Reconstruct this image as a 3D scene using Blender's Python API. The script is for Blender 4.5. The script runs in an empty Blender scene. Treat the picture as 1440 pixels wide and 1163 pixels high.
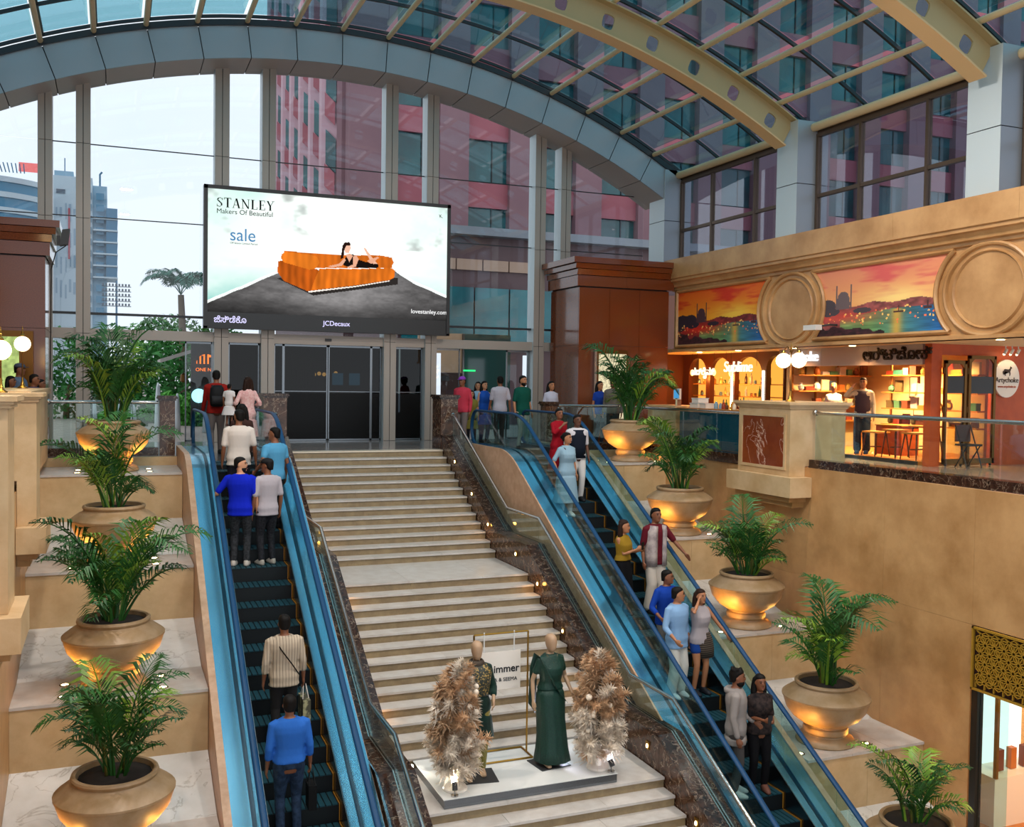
import bpy, bmesh, math, random
import numpy as np
from mathutils import Vector, Matrix
random.seed(7)
PI = math.pi
sc = bpy.context.scene
COL = sc.collection

# ---------------------------------------------------------------- camera
F_PX, YAW, PITCH, ROLL, EYE = 1378.34, .3885, -.0312, .0141, 1.5832
_f = Vector((math.sin(YAW) * math.cos(PITCH), math.cos(YAW) * math.cos(PITCH), math.sin(PITCH)))
_r = Vector((math.cos(YAW), -math.sin(YAW), 0))
_u = _r.cross(_f)
CR = _r * math.cos(ROLL) + _u * math.sin(ROLL)
CU = _u * math.cos(ROLL) - _r * math.sin(ROLL)
cam_d = bpy.data.cameras.new('camera')
cam = bpy.data.objects.new('camera', cam_d)
COL.objects.link(cam)
cam.matrix_world = Matrix(((CR.x, CU.x, -_f.x, 0), (CR.y, CU.y, -_f.y, 0), (CR.z, CU.z, -_f.z, EYE), (0, 0, 0, 1)))
cam_d.sensor_width = 36
cam_d.lens = 36 * F_PX / 1440
cam_d.clip_end = 600
sc.camera = cam

# ---------------------------------------------------------------- sky, exposure
def lin(h):
    h = h.lstrip('#')
    v = [int(h[i:i + 2], 16) / 255 for i in (0, 2, 4)]
    return tuple(c / 12.92 if c <= .04045 else ((c + .055) / 1.055) ** 2.4 for c in v)
w = bpy.data.worlds.new('overcast_sky')
sc.world = w
w.use_nodes = True
nt = w.node_tree
nt.nodes.clear()
out = nt.nodes.new('ShaderNodeOutputWorld')
bg = nt.nodes.new('ShaderNodeBackground')
tc = nt.nodes.new('ShaderNodeTexCoord')
no = nt.nodes.new('ShaderNodeTexNoise')
no.inputs['Scale'].default_value = 2.2
no.inputs['Detail'].default_value = 5
rp = nt.nodes.new('ShaderNodeValToRGB')
rp.color_ramp.elements[0].position = .3
rp.color_ramp.elements[0].color = (*lin('#dce8f4'), 1)
rp.color_ramp.elements[1].position = .7
rp.color_ramp.elements[1].color = (*lin('#eef1f4'), 1)
nt.links.new(tc.outputs['Generated'], no.inputs['Vector'])
nt.links.new(no.outputs['Fac'], rp.inputs['Fac'])
nt.links.new(rp.outputs['Color'], bg.inputs['Color'])
nt.links.new(bg.outputs['Background'], out.inputs['Surface'])
bg.inputs['Strength'].default_value = 1.3
vs = sc.view_settings
vs.view_transform = 'Standard'
vs.look = 'None'
vs.gamma = 1
vs.use_curve_mapping = False
vs.exposure = 0.0
sc.cycles.max_bounces = 7
sc.cycles.transparent_max_bounces = 24
sc.cycles.glossy_bounces = 3
sc.cycles.diffuse_bounces = 4
sc.cycles.caustics_reflective = False
sc.cycles.caustics_refractive = False
sc.cycles.sample_clamp_indirect = 4

def lamp(kind, loc, energy, color, parent=None, **kw):
    d = bpy.data.lights.new(kw.pop('name', 'lamp_light'), kind)
    d.energy = energy
    d.color = lin(color) if isinstance(color, str) else color
    rot = kw.pop('rot', None)
    for k, v in kw.items(): setattr(d, k, v)
    o = bpy.data.objects.new(d.name, d)
    COL.objects.link(o)
    o.location = loc
    if rot: o.rotation_euler = rot
    if parent:
        o.parent = parent
        o.location = Vector(loc) - ORG.get(parent.name, Vector())
    return o
ORG = {}
# added fill lights under the roof ribs to brighten the hall (warm white)
HALL_LIGHTS = [(0.5, 7.5, 8.3), (5.3, 7.5, 9.1), (10.1, 7.5, 8.3), (0.5, 13.3, 8.3), (10.1, 13.3, 8.3)]
HALL_POWER = 360
for p in HALL_LIGHTS:
    lamp('AREA', p, HALL_POWER, '#fff0e4', name='hall_floodlight', shape='DISK', size=.4)
    
# ---------------------------------------------------------------- helpers
def tag(o, label=None, cat=None, group=None, kind=None):
    if label: o['label'] = label
    if cat: o['category'] = cat
    if group: o['group'] = group
    if kind: o['kind'] = kind
    return o
def empty(name, loc=(0, 0, 0), rz=0, label=None, cat=None, group=None, kind=None, parent=None):
    o = bpy.data.objects.new(name, None)
    o.empty_display_size = .1
    COL.objects.link(o)
    o.location = loc
    o.rotation_euler = (0, 0, rz)
    if rz == 0: ORG[o.name] = Vector(loc)
    if parent:
        o.parent = parent
        o.location = Vector(loc) - ORG.get(parent.name, Vector())
    return tag(o, label, cat, group, kind)
def link(name, me, parent=None, loc=None, rot=None, scale=None):
    o = bpy.data.objects.new(name, me)
    COL.objects.link(o)
    if parent: o.parent = parent
    if loc is not None: o.location = loc
    if rot is not None: o.rotation_euler = rot
    if scale is not None: o.scale = scale if hasattr(scale, '__len__') else (scale,) * 3
    return o
class MB:
    def __init__(s): s.v = []; s.f = []
    def add(s, vs_, fs):
        n = len(s.v)
        s.v += [tuple(p) for p in vs_]
        s.f += [tuple(i + n for i in f) for f in fs]
        return s
    def box(s, x0, x1, y0, y1, z0, z1):
        return s.add([(x0, y0, z0), (x1, y0, z0), (x1, y1, z0), (x0, y1, z0), (x0, y0, z1), (x1, y0, z1), (x1, y1, z1), (x0, y1, z1)],
                     [(0, 3, 2, 1), (4, 5, 6, 7), (0, 1, 5, 4), (1, 2, 6, 5), (2, 3, 7, 6), (3, 0, 4, 7)])
    def cbox(s, c, d): return s.box(c[0] - d[0] / 2, c[0] + d[0] / 2, c[1] - d[1] / 2, c[1] + d[1] / 2, c[2] - d[2] / 2, c[2] + d[2] / 2)
    def prism(s, pts, a, b, axis='X'):
        """polygon in the plane normal to axis, extruded a..b; pts are the two other coords in order"""
        n = len(pts)
        def P(t, q):
            return {'X': (t, q[0], q[1]), 'Y': (q[0], t, q[1]), 'Z': (q[0], q[1], t)}[axis]
        s.add([P(a, q) for q in pts] + [P(b, q) for q in pts],
              [tuple(range(n - 1, -1, -1)), tuple(range(n, 2 * n))] + [(i, (i + 1) % n, n + (i + 1) % n, n + i) for i in range(n)])
        return s
    def strip(s, top, bot, a, b, axis='X'):
        """solid between two polylines of equal length (same plane), extruded a..b"""
        for i in range(len(top) - 1):
            s.prism([bot[i], bot[i + 1], top[i + 1], top[i]], a, b, axis)
        return s
    def rings(s, R, cap=True, closed=True):
        n = len(R[0]); m = len(R)
        fs = []
        for i in range(m - 1):
            for j in range(n if closed else n - 1):
                k = (j + 1) % n
                fs.append((i * n + j, i * n + k, (i + 1) * n + k, (i + 1) * n + j))
        if cap:
            fs.append(tuple(range(n - 1, -1, -1))); fs.append(tuple(range((m - 1) * n, m * n)))
        return s.add([p for r in R for p in r], fs)
    def lathe(s, prof, n=24, c=(0, 0, 0)):
        return s.rings([[(c[0] + r * math.cos(2 * PI * j / n), c[1] + r * math.sin(2 * PI * j / n), c[2] + z) for j in range(n)] for r, z in prof])
    def tube(s, path, r, n=8, sx=1, cap=True):
        path = [Vector(p) for p in path]
        rr = r if hasattr(r, '__len__') else [r] * len(path)
        R = []; up = None
        for i, p in enumerate(path):
            t = (path[min(i + 1, len(path) - 1)] - path[max(i - 1, 0)])
            t = t.normalized() if t.length > 1e-9 else Vector((0, 0, 1))
            if up is None:
                up = Vector((0, 0, 1)) if abs(t.z) < .9 else Vector((0, -1, 0))
            a = t.cross(up)
            a = a.normalized() if a.length > 1e-6 else Vector((1, 0, 0))
            b = a.cross(t).normalized()
            up = b
            q = rr[i]
            rx, ry = (q if hasattr(q, '__len__') else (q * sx, q))
            R.append([p + a * (rx * math.cos(2 * PI * j / n)) + b * (ry * math.sin(2 * PI * j / n)) for j in range(n)])
        return s.rings(R, cap)
    def ball(s, c, r, n=12, m=8):
        rx, ry, rz = r if hasattr(r, '__len__') else (r, r, r)
        return s.rings([[(c[0] + rx * math.sin(t) * math.cos(2 * PI * j / n), c[1] + ry * math.sin(t) * math.sin(2 * PI * j / n), c[2] - rz * math.cos(t)) for j in range(n)]
                        for t in [max(.02, min(PI - .02, PI * i / m)) for i in range(m + 1)]])
    def mesh(s, name, off=None, smooth=None):
        me = bpy.data.meshes.new(name)
        v = s.v if off is None else [(p[0] - off.x, p[1] - off.y, p[2] - off.z) for p in s.v]
        me.from_pydata(v, [], s.f)
        if smooth is not None:
            me.shade_smooth()
            if smooth > 0: me.set_sharp_from_angle(angle=math.radians(smooth))
        return me
    def build(s, name, mat, parent=None, smooth=None, off=None):
        if off is None and parent is not None: off = ORG.get(parent.name)
        me = s.mesh(name, off, smooth)
        if mat: me.materials.append(mat)
        o = link(name, me, parent)
        ORG[o.name] = off if off is not None else Vector()
        return o
def struct(name, mb, m, smooth=None, label=None):
    o = mb.build(name, m, None, smooth)
    return tag(o, label, None, None, 'structure')
def copy_tree(o, loc=None, parent=None, rz=None):
    c = o.copy(); COL.objects.link(c)
    if parent: c.parent = parent
    if loc is not None: c.location = loc
    if rz is not None: c.rotation_euler = (0, 0, rz)
    for ch in [x for x in CH.get(o.name, [])]: copy_tree(ch, None, c)
    CH[c.name] = [x for x in c.children] if False else CH.get(c.name, [])
    return c
CH = {}
def kids(o): CH[o.name] = list(o.children); [kids(k) for k in o.children]

# ---------------------------------------------------------------- materials
M = {}
def mat(name, c, rough=.5, metal=0, c2=None, ns=6, nd=4, nlo=.35, nhi=.65, bump=0, bs=None, spec=.5, coat=0, coords='Object', sheen=0, rnd=0, stretch=None):
    m = bpy.data.materials.new(name); m.use_nodes = True
    t = m.node_tree; b = t.nodes['Principled BSDF']
    c = lin(c) if isinstance(c, str) else c
    b.inputs['Base Color'].default_value = (*c, 1)
    b.inputs['Roughness'].default_value = rough
    b.inputs['Metallic'].default_value = metal
    b.inputs['Specular IOR Level'].default_value = spec
    b.inputs['Coat Weight'].default_value = coat
    b.inputs['Coat Roughness'].default_value = .08
    b.inputs['Sheen Weight'].default_value = sheen
    src = None
    if c2 or bump:
        k = t.nodes.new('ShaderNodeTexCoord'); nz = t.nodes.new('ShaderNodeTexNoise')
        vec = k.outputs[coords]
        if stretch:
            mp = t.nodes.new('ShaderNodeMapping'); mp.inputs['Scale'].default_value = stretch
            t.links.new(vec, mp.inputs['Vector']); vec = mp.outputs['Vector']
        nz.inputs['Scale'].default_value = ns; nz.inputs['Detail'].default_value = nd
        nz.inputs['Roughness'].default_value = .6
        t.links.new(vec, nz.inputs['Vector'])
        if c2:
            r = t.nodes.new('ShaderNodeValToRGB')
            r.color_ramp.elements[0].position = nlo; r.color_ramp.elements[0].color = (*c, 1)
            r.color_ramp.elements[1].position = nhi; r.color_ramp.elements[1].color = (*lin(c2), 1)
            t.links.new(nz.outputs['Fac'], r.inputs['Fac']); src = r.outputs['Color']
        if bump:
            n2 = nz
            if bs:
                n2 = t.nodes.new('ShaderNodeTexNoise'); n2.inputs['Scale'].default_value = bs; n2.inputs['Detail'].default_value = 3
                t.links.new(vec, n2.inputs['Vector'])
            bp_ = t.nodes.new('ShaderNodeBump'); bp_.inputs['Strength'].default_value = bump; bp_.inputs['Distance'].default_value = .02
            t.links.new(n2.outputs['Fac'], bp_.inputs['Height']); t.links.new(bp_.outputs['Normal'], b.inputs['Normal'])
    if rnd:
        oi = t.nodes.new('ShaderNodeObjectInfo'); hv = t.nodes.new('ShaderNodeHueSaturation')
        mr = t.nodes.new('ShaderNodeMapRange'); mr.inputs['To Min'].default_value = 1 - rnd; mr.inputs['To Max'].default_value = 1 + rnd
        t.links.new(oi.outputs['Random'], mr.inputs['Value']); t.links.new(mr.outputs['Result'], hv.inputs['Value'])
        if src: t.links.new(src, hv.inputs['Color'])
        else: hv.inputs['Color'].default_value = (*c, 1)
        src = hv.outputs['Color']
    if src: t.links.new(src, b.inputs['Base Color'])
    M[name] = m
    return m
def veined(name, base, vein, base2, rough=.15, scale=2.2, lo=.0, hi=.035, rnd=.0):
    """polished stone with thin crossing veins"""
    m = mat(name, base, rough, c2=base2, ns=scale * 1.5, rnd=rnd)
    t = m.node_tree; b = t.nodes['Principled BSDF']
    k = t.nodes.new('ShaderNodeTexCoord'); n1 = t.nodes.new('ShaderNodeTexNoise'); n1.inputs['Scale'].default_value = scale; n1.inputs['Detail'].default_value = 6
    n1.inputs['Distortion'].default_value = .6
    t.links.new(k.outputs['Object'], n1.inputs['Vector'])
    s1 = t.nodes.new('ShaderNodeMath'); s1.operation = 'SUBTRACT'; s1.inputs[1].default_value = .5
    s2 = t.nodes.new('ShaderNodeMath'); s2.operation = 'ABSOLUTE'
    t.links.new(n1.outputs['Fac'], s1.inputs[0]); t.links.new(s1.outputs[0], s2.inputs[0])
    r = t.nodes.new('ShaderNodeValToRGB'); r.color_ramp.elements[0].position = lo; r.color_ramp.elements[0].color = (1, 1, 1, 1)
    r.color_ramp.elements[1].position = hi; r.color_ramp.elements[1].color = (0, 0, 0, 1)
    t.links.new(s2.outputs[0], r.inputs['Fac'])
    mx = t.nodes.new('ShaderNodeMix'); mx.data_type = 'RGBA'; mx.inputs['B'].default_value = (*lin(vein), 1)
    old = b.inputs['Base Color'].links[0].from_socket
    t.links.new(r.outputs['Color'], mx.inputs['Factor']); t.links.new(old, mx.inputs['A'])
    t.links.new(mx.outputs['Result'], b.inputs['Base Color'])
    return m
def glass(name, tint, refl=1.5, rough=.0, gcol='#ffffff'):
    m = bpy.data.materials.new(name); m.use_nodes = True
    t = m.node_tree; t.nodes.clear()
    o = t.nodes.new('ShaderNodeOutputMaterial'); mx = t.nodes.new('ShaderNodeMixShader')
    tr = t.nodes.new('ShaderNodeBsdfTransparent'); gl = t.nodes.new('ShaderNodeBsdfGlossy'); fr = t.nodes.new('ShaderNodeLayerWeight')
    fr.inputs['Blend'].default_value = .5
    pw = t.nodes.new('ShaderNodeMath'); pw.operation = 'POWER'; pw.inputs[1].default_value = 4
    ma = t.nodes.new('ShaderNodeMath'); ma.operation = 'MULTIPLY_ADD'; ma.inputs[1].default_value = .8; ma.inputs[2].default_value = ((refl - 1) / (refl + 1)) ** 2 * 1.6
    tr.inputs['Color'].default_value = (*(lin(tint) if isinstance(tint, str) else tint), 1)
    gl.inputs['Roughness'].default_value = rough; gl.inputs['Color'].default_value = (*lin(gcol), 1)
    t.links.new(fr.outputs['Facing'], pw.inputs[0]); t.links.new(pw.outputs[0], ma.inputs[0])
    t.links.new(ma.outputs[0], mx.inputs[0]); t.links.new(tr.outputs[0], mx.inputs[1]); t.links.new(gl.outputs[0], mx.inputs[2]); t.links.new(mx.outputs[0], o.inputs[0])
    M[name] = m
    return m
def emit(name, c, s):
    m = bpy.data.materials.new(name); m.use_nodes = True
    t = m.node_tree; t.nodes.clear()
    o = t.nodes.new('ShaderNodeOutputMaterial'); e = t.nodes.new('ShaderNodeEmission')
    e.inputs[0].default_value = (*lin(c), 1); e.inputs[1].default_value = s
    t.links.new(e.outputs[0], o.inputs[0]); M[name] = m
    return m
def vcol(name, emission=0, rough=.5):
    m = bpy.data.materials.new(name); m.use_nodes = True
    t = m.node_tree; a = t.nodes.new('ShaderNodeVertexColor'); a.layer_name = 'Col'
    if emission:
        t.nodes.clear()
        a = t.nodes.new('ShaderNodeVertexColor'); a.layer_name = 'Col'
        o = t.nodes.new('ShaderNodeOutputMaterial'); e = t.nodes.new('ShaderNodeEmission'); e.inputs[1].default_value = emission
        t.links.new(a.outputs[0], e.inputs[0]); t.links.new(e.outputs[0], o.inputs[0])
    else:
        b = t.nodes['Principled BSDF']; b.inputs['Roughness'].default_value = rough
        t.links.new(a.outputs[0], b.inputs['Base Color'])
    M[name] = m
    return m

mat('cream_stone', '#d2b48a', .42, c2='#bf9d70', ns=2.2, nd=8, bump=.05, bs=40)
mat('cream_dark', '#b98f5c', .5, c2='#a57c4a', ns=3)
mat('wall_stone', '#c79b68', .38, c2='#a67a4a', ns=1.1, nd=9, nlo=.38, nhi=.66, bump=.04, bs=30)
mat('terrace_stone', '#ccb086', .4, c2='#b99b70', ns=2.5, nd=7, rnd=.05)
veined('white_marble', '#c9c6c0', '#b3aea6', '#d5d3cf', .2, 1.6, 0, .012, rnd=.04)
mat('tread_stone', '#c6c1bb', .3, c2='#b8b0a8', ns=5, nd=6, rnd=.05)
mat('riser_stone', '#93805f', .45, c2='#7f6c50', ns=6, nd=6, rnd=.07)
mat('plaza_stone', '#9d9490', .12, c2='#8a817d', ns=4, nd=6)
veined('emperador', '#3a2418', '#a8917a', '#5d4030', .12, 5, 0, .014)
veined('emperador_dark', '#241510', '#82705f', '#40291e', .12, 7, 0, .016)
veined('red_marble', '#75331a', '#d6b09a', '#8a4424', .15, 1.3, 0, .005)
mat('granite', '#7d3d1a', .16, c2='#5f2c13', ns=60, nd=3, coat=.3)
mat('granite_pale', '#a0847c', .2, c2='#8d736d', ns=60, nd=3)
mat('fascia_metal', '#9aa2a9', .38, metal=.35)
mat('soffit_metal', '#b3aca8', .42, metal=.1)
mat('column_metal', '#a49a90', .4, metal=.2)
mat('column_white', '#c3d0d4', .4, metal=.2)  # for faces turned to the sky, its light put into the paler colour
mat('joint_dark', '#1c1e20', .6)
mat('rib_paint', '#d3b383', .45)
mat('rib_web', '#b59f72', .5)
mat('purlin_paint', '#d9c094', .4)
mat('bar_dark', '#2a2d31', .4, metal=.4)
mat('frame_brown', '#5b4a3c', .4, metal=.5)
glass('roof_glass', (.56, .80, .86), 1.3)
glass('facade_glass', (.96, .975, .985), 1.3)
glass('side_glass', (.62, .66, .74), 1.6)
glass('rail_glass', (.86, .95, .93), 1.45)
glass('esc_glass', (.72, .90, .92), 1.45)
glass('door_glass', (.22, .23, .24), 1.3)
glass('frost_glass', (.12, .13, .15), 1.22, .3)
mat('steel', '#b9b7b4', .22, metal=1)
mat('steel_dark', '#7e8388', .25, metal=1)
mat('esc_deck', '#7fbdd8', .2, metal=.85, c2='#6aa6c4', ns=2, stretch=(1, .2, .2))  # brushed steel, blue reflection from the roof put into the base colour
mat('esc_dark', '#0e3346', .3, metal=.4)
mat('esc_rail', '#063a60', .5, spec=.3)
mat('step_tread', '#17414c', .45, metal=.3)  # teal light falling on the treads put into their colour
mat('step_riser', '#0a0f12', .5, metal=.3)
mat('step_yellow', '#a5701c', .5)
mat('black', '#0b0b0c', .4)
mat('charcoal', '#2b2c2e', .5)
mat('white_paint', '#d8d8d4', .5)
mat('brass', '#a8803a', .3, metal=1)
mat('bronze', '#6b4a24', .35, metal=.9)
emit('globe_glow', '#ffe2b0', 7)
emit('lens_glow', '#ffdf9e', 22)
emit('white_glow', '#eef6ff', 6)
emit('warm_glow', '#ffbf63', 5)
mat('urn_stone', '#a68b6b', .45, c2='#957852', ns=5, nd=6)
mat('soil', '#1a120c', .9)
mat('leaf', '#2a5e20', .45, c2='#1a421a', ns=4, rnd=.3, spec=.4)
mat('leaf_light', '#7f9a2c', .42, c2='#4f7f26', ns=5, rnd=.25)
mat('stem', '#4e5f22', .5, c2='#7a6f33', ns=8)
# ================================================================ SHELL
AX = 5.35                      # symmetry axis of the hall
SX0, SX1 = 3.59, 7.18          # stair width
TR, RZ = .2866, .15
def nose(k):                   # front edge of level k (0 = upper floor)
    return 21.78 - k * TR - (1.395 if k >= 13 else 0) - (1.2 if k >= 26 else 0)
TL, TRX = -1.2, 11.65          # outer edges of the terraces (side walls)
EL0, EL1, ER0, ER1 = 1.235, 3.45, 7.52, 9.435   # escalator pits
# --- upper plaza floor and outdoor ground
fl = empty('floor', (5, 23, 0), kind='structure')
m = MB(); m.box(SX0 - .3, SX1 + .3, 22.06, 25.7, -.12, 0); m.box(-6, SX0 - .3, 21.0, 25.7, -.12, 0); m.box(SX1 + .3, 19, 21.0, 25.7, -.12, 0)
m.build('floor_slab', M['plaza_stone'], fl)
mat('plaza_nosing', '#d6c8b4', .3)
MB().box(SX0, SX1, 21.755, 22.055, -.034, .0).build('edge_slab', M['plaza_nosing'], fl)
m = MB(); m.box(TRX + .09, 19, 4, 21.0, -.25, 0); m.build('corridor_slab', M['plaza_stone'], fl)
m = MB(); m.box(-6, TL - .09, 4, 21.0, -.25, 0); m.build('corridor_slab', M['plaza_stone'], fl)
for x0, x1 in ((TL, EL0), (ER1, TRX)):
    MB().box(x0, x1, 20.85, 21.05, -.17, .0).build('edge_slab', M['cream_stone'], fl)
mat('paving', '#a59b92', .7, c2='#8d837b', ns=3)
struct('floor_outdoor', MB().box(-60, 90, 25.7, 240, -.15, -.01), M['paving'])
struct('floor_lower', MB().box(-6, 18, -6, 12, -6.6, -6.45), M['plaza_stone'])

# --- stepped terraces beside the escalators
SHELF_Y = [19.2, 16.4, 13.82, 11.46, 9.15, 6.9]
SHELF_Z = [-.17 - 1.235 * n for n in range(6)]
def terrace(nm, x0, x1, lab):
    t = empty(nm, (x0, 15, 0), kind='structure')
    back = 20.9
    for n in range(6):
        yf, z = SHELF_Y[n], SHELF_Z[n]
        yb = back if n == 0 else yf + 1.1
        cut = [x0 + (x1 - x0) * q for q in (0, .36, .68, 1)]
        for a, b in zip(cut, cut[1:]):
            MB().box(a + .003, b - .003, yf - .02, yb, z - .04, z).build('shelf_slab', M['tread_stone'], t)
            if n < 5:
                zr = z - .85; y2 = SHELF_Y[n + 1] + 1.1; z2 = SHELF_Z[n + 1]
                MB().prism([(yf, zr), (yf + .04, zr - .01), (y2 + .02, z2 - .05), (y2, z2)], a + .003, b - .003).build('sloped_slab', M['white_marble'], t)
        if n < 5:
            zr = z - .85
            h = (x1 - x0) / 2
            for a, b, c, d in ((x0, x0 + h, zr, z - .04), (x0 + h, x1, zr, z - .04)):
                MB().box(a + .002, b - .002, yf, yf + .06, c, d).build('riser_slab', M['terrace_stone'], t)
    prof = [(back, -.2), (back, -7)]
    core = MB()
    for n in range(5):
        yf, z = SHELF_Y[n], SHELF_Z[n]
        core.prism([(yf + .05, z - .04), (yf + .05, -7), ((back if n == 0 else yf + 1.1), -7), ((back if n == 0 else yf + 1.1), z - .04)], x0, x1)
    core.build('core', M['cream_dark'], t)
    return t
terrace('terrace_left', TL, EL0, '')
terrace('terrace_right', ER1, TRX + .05, '')

# --- grand staircase
st = empty('staircase', (AX, 18, -2), kind='structure')
rs = random.Random(3)
for k in range(0, 33):
    z = -k * RZ
    y = nose(k)
    if k:
        yb = nose(k - 1) + .02
        cuts = sorted([SX0, SX1] + [SX0 + (SX1 - SX0) * (q + rs.uniform(-.09, .09)) for q in (.33, .67)])
        for a, b in zip(cuts, cuts[1:]):
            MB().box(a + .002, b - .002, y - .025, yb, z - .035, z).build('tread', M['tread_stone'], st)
    cuts = sorted([SX0, SX1] + [SX0 + (SX1 - SX0) * (q + rs.uniform(-.1, .1)) for q in (.3, .7)])
    for a, b in zip(cuts, cuts[1:]):
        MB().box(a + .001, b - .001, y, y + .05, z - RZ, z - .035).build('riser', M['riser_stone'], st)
m = MB()
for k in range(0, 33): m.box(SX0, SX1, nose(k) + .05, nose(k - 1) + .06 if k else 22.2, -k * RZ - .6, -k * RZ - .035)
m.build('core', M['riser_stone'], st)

# --- stair side walls of dark marble with a raking curb, and glass balustrades on them
def curbz(y):   # top of the curb above the stair line
    if y > 18.3: return min(.34, -1.43 + (y - 18.3) * (.34 + 1.43) / (21.75 - 18.3))
    if y > 16.72: return -1.43
    if y > 13.15: return -3.37 + (y - 13.15) * (3.37 - 1.43) / (16.72 - 13.15)
    if y > 11.9: return -3.37
    return -3.37 - (11.9 - y) * (.15 / TR)
KN = [21.94, 21.75, 18.3, 16.72, 13.15, 11.9, 8.2]
for nm, xa, xb in (('wall_stair_right', SX1, 7.56), ('wall_stair_left', 3.13, SX0)):
    wl = empty(nm, (xa, 16, -2), kind='structure')
    for a, b in zip(KN, KN[1:]):
        n = max(1, int(round((a - b) / 1.25)))
        for i in range(n):
            p, q = a + (b - a) * i / n, a + (b - a) * (i + 1) / n
            g = .003
            MB().prism([(p - g, -7), (q + g, -7), (q + g, curbz(q) - .03), (p - g, curbz(p) - .03)], xa + .015, xb - .015).build('marble_panel', M['emperador'], wl)
        MB().prism([(a, curbz(a) - .03), (b, curbz(b) - .03), (b, curbz(b)), (a, curbz(a))], xa - .01, xb + .01).build('coping', M['emperador_dark'], wl)
def balustrade(x, lab):
    t = empty('stair_balustrade', (x, 16, -2), label=lab, cat='balustrade', group='glass balustrades of the staircase')
    off = .46
    top = lambda y: curbz(y) + off
    for a, b in zip(KN[1:], KN[2:]):
        n = max(1, int(round((a - b) / 1.7)))
        for i in range(n):
            p, q = a + (b - a) * i / n - .012, a + (b - a) * (i + 1) / n + .012
            MB().prism([(p, curbz(p) + .01), (q, curbz(q) + .01), (q, top(q)), (p, top(p))], x - .006, x + .006).build('glass_pane', M['rail_glass'], t)
        c = MB()
        for s in (-.022, .022): c.prism([(a, curbz(a)), (b, curbz(b)), (b, curbz(b) + .035), (a, curbz(a) + .035)], x + s - .008, x + s + .008)
        c.build('glazing_channel', M['steel'], t)
    pts = [(x, y, top(y) + .02) for y in KN[1:]]
    MB().tube(pts, .032, 10).build('handrail', M['steel'], t, smooth=50)
    MB().ball((x, 21.78, top(21.75) + .02), .05).build('rail_end', M['steel'], t, smooth=0)
    return t
balustrade(7.42, 'glass and steel balustrade on the right edge of the staircase')
balustrade(3.33, 'glass and steel balustrade on the left edge of the staircase')

# --- marble end piers at the head of the stair and by the terraces
def pier(x0, x1, y0, y1, z1, lab, mname='emperador'):
    t = empty('stone_pier', ((x0 + x1) / 2, (y0 + y1) / 2, 0), label=lab, cat='pier', group='dark marble end piers on the plaza')
    MB().box(x0, x1, y0, y1, 0, z1 - .1).build('shaft', M[mname], t)
    c = MB()
    for i, (e, h0, h1) in enumerate(((.02, .1, .06), (.05, .06, .03), (.035, .03, 0))): c.box(x0 - e, x1 + e, y0 - e, y1 + e, z1 - h0, z1 - h1)
    c.build('cap', M['emperador_dark'], t)
pier(7.18, 7.6, 21.95, 22.6, 1.28, 'dark marble pier at the right head of the staircase')
pier(3.1, 3.6, 21.95, 22.6, 1.28, 'dark marble pier at the left head of the staircase')
pier(.92, 1.22, 21.28, 21.6, 1.22, 'dark marble pier left of the up escalator, beside the glass railing')
pier(9.55, 9.85, 21.2, 21.52, 1.15, 'dark marble pier right of the down escalator, beside the glass railing')

def glass_rail(name, lab, p, q, z0, z1, npan, r=.035, kerb=None, posts=False):
    """straight glass railing from p to q (xy)"""
    p, q = Vector((*p, 0)), Vector((*q, 0))
    t = empty(name, (p + q) / 2, label=lab, cat='railing')
    d = (q - p).normalized(); s = Vector((-d.y, d.x, 0)) * .006
    L = (q - p).length
    for i in range(npan):
        a, b = p + d * (L * i / npan + .01), p + d * (L * (i + 1) / npan - .01)
        vs_ = [a - s, b - s, b + s, a + s]
        MB().add([(v.x, v.y, z0) for v in vs_] + [(v.x, v.y, z1) for v in vs_], [(0, 3, 2, 1), (4, 5, 6, 7), (0, 1, 5, 4), (1, 2, 6, 5), (2, 3, 7, 6), (3, 0, 4, 7)]).build('glass_pane', M['rail_glass'], t)
    MB().tube([(p.x, p.y, z1), (q.x, q.y, z1)], r, 10).build('handrail', M['steel'], t, smooth=50)
    m = MB(); m.ball((p.x, p.y, z1), r * 1.7); m.build('rail_end', M['steel'], t, smooth=0)
    if kerb:
        k = s * (kerb[2] / .006)
        vs_ = [p - k, q - k, q + k, p + k]
        MB().add([(v.x, v.y, kerb[0]) for v in vs_] + [(v.x, v.y, kerb[1]) for v in vs_], [(0, 3, 2, 1), (4, 5, 6, 7), (0, 1, 5, 4), (1, 2, 6, 5), (2, 3, 7, 6), (3, 0, 4, 7)]).build('kerb', M['emperador_dark'], t)
    return t
glass_rail('glass_railing', 'glass railing of the plaza behind the left terrace planters', (-1.15, 21.44), (.90, 21.44), .16, 1.08, 2, kerb=(0, .16, .14))
glass_rail('glass_railing', 'glass railing of the plaza behind the right terrace planters', (9.9, 21.36), (11.55, 21.36), .16, 1.05, 2, kerb=(0, .16, .14))
glass_rail('glass_railing', 'long glass railing along the shop corridor on the right balcony', (11.78, 14.3), (12.0, 6.5), .28, 1.12, 8, kerb=(.13, .28, .13))
glass_rail('glass_railing', 'glass railing of the right balcony in front of the teal bar counter', (11.75, 16.06), (11.7, 21.2), .22, 1.04, 4, kerb=(.02, .22, .12))
glass_rail('glass_railing', 'glass railing along the left balcony corridor', (-1.3, 4.5), (-1.3, 10.6), .28, 1.12, 5, kerb=(.0, .28, .13))

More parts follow.
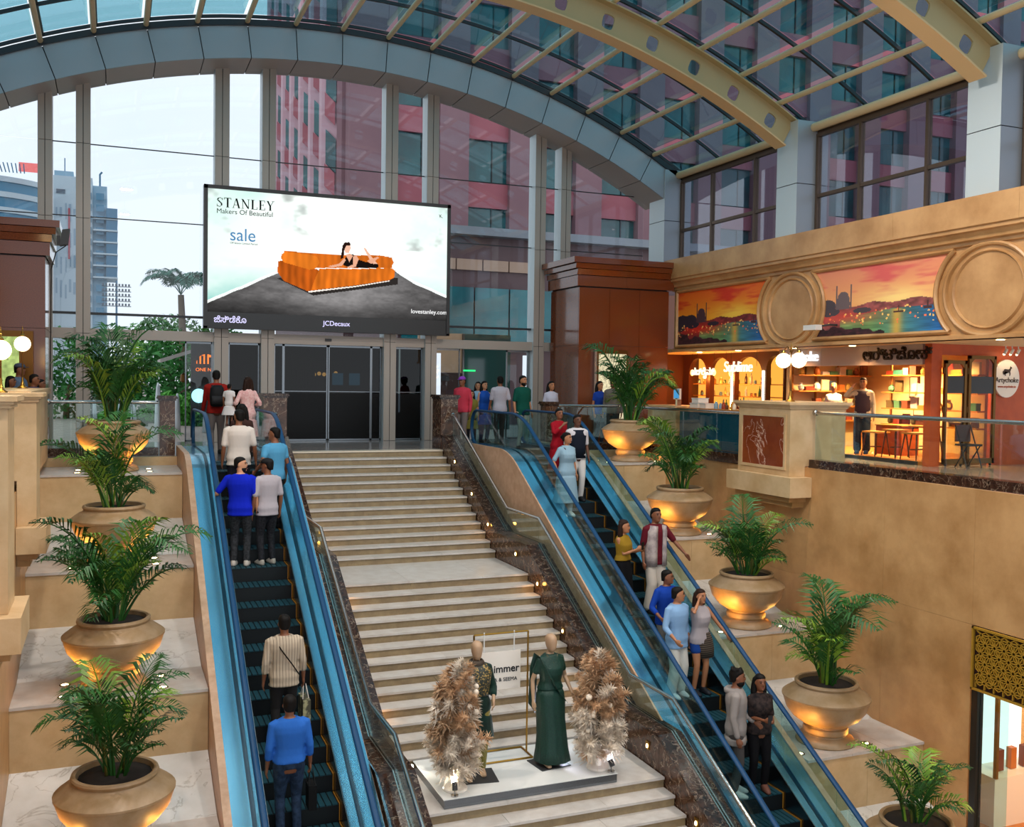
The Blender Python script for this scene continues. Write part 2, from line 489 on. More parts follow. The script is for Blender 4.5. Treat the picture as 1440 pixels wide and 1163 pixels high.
# --- right balcony wall (below the corridor) and left counterpart, clad in big stone slabs
wr = empty('wall_right', (TRX, 14, -3), kind='structure')
def slab(wl, x, s, y0, y1, z0, z1, m='wall_stone', th=.08): MB().box(min(x, x + s * th), max(x, x + s * th), y0 + .0015, y1 - .0015, z0 + .0015, z1 - .0015).build('wall_slab', M[m], wl)
ys = [21.0, 19.2, 16.8, 14.3, 12.4, 10.6]
for i, (a, b) in enumerate(zip(ys, ys[1:])):
    for z0, z1 in ((-1.85, .13), (-4.2, -1.85), (-7, -4.2)):
        slab(wr, TRX, 1, b, a, z0, z1 - (.11 if i < 2 and z1 > 0 else 0))
for a, b in ((10.6, 9.0), (9.0, 7.4), (7.4, 4.)): slab(wr, TRX, 1, b, a, -1.85, .13)
slab(wr, TRX, 1, 4., 6.6, -7, -1.85)
MB().box(TRX + .09, TRX + .15, 4, 21, -1.85, -.25).build('backing', M['cream_dark'], wr)
MB().box(TRX + .09, TRX + .15, 10.6, 21, -7, -1.85).build('backing', M['cream_dark'], wr)
wl_ = empty('wall_left', (TL, 14, -3), kind='structure')
for a, b in zip([21.0, 18.3, 15.6, 12.9, 10.2, 7.5], [18.3, 15.6, 12.9, 10.2, 7.5, 4.]):
    for z0, z1 in ((-1.85, 0), (-4.2, -1.85), (-7, -4.2)): slab(wl_, TL, -1, b, a, z0, z1)

# --- upper right wall : entablature, frieze with framed panels
UW = empty('wall_right_upper', (14.5, 17, 3), kind='structure')
FX = 14.5
m = MB(); m.box(FX, FX + .3, 3, 23.6, 2.5, 5.0); m.build('frieze', M['wall_stone'], UW)
prof = [(14.2, 5.02), (14.2, 4.5), (14.24, 4.48), (14.24, 4.42), (14.3, 4.40), (14.34, 4.34), (14.36, 4.28), (14.44, 4.26), (14.44, 4.2), (14.5, 4.18), (14.9, 4.18), (14.9, 5.02)]
ycut = [23.7, 20.9, 18.05, 15.1, 12.2, 9.2, 3]
for a, b in zip(ycut, ycut[1:]): MB().prism(prof, b + .002, a - .002, 'Y').build('cornice_block', M['wall_stone'], UW)
MB().prism([(14.42, 2.5), (14.42, 2.56), (14.47, 2.58), (14.5, 2.6), (14.6, 2.6), (14.6, 2.5)], 3, 23.6, 'Y').build('lower_moulding', M['wall_stone'], UW)
def ring_yz(cy, cz, ry, rz, w, x0, x1, n=40):
    m = MB(); R = []
    for j in range(n):
        a = 2 * PI * j / n
        c, s_ = math.cos(a), math.sin(a)
        R.append([(x1, cy + (ry - w) * c, cz + (rz - w) * s_), (x0 + .02, cy + (ry - w * .8) * c, cz + (rz - w * .8) * s_), (x0, cy + (ry - w * .5) * c, cz + (rz - w * .5) * s_),
                  (x0 + .02, cy + (ry - w * .2) * c, cz + (rz - w * .2) * s_), (x1, cy + ry * c, cz + rz * s_)])
    R.append(R[0])
    return m.rings(R, cap=False)
OV = [(18.55, 3.37), (13.05, 3.38), (7.55, 3.38)]
for cy, cz in OV:
    ring_yz(cy, cz, 1.02, .88, .11, FX - .075, FX + .01).build('oval_moulding', M['wall_stone'], UW, smooth=40)
    ring_yz(cy, cz, .80, .72, .06, FX - .045, FX + .01).build('oval_moulding', M['wall_stone'], UW, smooth=40)

# --- granite corner blocks beside the glass front
def granite_block(nm, x0, x1, y0, y1, lab, pale_side):
    t = empty(nm, ((x0 + x1) / 2, y0, 0), kind='structure')
    nx = 3
    for i in range(nx):
        a, b = x0 + (x1 - x0) * i / nx, x0 + (x1 - x0) * (i + 1) / nx
        for z0, z1 in ((0, 2.62), (2.62, 4.16)):
            MB().box(a + .004, b - .004, y0, y0 + .05, z0 + .004, z1 - .004).build('granite_slab', M['granite'], t)
    xs = x0 if pale_side < 0 else x1
    for i in range(2):
        a, b = y0 + (y1 - y0) * i / 2, y0 + (y1 - y0) * (i + 1) / 2
        for z0, z1, mm in ((0, 2.62, 'granite'), (2.62, 4.16, 'granite')):
            MB().box(xs if pale_side < 0 else xs - .05, xs + .05 if pale_side < 0 else xs, a + (.05 if i == 0 else .004), b - .004, z0 + .004, z1 - .004).build('granite_slab', M[mm], t)
    MB().box(x0 + .04, x1 - .04, y0 + .04, y1, 0, 4.5).build('core', M['joint_dark'], t)
    for e0, e1, z0, z1 in ((.1, .1, 4.18, 4.46), (.14, .2, 4.47, 4.62), (.22, .26, 4.63, 4.76), (.30, .30, 4.77, 4.92)):
        for i in range(2):
            a, b = x0 - e0 + (x1 - x0 + 2 * e0) * i / 2, x0 - e0 + (x1 - x0 + 2 * e0) * (i + 1) / 2
            MB().prism([(y0 - e0, z0), (y0 - e1, z1), (y1, z1), (y1, z0)], a + .002, b - .002).build('cornice_block', M['granite'], t)
    return t
granite_block('trim_granite_right', 11.5, 14.25, 23.5, 25.3, '', -1)
granite_block('trim_granite_left', -4.3, -1.32, 23.5, 25.3, '', 1)

# --- arched glass front
FY = 25.55
CZ, RLO, RTO = -8.85, 18.3, 19.06
DT = .0605
wb = empty('wall_back', (AX, FY, 0), kind='structure')
COLS = [(-1.58, -1.28), (-.77, -.46), (2.37, 2.71), (3.51, 3.84), (6.69, 7.02), (7.83, 8.15), (11.0, 11.32), (11.8, 12.1)]
def archz(x, r=RLO): return CZ + math.sqrt(max(0, r * r - (x - 5.33) ** 2))
for a, b in COLS:
    mid = (a + b) / 2
    zt = archz(mid) + .15
    m = MB()
    for x0, x1 in ((a, mid - .008), (mid + .008, b)):
        zs = [0, 2.62, 5.33, 7.08, zt]
        for z0, z1 in zip(zs, zs[1:]): m.box(x0, x1, FY - .2, FY + .28, z0 + .006, z1 - .006)
    m.build('column', M['column_metal'], wb)
    m = MB(); m.box(a + .02, b - .02, FY - .18, FY + .26, 0, zt); m.build('column_core', M['joint_dark'], wb)
    m = MB(); m.box(a - .004, a + .001, FY - .18, FY + .27, 0, zt); m.build('column_side', M['column_white'], wb)  # left side paler: sky light painted on
edges = [-6.5] + [q for c in COLS for q in c] + [14.6]
bays = [(edges[i], edges[i + 1]) for i in range(0, len(edges), 2)]
ZL = [3.12, 5.4, 7.12]
for x0, x1 in bays:
    n = max(1, round((x1 - x0) / 3.0))
    for i in range(n):
        a, b = x0 + (x1 - x0) * i / n, x0 + (x1 - x0) * (i + 1) / n
        zz = ZL + [99]
        for z0, z1 in zip(zz, zz[1:]):
            N = 6
            top = [(a + (b - a) * j / N, min(z1, archz(a + (b - a) * j / N) + .1)) for j in range(N + 1)]
            if max(t[1] for t in top) <= z0 + .02: continue
            top = [(x, max(z, z0 + .01)) for x, z in top]
            bot = [(x, z0) for x, z in top]
            m = MB().strip([(x, z - .01) for x, z in top], [(x, z + .01) for x, z in bot], FY + .05, FY + .062, 'Y')
            if z1 > 90: m = MB().prism([(bot[0][0], z0 + .01), (bot[-1][0], z0 + .01)] + [(x, z - .01) for x, z in top[::-1]], FY + .05, FY + .062, 'Y')
            else: m = MB().prism([(a + .005, z0 + .01), (b - .005, z0 + .01)] + [(x, z - .01) for x, z in top[::-1]], FY + .05, FY + .062, 'Y')
            m.build('glass_pane', M['facade_glass'], wb)
    for z in ZL[1:]:
        if archz((x0 + x1) / 2) > z + .2:
            MB().box(x0, x1, FY + .045, FY + .068, z - .012, z + .012).build('glazing_joint', M['bar_dark'], wb)
# arch fascia and soffit panels
def arc_pt(th, r): return (5.33 + r * math.sin(th), CZ + r * math.cos(th))
FF = 24.5
mxk = 9
for k in range(-9, 9):
    a, b = k * DT + .0006, (k + 1) * DT - .0006
    th = [a + (b - a) * i / 4 for i in range(5)]
    if arc_pt(b, RLO)[0] > 14.95: continue
    R = [[(arc_pt(t, RLO)[0], FF, arc_pt(t, RLO)[1]), (arc_pt(t, RTO)[0], FF, arc_pt(t, RTO)[1]), (arc_pt(t, RTO)[0], FF + .04, arc_pt(t, RTO)[1]), (arc_pt(t, RLO)[0], FF + .04, arc_pt(t, RLO)[1])] for t in th]
    MB().rings(R).build('fascia_panel', M['fascia_metal'], wb)
    R = [[(arc_pt(t, RLO)[0], FF + .045, arc_pt(t, RLO)[1]), (arc_pt(t, RLO + .03)[0], FF + .045, arc_pt(t, RLO + .03)[1]), (arc_pt(t, RLO + .03)[0], FY + .3, arc_pt(t, RLO + .03)[1]), (arc_pt(t, RLO)[0], FY + .3, arc_pt(t, RLO)[1])] for t in th]
    MB().rings(R).build('soffit_panel', M['soffit_metal'], wb)
th = [-.49 + .98 * i / 60 for i in range(61)]
R = [[(arc_pt(t, RLO + .04)[0], FF + .05, arc_pt(t, RLO + .04)[1]), (arc_pt(t, RTO - .01)[0], FF + .05, arc_pt(t, RTO - .01)[1]), (arc_pt(t, RTO - .01)[0], FY + .3, arc_pt(t, RTO - .01)[1]), (arc_pt(t, RLO + .04)[0], FY + .3, arc_pt(t, RLO + .04)[1])] for t in th]
MB().rings(R).build('fascia_core', M['joint_dark'], wb)
# door heads
for x0, x1 in bays:
    if x0 > 12 or x1 < -1.5: continue
    MB().box(x0, x1, FY - .12, FY + .2, 2.5, 2.74).build('door_head', M['column_metal'], wb)
    MB().box(x0, x1, FY + .1, FY + .16, 2.78, 3.1).build('canopy_glass', M['facade_glass'], wb)
    MB().box(x0, x1, FY - .02, FY + .2, 3.08, 3.13).build('transom', M['bar_dark'], wb)

# --- vaulted roof
ce = empty('ceiling', (AX, 15, 9), kind='structure')
RG = 19.34
YR = [24.55, 22.62, 20.75, 18.9, 17.03, 15.16, 13.3, 11.35, 9.4, 7.5, 5.3]
KS = range(-9, 9)
for k in KS:
    a, b = k * DT + .003, (k + 1) * DT - .003
    for y0, y1 in zip(YR[1:], YR):
        R = [[(arc_pt(t, RG)[0], y, arc_pt(t, RG)[1]) for y in (y0 + .03, y1 - .03)] + [(arc_pt(t, RG + .014)[0], y, arc_pt(t, RG + .014)[1]) for y in (y1 - .03, y0 + .03)] for t in (a, (a + b) / 2, b)]
        MB().rings(R).build('roof_pane', M['roof_glass'], ce)
for k in range(-9, 10):
    t = k * DT
    if arc_pt(t, 19)[0] > 14.9: continue
    x, z = arc_pt(t, 19.16)
    MB().tube([(x, FF - .01, z), (x, 3.5, z)], .062, 10).build('purlin', M['purlin_paint'], ce, smooth=50)
    x, z = arc_pt(t + .0055, 19.31)
    MB().box(x - .025, x + .025, 3.5, FF, z - .03, z + .03).build('glazing_bar', M['bar_dark'], ce)
for y in YR:
    th = [-9 * DT + 18 * DT * i / 36 for i in range(37)]
    for dy in (0,):
        R = [[(arc_pt(t, r)[0], y + d, arc_pt(t, r)[1]) for r, d in ((19.26, -.03), (19.26, .03), (19.33, .03), (19.33, -.03))] for t in th]
        MB().rings(R).build('glazing_bar', M['bar_dark'], ce)
R = [[(arc_pt(t, r)[0], 24.5 + d, arc_pt(t, r)[1]) for r, d in ((19.06, -.05), (19.06, .05), (19.2, .05), (19.2, -.05))] for t in th]
MB().rings(R).build('edge_rail', M['bar_dark'], ce)
def arch_rib(y):
    a0, a1 = -.515, .515
    rb = empty('arch_rib', (AX, y, 0), parent=ce)
    rlo, rhi = 18.36, 19.04
    N = 72
    th = [a0 + (a1 - a0) * i / N for i in range(N + 1)]
    R = [[(arc_pt(t, r)[0], y + d, arc_pt(t, r)[1]) for r, d in ((rlo, -.19), (rlo, .19), (rlo + .035, .19), (rlo + .035, -.19))] for t in th]
    MB().rings(R).build('bottom_flange', M['rib_paint'], rb)
    R = [[(arc_pt(t, r)[0], y + d, arc_pt(t, r)[1]) for r, d in ((rhi, -.19), (rhi, .19), (rhi + .035, .19), (rhi + .035, -.19))] for t in th]
    MB().rings(R).build('top_flange', M['rib_web'], rb)
    m = MB()
    n = 17
    for i in range(n):
        c0, c1 = a0 + (a1 - a0) * i / n, a0 + (a1 - a0) * (i + 1) / n
        cm = (c0 + c1) / 2; ha, hr = .0075, .16; rm = (rlo + rhi) / 2 + .02
        K = 16
        outer, inner = [], []
        for j in range(K):
            an = 2 * PI * j / K
            c, s_ = math.cos(an), math.sin(an)
            q = max(abs(c), abs(s_))
            outer.append((cm + (c1 - c0) / 2 * c / q, rm - .02 + (rhi - rlo) / 2 * s_ / q))
            inner.append((cm + ha * c / (abs(c) ** 4 + abs(s_) ** 4) ** .25, rm + hr * s_ / (abs(c) ** 4 + abs(s_) ** 4) ** .25))
        for d in (-.02, .02):
            V = [(arc_pt(t, r)[0], y + d, arc_pt(t, r)[1]) for t, r in outer + inner]
            m.add(V, [(j, (j + 1) % K, K + (j + 1) % K, K + j) for j in range(K)])
        V = [(arc_pt(t, r)[0], y + d, arc_pt(t, r)[1]) for d in (-.02, .02) for t, r in inner]
        m.add(V, [(j, (j + 1) % K, K + (j + 1) % K, K + j) for j in range(K)])
    m.build('web', M['rib_web'], rb)
for y in (18.9, 13.3, 7.5): arch_rib(y)

# --- side window walls on top of the cornices, piers under the ribs
def side_wall(nm, xw, s):
    t = empty(nm, (xw, 16, 5), kind='structure')
    zt = 7.55
    for i, (y0, y1) in enumerate(((24.45, 25.3), (18.6, 19.35), (13.0, 13.75), (7.2, 7.95))):
        xa, xb = sorted((xw - s * .57, xw + s * .3))
        for z0, z1 in ((5.0, 6.28), (6.29, 7.74)):
            MB().box(xa, xb, y0, y1, z0 + .004, z1 - .004).build('pier_panel', M['fascia_metal'], t)
            MB().box(xa - .004 if s > 0 else xb - .001, xa + .001 if s > 0 else xb + .004, y0 + .003, y1 - .003, z0 + .004, z1 - .004).build('pier_face', M['column_white'], t)  # hall-side face carries painted sky light
        MB().box(xa + .02, xb - .02, y0 + .02, y1 - .02, 5, 7.6).build('pier_core', M['joint_dark'], t)
    MB().tube([(xw - s * .12, 24.5, 7.6), (xw - s * .12, 3.5, 7.6)], .1, 10).build('eave_tube', M['purlin_paint'], t, smooth=50)
    MB().box(xw - .05, xw + .05, 3.5, 24.5, 7.38, 7.46).build('window_head', M['frame_brown'], t)
    MB().box(xw - .02, xw + .02, 3.5, 24.5, 7.46, 7.75).build('head_panel', M['frame_brown'], t)
    bay = ((24.42, 22.88, 20.94, 19.4), (18.55, 17.15, 15.24, 13.8), (12.95, 11.5, 9.6, 8.0))
    for B in bay:
        for y in B: MB().box(xw - .06, xw + .06, y - .035, y + .035, 5, 7.4).build('mullion', M['frame_brown'], t)
        for a, b in zip(B, B[1:]):
            MB().box(xw - .05, xw + .05, b + .035, a - .035, 5.98, 6.06).build('transom', M['frame_brown'], t)
            for z0, z1 in ((5.0, 5.98), (6.06, 7.38)):
                MB().box(xw - .006, xw + .006, b + .035, a - .035, z0, z1).build('window_pane', M['side_glass'], t)
    MB().box(xw - .3, xw + .5, 3.5, 24.5, 4.98, 5.03).build('sill', M['wall_stone'], t)
side_wall('window_1', 15.2, 1)
side_wall('window_2', -4.5, -1)
# left upper wall (opposite the shops)
lw = empty('wall_left_upper', (-4.2, 15, 3), kind='structure')
MB().box(-4.6, -4.2, 3, 23.6, 2.5, 5.0).build('frieze', M['wall_stone'], lw)
for a, b in zip(ycut, ycut[1:]): MB().box(-4.2, -3.9, b + .002, a - .002, 4.4, 5.0).build('cornice_block', M['wall_stone'], lw)
MB().box(-6, -5.8, 3, 25.3, 0, 2.5).build('shop_wall', M['granite'], lw)
MB().box(-6, -4.2, 3, 23.5, 2.5, 2.56).build('soffit', M['cream_stone'], lw)
# ================================================================ OUTSIDE
glass('hotel_pane', (.03, .22, .25), 1.6)
mat('pane_teal', '#0f5d63', .12, c2='#0a3a44', ns=.6, coat=.5)
mat('hotel_pier', '#8d6a72', .7, c2='#84626b', ns=.5)
mat('hotel_spandrel', '#a55d68', .7, c2='#9c5662', ns=.5)
mat('hotel_side', '#bd98a3', .7)  # sky light on the west side put into the lighter pink
mat('hotel_side2', '#a97f8c', .7)  # dimmer copy between the bays, weaker light put into the colour
mat('hotel_base', '#5d4448', .5)
HY = 42
ht = empty('hotel_building', (30, HY, 0), label='tall pink hotel tower with square teal windows behind the glass front', cat='building')
P0, PIT, WW = 14.92 - 3.37, 3.37, 2.0
nw = 15
xs = [P0 + PIT * i for i in range(nw)]
MB().box(9.45, 70, HY + .8, HY + 20, 0, 42).build('body', M['hotel_base'], ht)
pe = [9.45] + [x for x in xs for x in (x, x + WW)] + [66]
for i in range(0, len(pe), 2):
    a, b = pe[i], pe[i + 1]
    MB().box(a, b, HY, HY + .8, 7.4, 42).build('pier', M['hotel_pier'], ht)
tops = [9.56 + 3.08 * i for i in range(11)]
spm = MB().box(0, WW, .25, .7, 0, 3.08 - 1.95).mesh('spandrel'); spm.materials.append(M['hotel_spandrel'])
pnm = MB().box(0, WW, .45, .5, 0, 1.95).mesh('pane'); pnm.materials.append(M['pane_teal'])
mlm = MB().box(WW * .62, WW * .62 + .05, .40, .46, 0, 1.95).box(0, WW, .38, .46, 0, .06).mesh('window_frame'); mlm.materials.append(M['bar_dark'])
for x in xs:
    for zt in tops:
        link('spandrel', spm, ht, (x - 30, 0, zt))
        pn = link('window', pnm, ht, (x - 30, 0, zt - 1.95))
        link('frame', mlm, pn)
MB().box(xs[0], 66, HY + .25, HY + .7, 7.4, tops[0] - 1.95).build('spandrel_band', M['hotel_spandrel'], ht)
# west side with angled bays
for i in range(7):
    y0 = HY + .8 + i * 2.7
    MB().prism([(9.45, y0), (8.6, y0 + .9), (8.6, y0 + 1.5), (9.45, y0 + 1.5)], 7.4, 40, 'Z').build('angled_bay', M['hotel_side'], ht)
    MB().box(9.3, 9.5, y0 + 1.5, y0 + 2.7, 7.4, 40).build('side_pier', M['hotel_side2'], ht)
    MB().prism([(9.47, y0 - .02), (9.3, y0 - .02), (9.12, y0 + .17), (9.3, y0 + .2)], 7.4, 40, 'Z').build('bay_edge', M['hotel_pier'], ht)
    for zt in tops[:9]:
        bw = link('window', MB().box(9.22, 9.3, y0 + 1.65, y0 + 2.5, zt - 1.9, zt).mesh('pane', Vector((30, HY, 0))), ht); bw.data.materials.append(M['pane_teal'])
        q = [(9.45 - .85 * s_, y0 + .9 * s_) for s_ in (.34, .78)]
        n_ = (-.06, -.057)
        off_ = 1.1 if i % 2 else 0
        MB().add([(q[0][0] + a * n_[0], q[0][1] + a * n_[1], z) for z, a in ((zt - 2.0 - off_, 1), (zt - off_ - .5, 1))] + [(q[1][0] + a * n_[0], q[1][1] + a * n_[1], z) for z, a in ((zt - 1.5 - off_, 1), (zt - off_, 1))], [(0, 2, 3, 1)]).build('window', M['pane_teal'], ht)
        MB().add([(q[0][0] + n_[0] * 2, q[0][1] + n_[1] * 2, z) for z in (zt - 3.0 - off_, zt - 2.0 - off_)] + [(q[1][0] + n_[0] * 2, q[1][1] + n_[1] * 2, z) for z in (zt - 2.5 - off_, zt - 1.5 - off_)], [(0, 2, 3, 1)]).build('bay_apron', M['hotel_spandrel'], ht)
# podium in front of the tower
pd = empty('hotel_podium', (14, 34, 0), label='mauve hotel podium with a grey ledge and teal shop glass', cat='building')
MB().box(9.6, 40, 34.5, 41.5, 0, 7.0).build('wall', M['hotel_base'], pd)
mat('ledge_grey', '#7f8791', .5); mat('band_beige', '#b79a86', .6); mat('teal_glazing', '#17808a', .15, c2='#0f5660', ns=.4, coat=.5)
MB().box(9.2, 40, 34.0, 35, 7.0, 7.3).build('ledge', M['ledge_grey'], pd)
for i in range(6): MB().box(9.7 + i * 1.05, 10.7 + i * 1.05, 34.4, 34.5, 5.75, 6.15).build('stone_band', M['band_beige'], pd)
for i in range(5): MB().box(9.7 + i * 1.4, 11.04 + i * 1.4, 34.3, 34.4, 2.9, 5.1).build('window', M['teal_glazing'], pd)
MB().box(16.3, 30, 34.35, 34.45, 2.8, 5.2).build('wood_panel', M['granite'], pd)

# forecourt behind the right doors : vestibule shopfront
vs1 = empty('forecourt_shopfront', (9.6, 31, 0), label='shopfront with beige panel and dark glass seen through the right doors', cat='shopfront')
mat('panel_beige', '#b8997a', .5); mat('dark_wood', '#3a2018', .5); mat('glass_green', '#2c4d49', .12, coat=.5)
MB().box(9.35, 10.85, 31, 31.15, 1.9, 3.2).build('upper_panel', M['panel_beige'], vs1)
MB().box(9.3, 10.85, 31.05, 31.3, 0, 1.88).build('doorway', M['dark_wood'], vs1)
MB().box(10.9, 12.6, 31, 31.1, 0, 3.2).build('glass_front', M['glass_green'], vs1)
MB().box(10.86, 10.92, 30.95, 31.05, 0, 3.2).build('post', M['steel'], vs1)
MB().box(9.6, 10.4, 30.96, 31.0, 1.62, 1.78).build('name_plate', M['charcoal'], vs1)
emit('panel_white', '#eaf4ff', 1.1); emit('green_sign', '#20c060', 3)
MB().box(8.45, 9.2, 28.2, 28.3, .4, 2.45).build('light_panel', M['panel_white'], vs1)  # frosted white panel, its brightness put in as emission
MB().box(10.9, 11.3, 30.9, 30.95, 1.95, 2.0).build('green_light', M['green_sign'], vs1)
MB().box(12.0, 12.6, 28.4, 28.5, .2, 2.45).build('light_panel', M['panel_white'], vs1)

# dark vestibule with curtains behind the centre doors
vb = empty('entrance_vestibule', (5.3, 28, 0), label='dark curtained vestibule behind the closed centre doors', cat='vestibule')
mat('vest_wall', '#191a1c', .7)
m = MB(); m.box(2.72, 8.1, 30, 30.1, 0, 2.8); m.box(2.72, 8.1, 25.9, 30, 2.68, 2.76); m.build('wall', M['vest_wall'], vb)
MB().box(2.72, 2.78, 26.0, 30, 0, 2.7).build('side_wall', M['vest_wall'], vb)
MB().box(8.1, 8.16, 26.0, 30, 0, 2.7).build('side_wall', M['vest_wall'], vb)
mat('curtain', '#1a1815', .8)
for x0, x1 in ((3.95, 5.2), (7.05, 7.4)):
    N = int((x1 - x0) / .03)
    top = [(x0 + .03 * i, 26.8 + .05 * math.sin(i * 1.1)) for i in range(N)]
    m = MB(); m.add([(x, y, z) for x, y in top for z in (.9, 2.66)], [(2 * i, 2 * i + 2, 2 * i + 3, 2 * i + 1) for i in range(N - 1)])
    m.build('curtain', M['curtain'], vb, smooth=0)
for x, z in ((5.6, 1.75), (5.75, 1.78), (5.9, 1.76), (6.25, 1.8)):
    MB().ball((x, 29.3, z), .06, 8, 6).build('lamp_globe', M['warm_glow'], vb)
emit('screen_blue', '#5fb4d8', .9)
for x in (6.0, 6.5): MB().box(x, x + .32, 28.6, 28.62, 1.45, 1.8).build('screen', M['screen_blue'], vb)
emit('tube_light', '#dff4ee', 2.5)
MB().box(7.62, 7.66, 27.2, 27.24, .7, 2.5).build('tube_light', M['tube_light'], vb)

# --- distant towers on the left
def far_tower(nm, lab, x0, x1, y0, y1, zt, mname, rows, cols, wz, gm, side=True):
    t = empty(nm, (x0, y0, 0), label=lab, cat='building')
    MB().box(x0, x1, y0, y1, 0, zt).build('body', M[mname], t)
    pm = MB().box(0, 1, -.06, 0, 0, 1).mesh('pane'); pm.materials.append(M[gm])
    for (a, b, c, d) in wz:
        link('window', pm, t, (a - x0, 0, c), scale=(b - a, 1, d - c))
    return t
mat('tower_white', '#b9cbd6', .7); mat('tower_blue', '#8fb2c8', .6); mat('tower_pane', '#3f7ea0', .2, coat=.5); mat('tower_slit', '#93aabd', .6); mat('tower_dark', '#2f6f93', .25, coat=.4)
rr = random.Random(5)
slits = [(-7.6 + .62 * i + rr.uniform(-.1, .1), -7.45 + .62 * i + .1, z + rr.uniform(0, 1.2), z + rr.uniform(2.2, 3.4)) for i in range(8) for z in (13, 16.8, 20.5, 24.2)]
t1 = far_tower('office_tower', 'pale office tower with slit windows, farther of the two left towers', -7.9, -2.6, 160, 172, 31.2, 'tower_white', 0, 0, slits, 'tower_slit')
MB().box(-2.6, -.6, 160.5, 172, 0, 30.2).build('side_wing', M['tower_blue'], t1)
for i in range(11):
    z = 11 + i * 1.7
    for a, b in ((-3.6, -2.75), (-2.1, -1.0)):
        wn = MB().box(a, b, 159.7, 159.9, z, z + 1.0).build('window', M['tower_pane'], t1)
for i in range(6):
    z = 16.6 + i * 1.75
    MB().box(-.7, .85, 159.2, 166, z, z + 1.45).build('glazed_balcony', M['tower_dark'], t1)
    MB().box(-2.5, .9, 159.0, 166, z - .25, z - .02).build('balcony_slab', M['tower_white'], t1)
MB().tube([(-6.4, 161, 31), (-6.4, 161, 34)], .08, 5).build('mast', M['tower_dark'], t1)
MB().box(-7.8, -5.2, 160.5, 164, 31.2, 32.0).build('roof_box', M['tower_blue'], t1)
MB().tube([(-1.6, 161, 30), (-1.6, 161, 32), (-1.3, 161, 32.4)], .15, 5).build('vent_pipe', M['tower_dark'], t1)
mat('logo_grey', '#5e6a78', .6); mat('logo_red', '#b0505c', .6)
MB().box(-7.5, -6.3, 159.85, 159.95, 28.6, 29.2).build('roof_sign', M['logo_grey'], t1)
MB().box(-5.9, -5.65, 159.85, 159.95, 19, 26.5).build('banner', M['logo_red'], t1)
t2 = empty('glass_tower', (-20, 150, 0), label='rounded glass office tower with a red roof sign at far left', cat='building')
for i in range(9):
    z = 10 + i * 2.1
    n = 18
    c = (-17.5, 152)
    arc = [(c[0] + 10.2 * math.sin(a), c[1] + 9 - 10.2 * math.cos(a)) for a in [-.6 + 1.5 * j / n for j in range(n + 1)]]
    m = MB().prism(arc + [(arc[-1][0], c[1] + 14), (arc[0][0], c[1] + 14)], z, z + 1.35, 'Z'); m.build('window_band', M['tower_pane'], t2)
    arc2 = [(c[0] + 10.5 * math.sin(a), c[1] + 9 - 10.5 * math.cos(a)) for a in [-.6 + 1.5 * j / n for j in range(n + 1)]]
    MB().prism(arc2 + [(arc2[-1][0], c[1] + 14), (arc2[0][0], c[1] + 14)], z + 1.36, z + 2.09, 'Z').build('floor_band', M['tower_white'], t2)
emit('red_sign', '#ff8a8a', .9)
MB().box(-11.6, -8.9, 149, 149.3, 29.3, 30.5).build('roof_sign', M['red_sign'], t2)
for i in range(9): MB().tube([(-14.5 + i * .45, 149, 29), (-15 + i * .5, 149, 30.3)], .07, 4).build('crown_rib', M['tower_dark'], t2)
# nearer cream block
cb = empty('apartment_block', (-8, 62, 0), label='cream apartment block with small blue windows, low at left', cat='building')
mat('block_cream', '#c3cdb9', .7); mat('block_shade', '#8fb3ab', .7); mat('win_blue', '#3c7f9e', .2)
MB().box(-9, -3.6, 62, 70, 0, 3.9).build('wall', M['block_cream'], cb)
MB().box(-9.1, -3.5, 61.8, 70, 3.9, 4.25).build('roof_slab', M['block_shade'], cb)
for i, x in enumerate((-7.9, -6.6, -5.4, -4.6)):
    for z in (.9, 2.5):
        MB().box(x, x + .45, 61.92, 62.0, z, z + .75).build('window', M['win_blue'], cb)
        
# --- plants outside
def leaf_cloud(n, c, r, s, seed, flat=.0):
    rg = np.random.default_rng(seed)
    d = rg.normal(size=(n, 3)); d /= np.linalg.norm(d, axis=1)[:, None]
    p = d * (rg.random((n, 1)) ** .35) * np.array(r) + np.array(c)
    a = rg.normal(size=(n, 3)); a /= np.linalg.norm(a, axis=1)[:, None]
    b = np.cross(a, rg.normal(size=(n, 3))); b /= np.linalg.norm(b, axis=1)[:, None]
    a = a * s * (.6 + .8 * rg.random((n, 1))); b = b * s * .5
    v = np.stack([p - a, p + b, p + a, p - b], 1).reshape(-1, 3)
    m = MB(); m.v = [tuple(q) for q in v]; m.f = [(4 * i, 4 * i + 1, 4 * i + 2, 4 * i + 3) for i in range(n)]
    return m
mat('foliage', '#358a38', .6, c2='#1f5a24', ns=1.5); mat('foliage2', '#5cae3e', .6, c2='#2c6d28', ns=1.5); mat('bark', '#6a5b48', .8); mat('foliage_far', '#4d7f6a', .7, c2='#376a5a', ns=1)
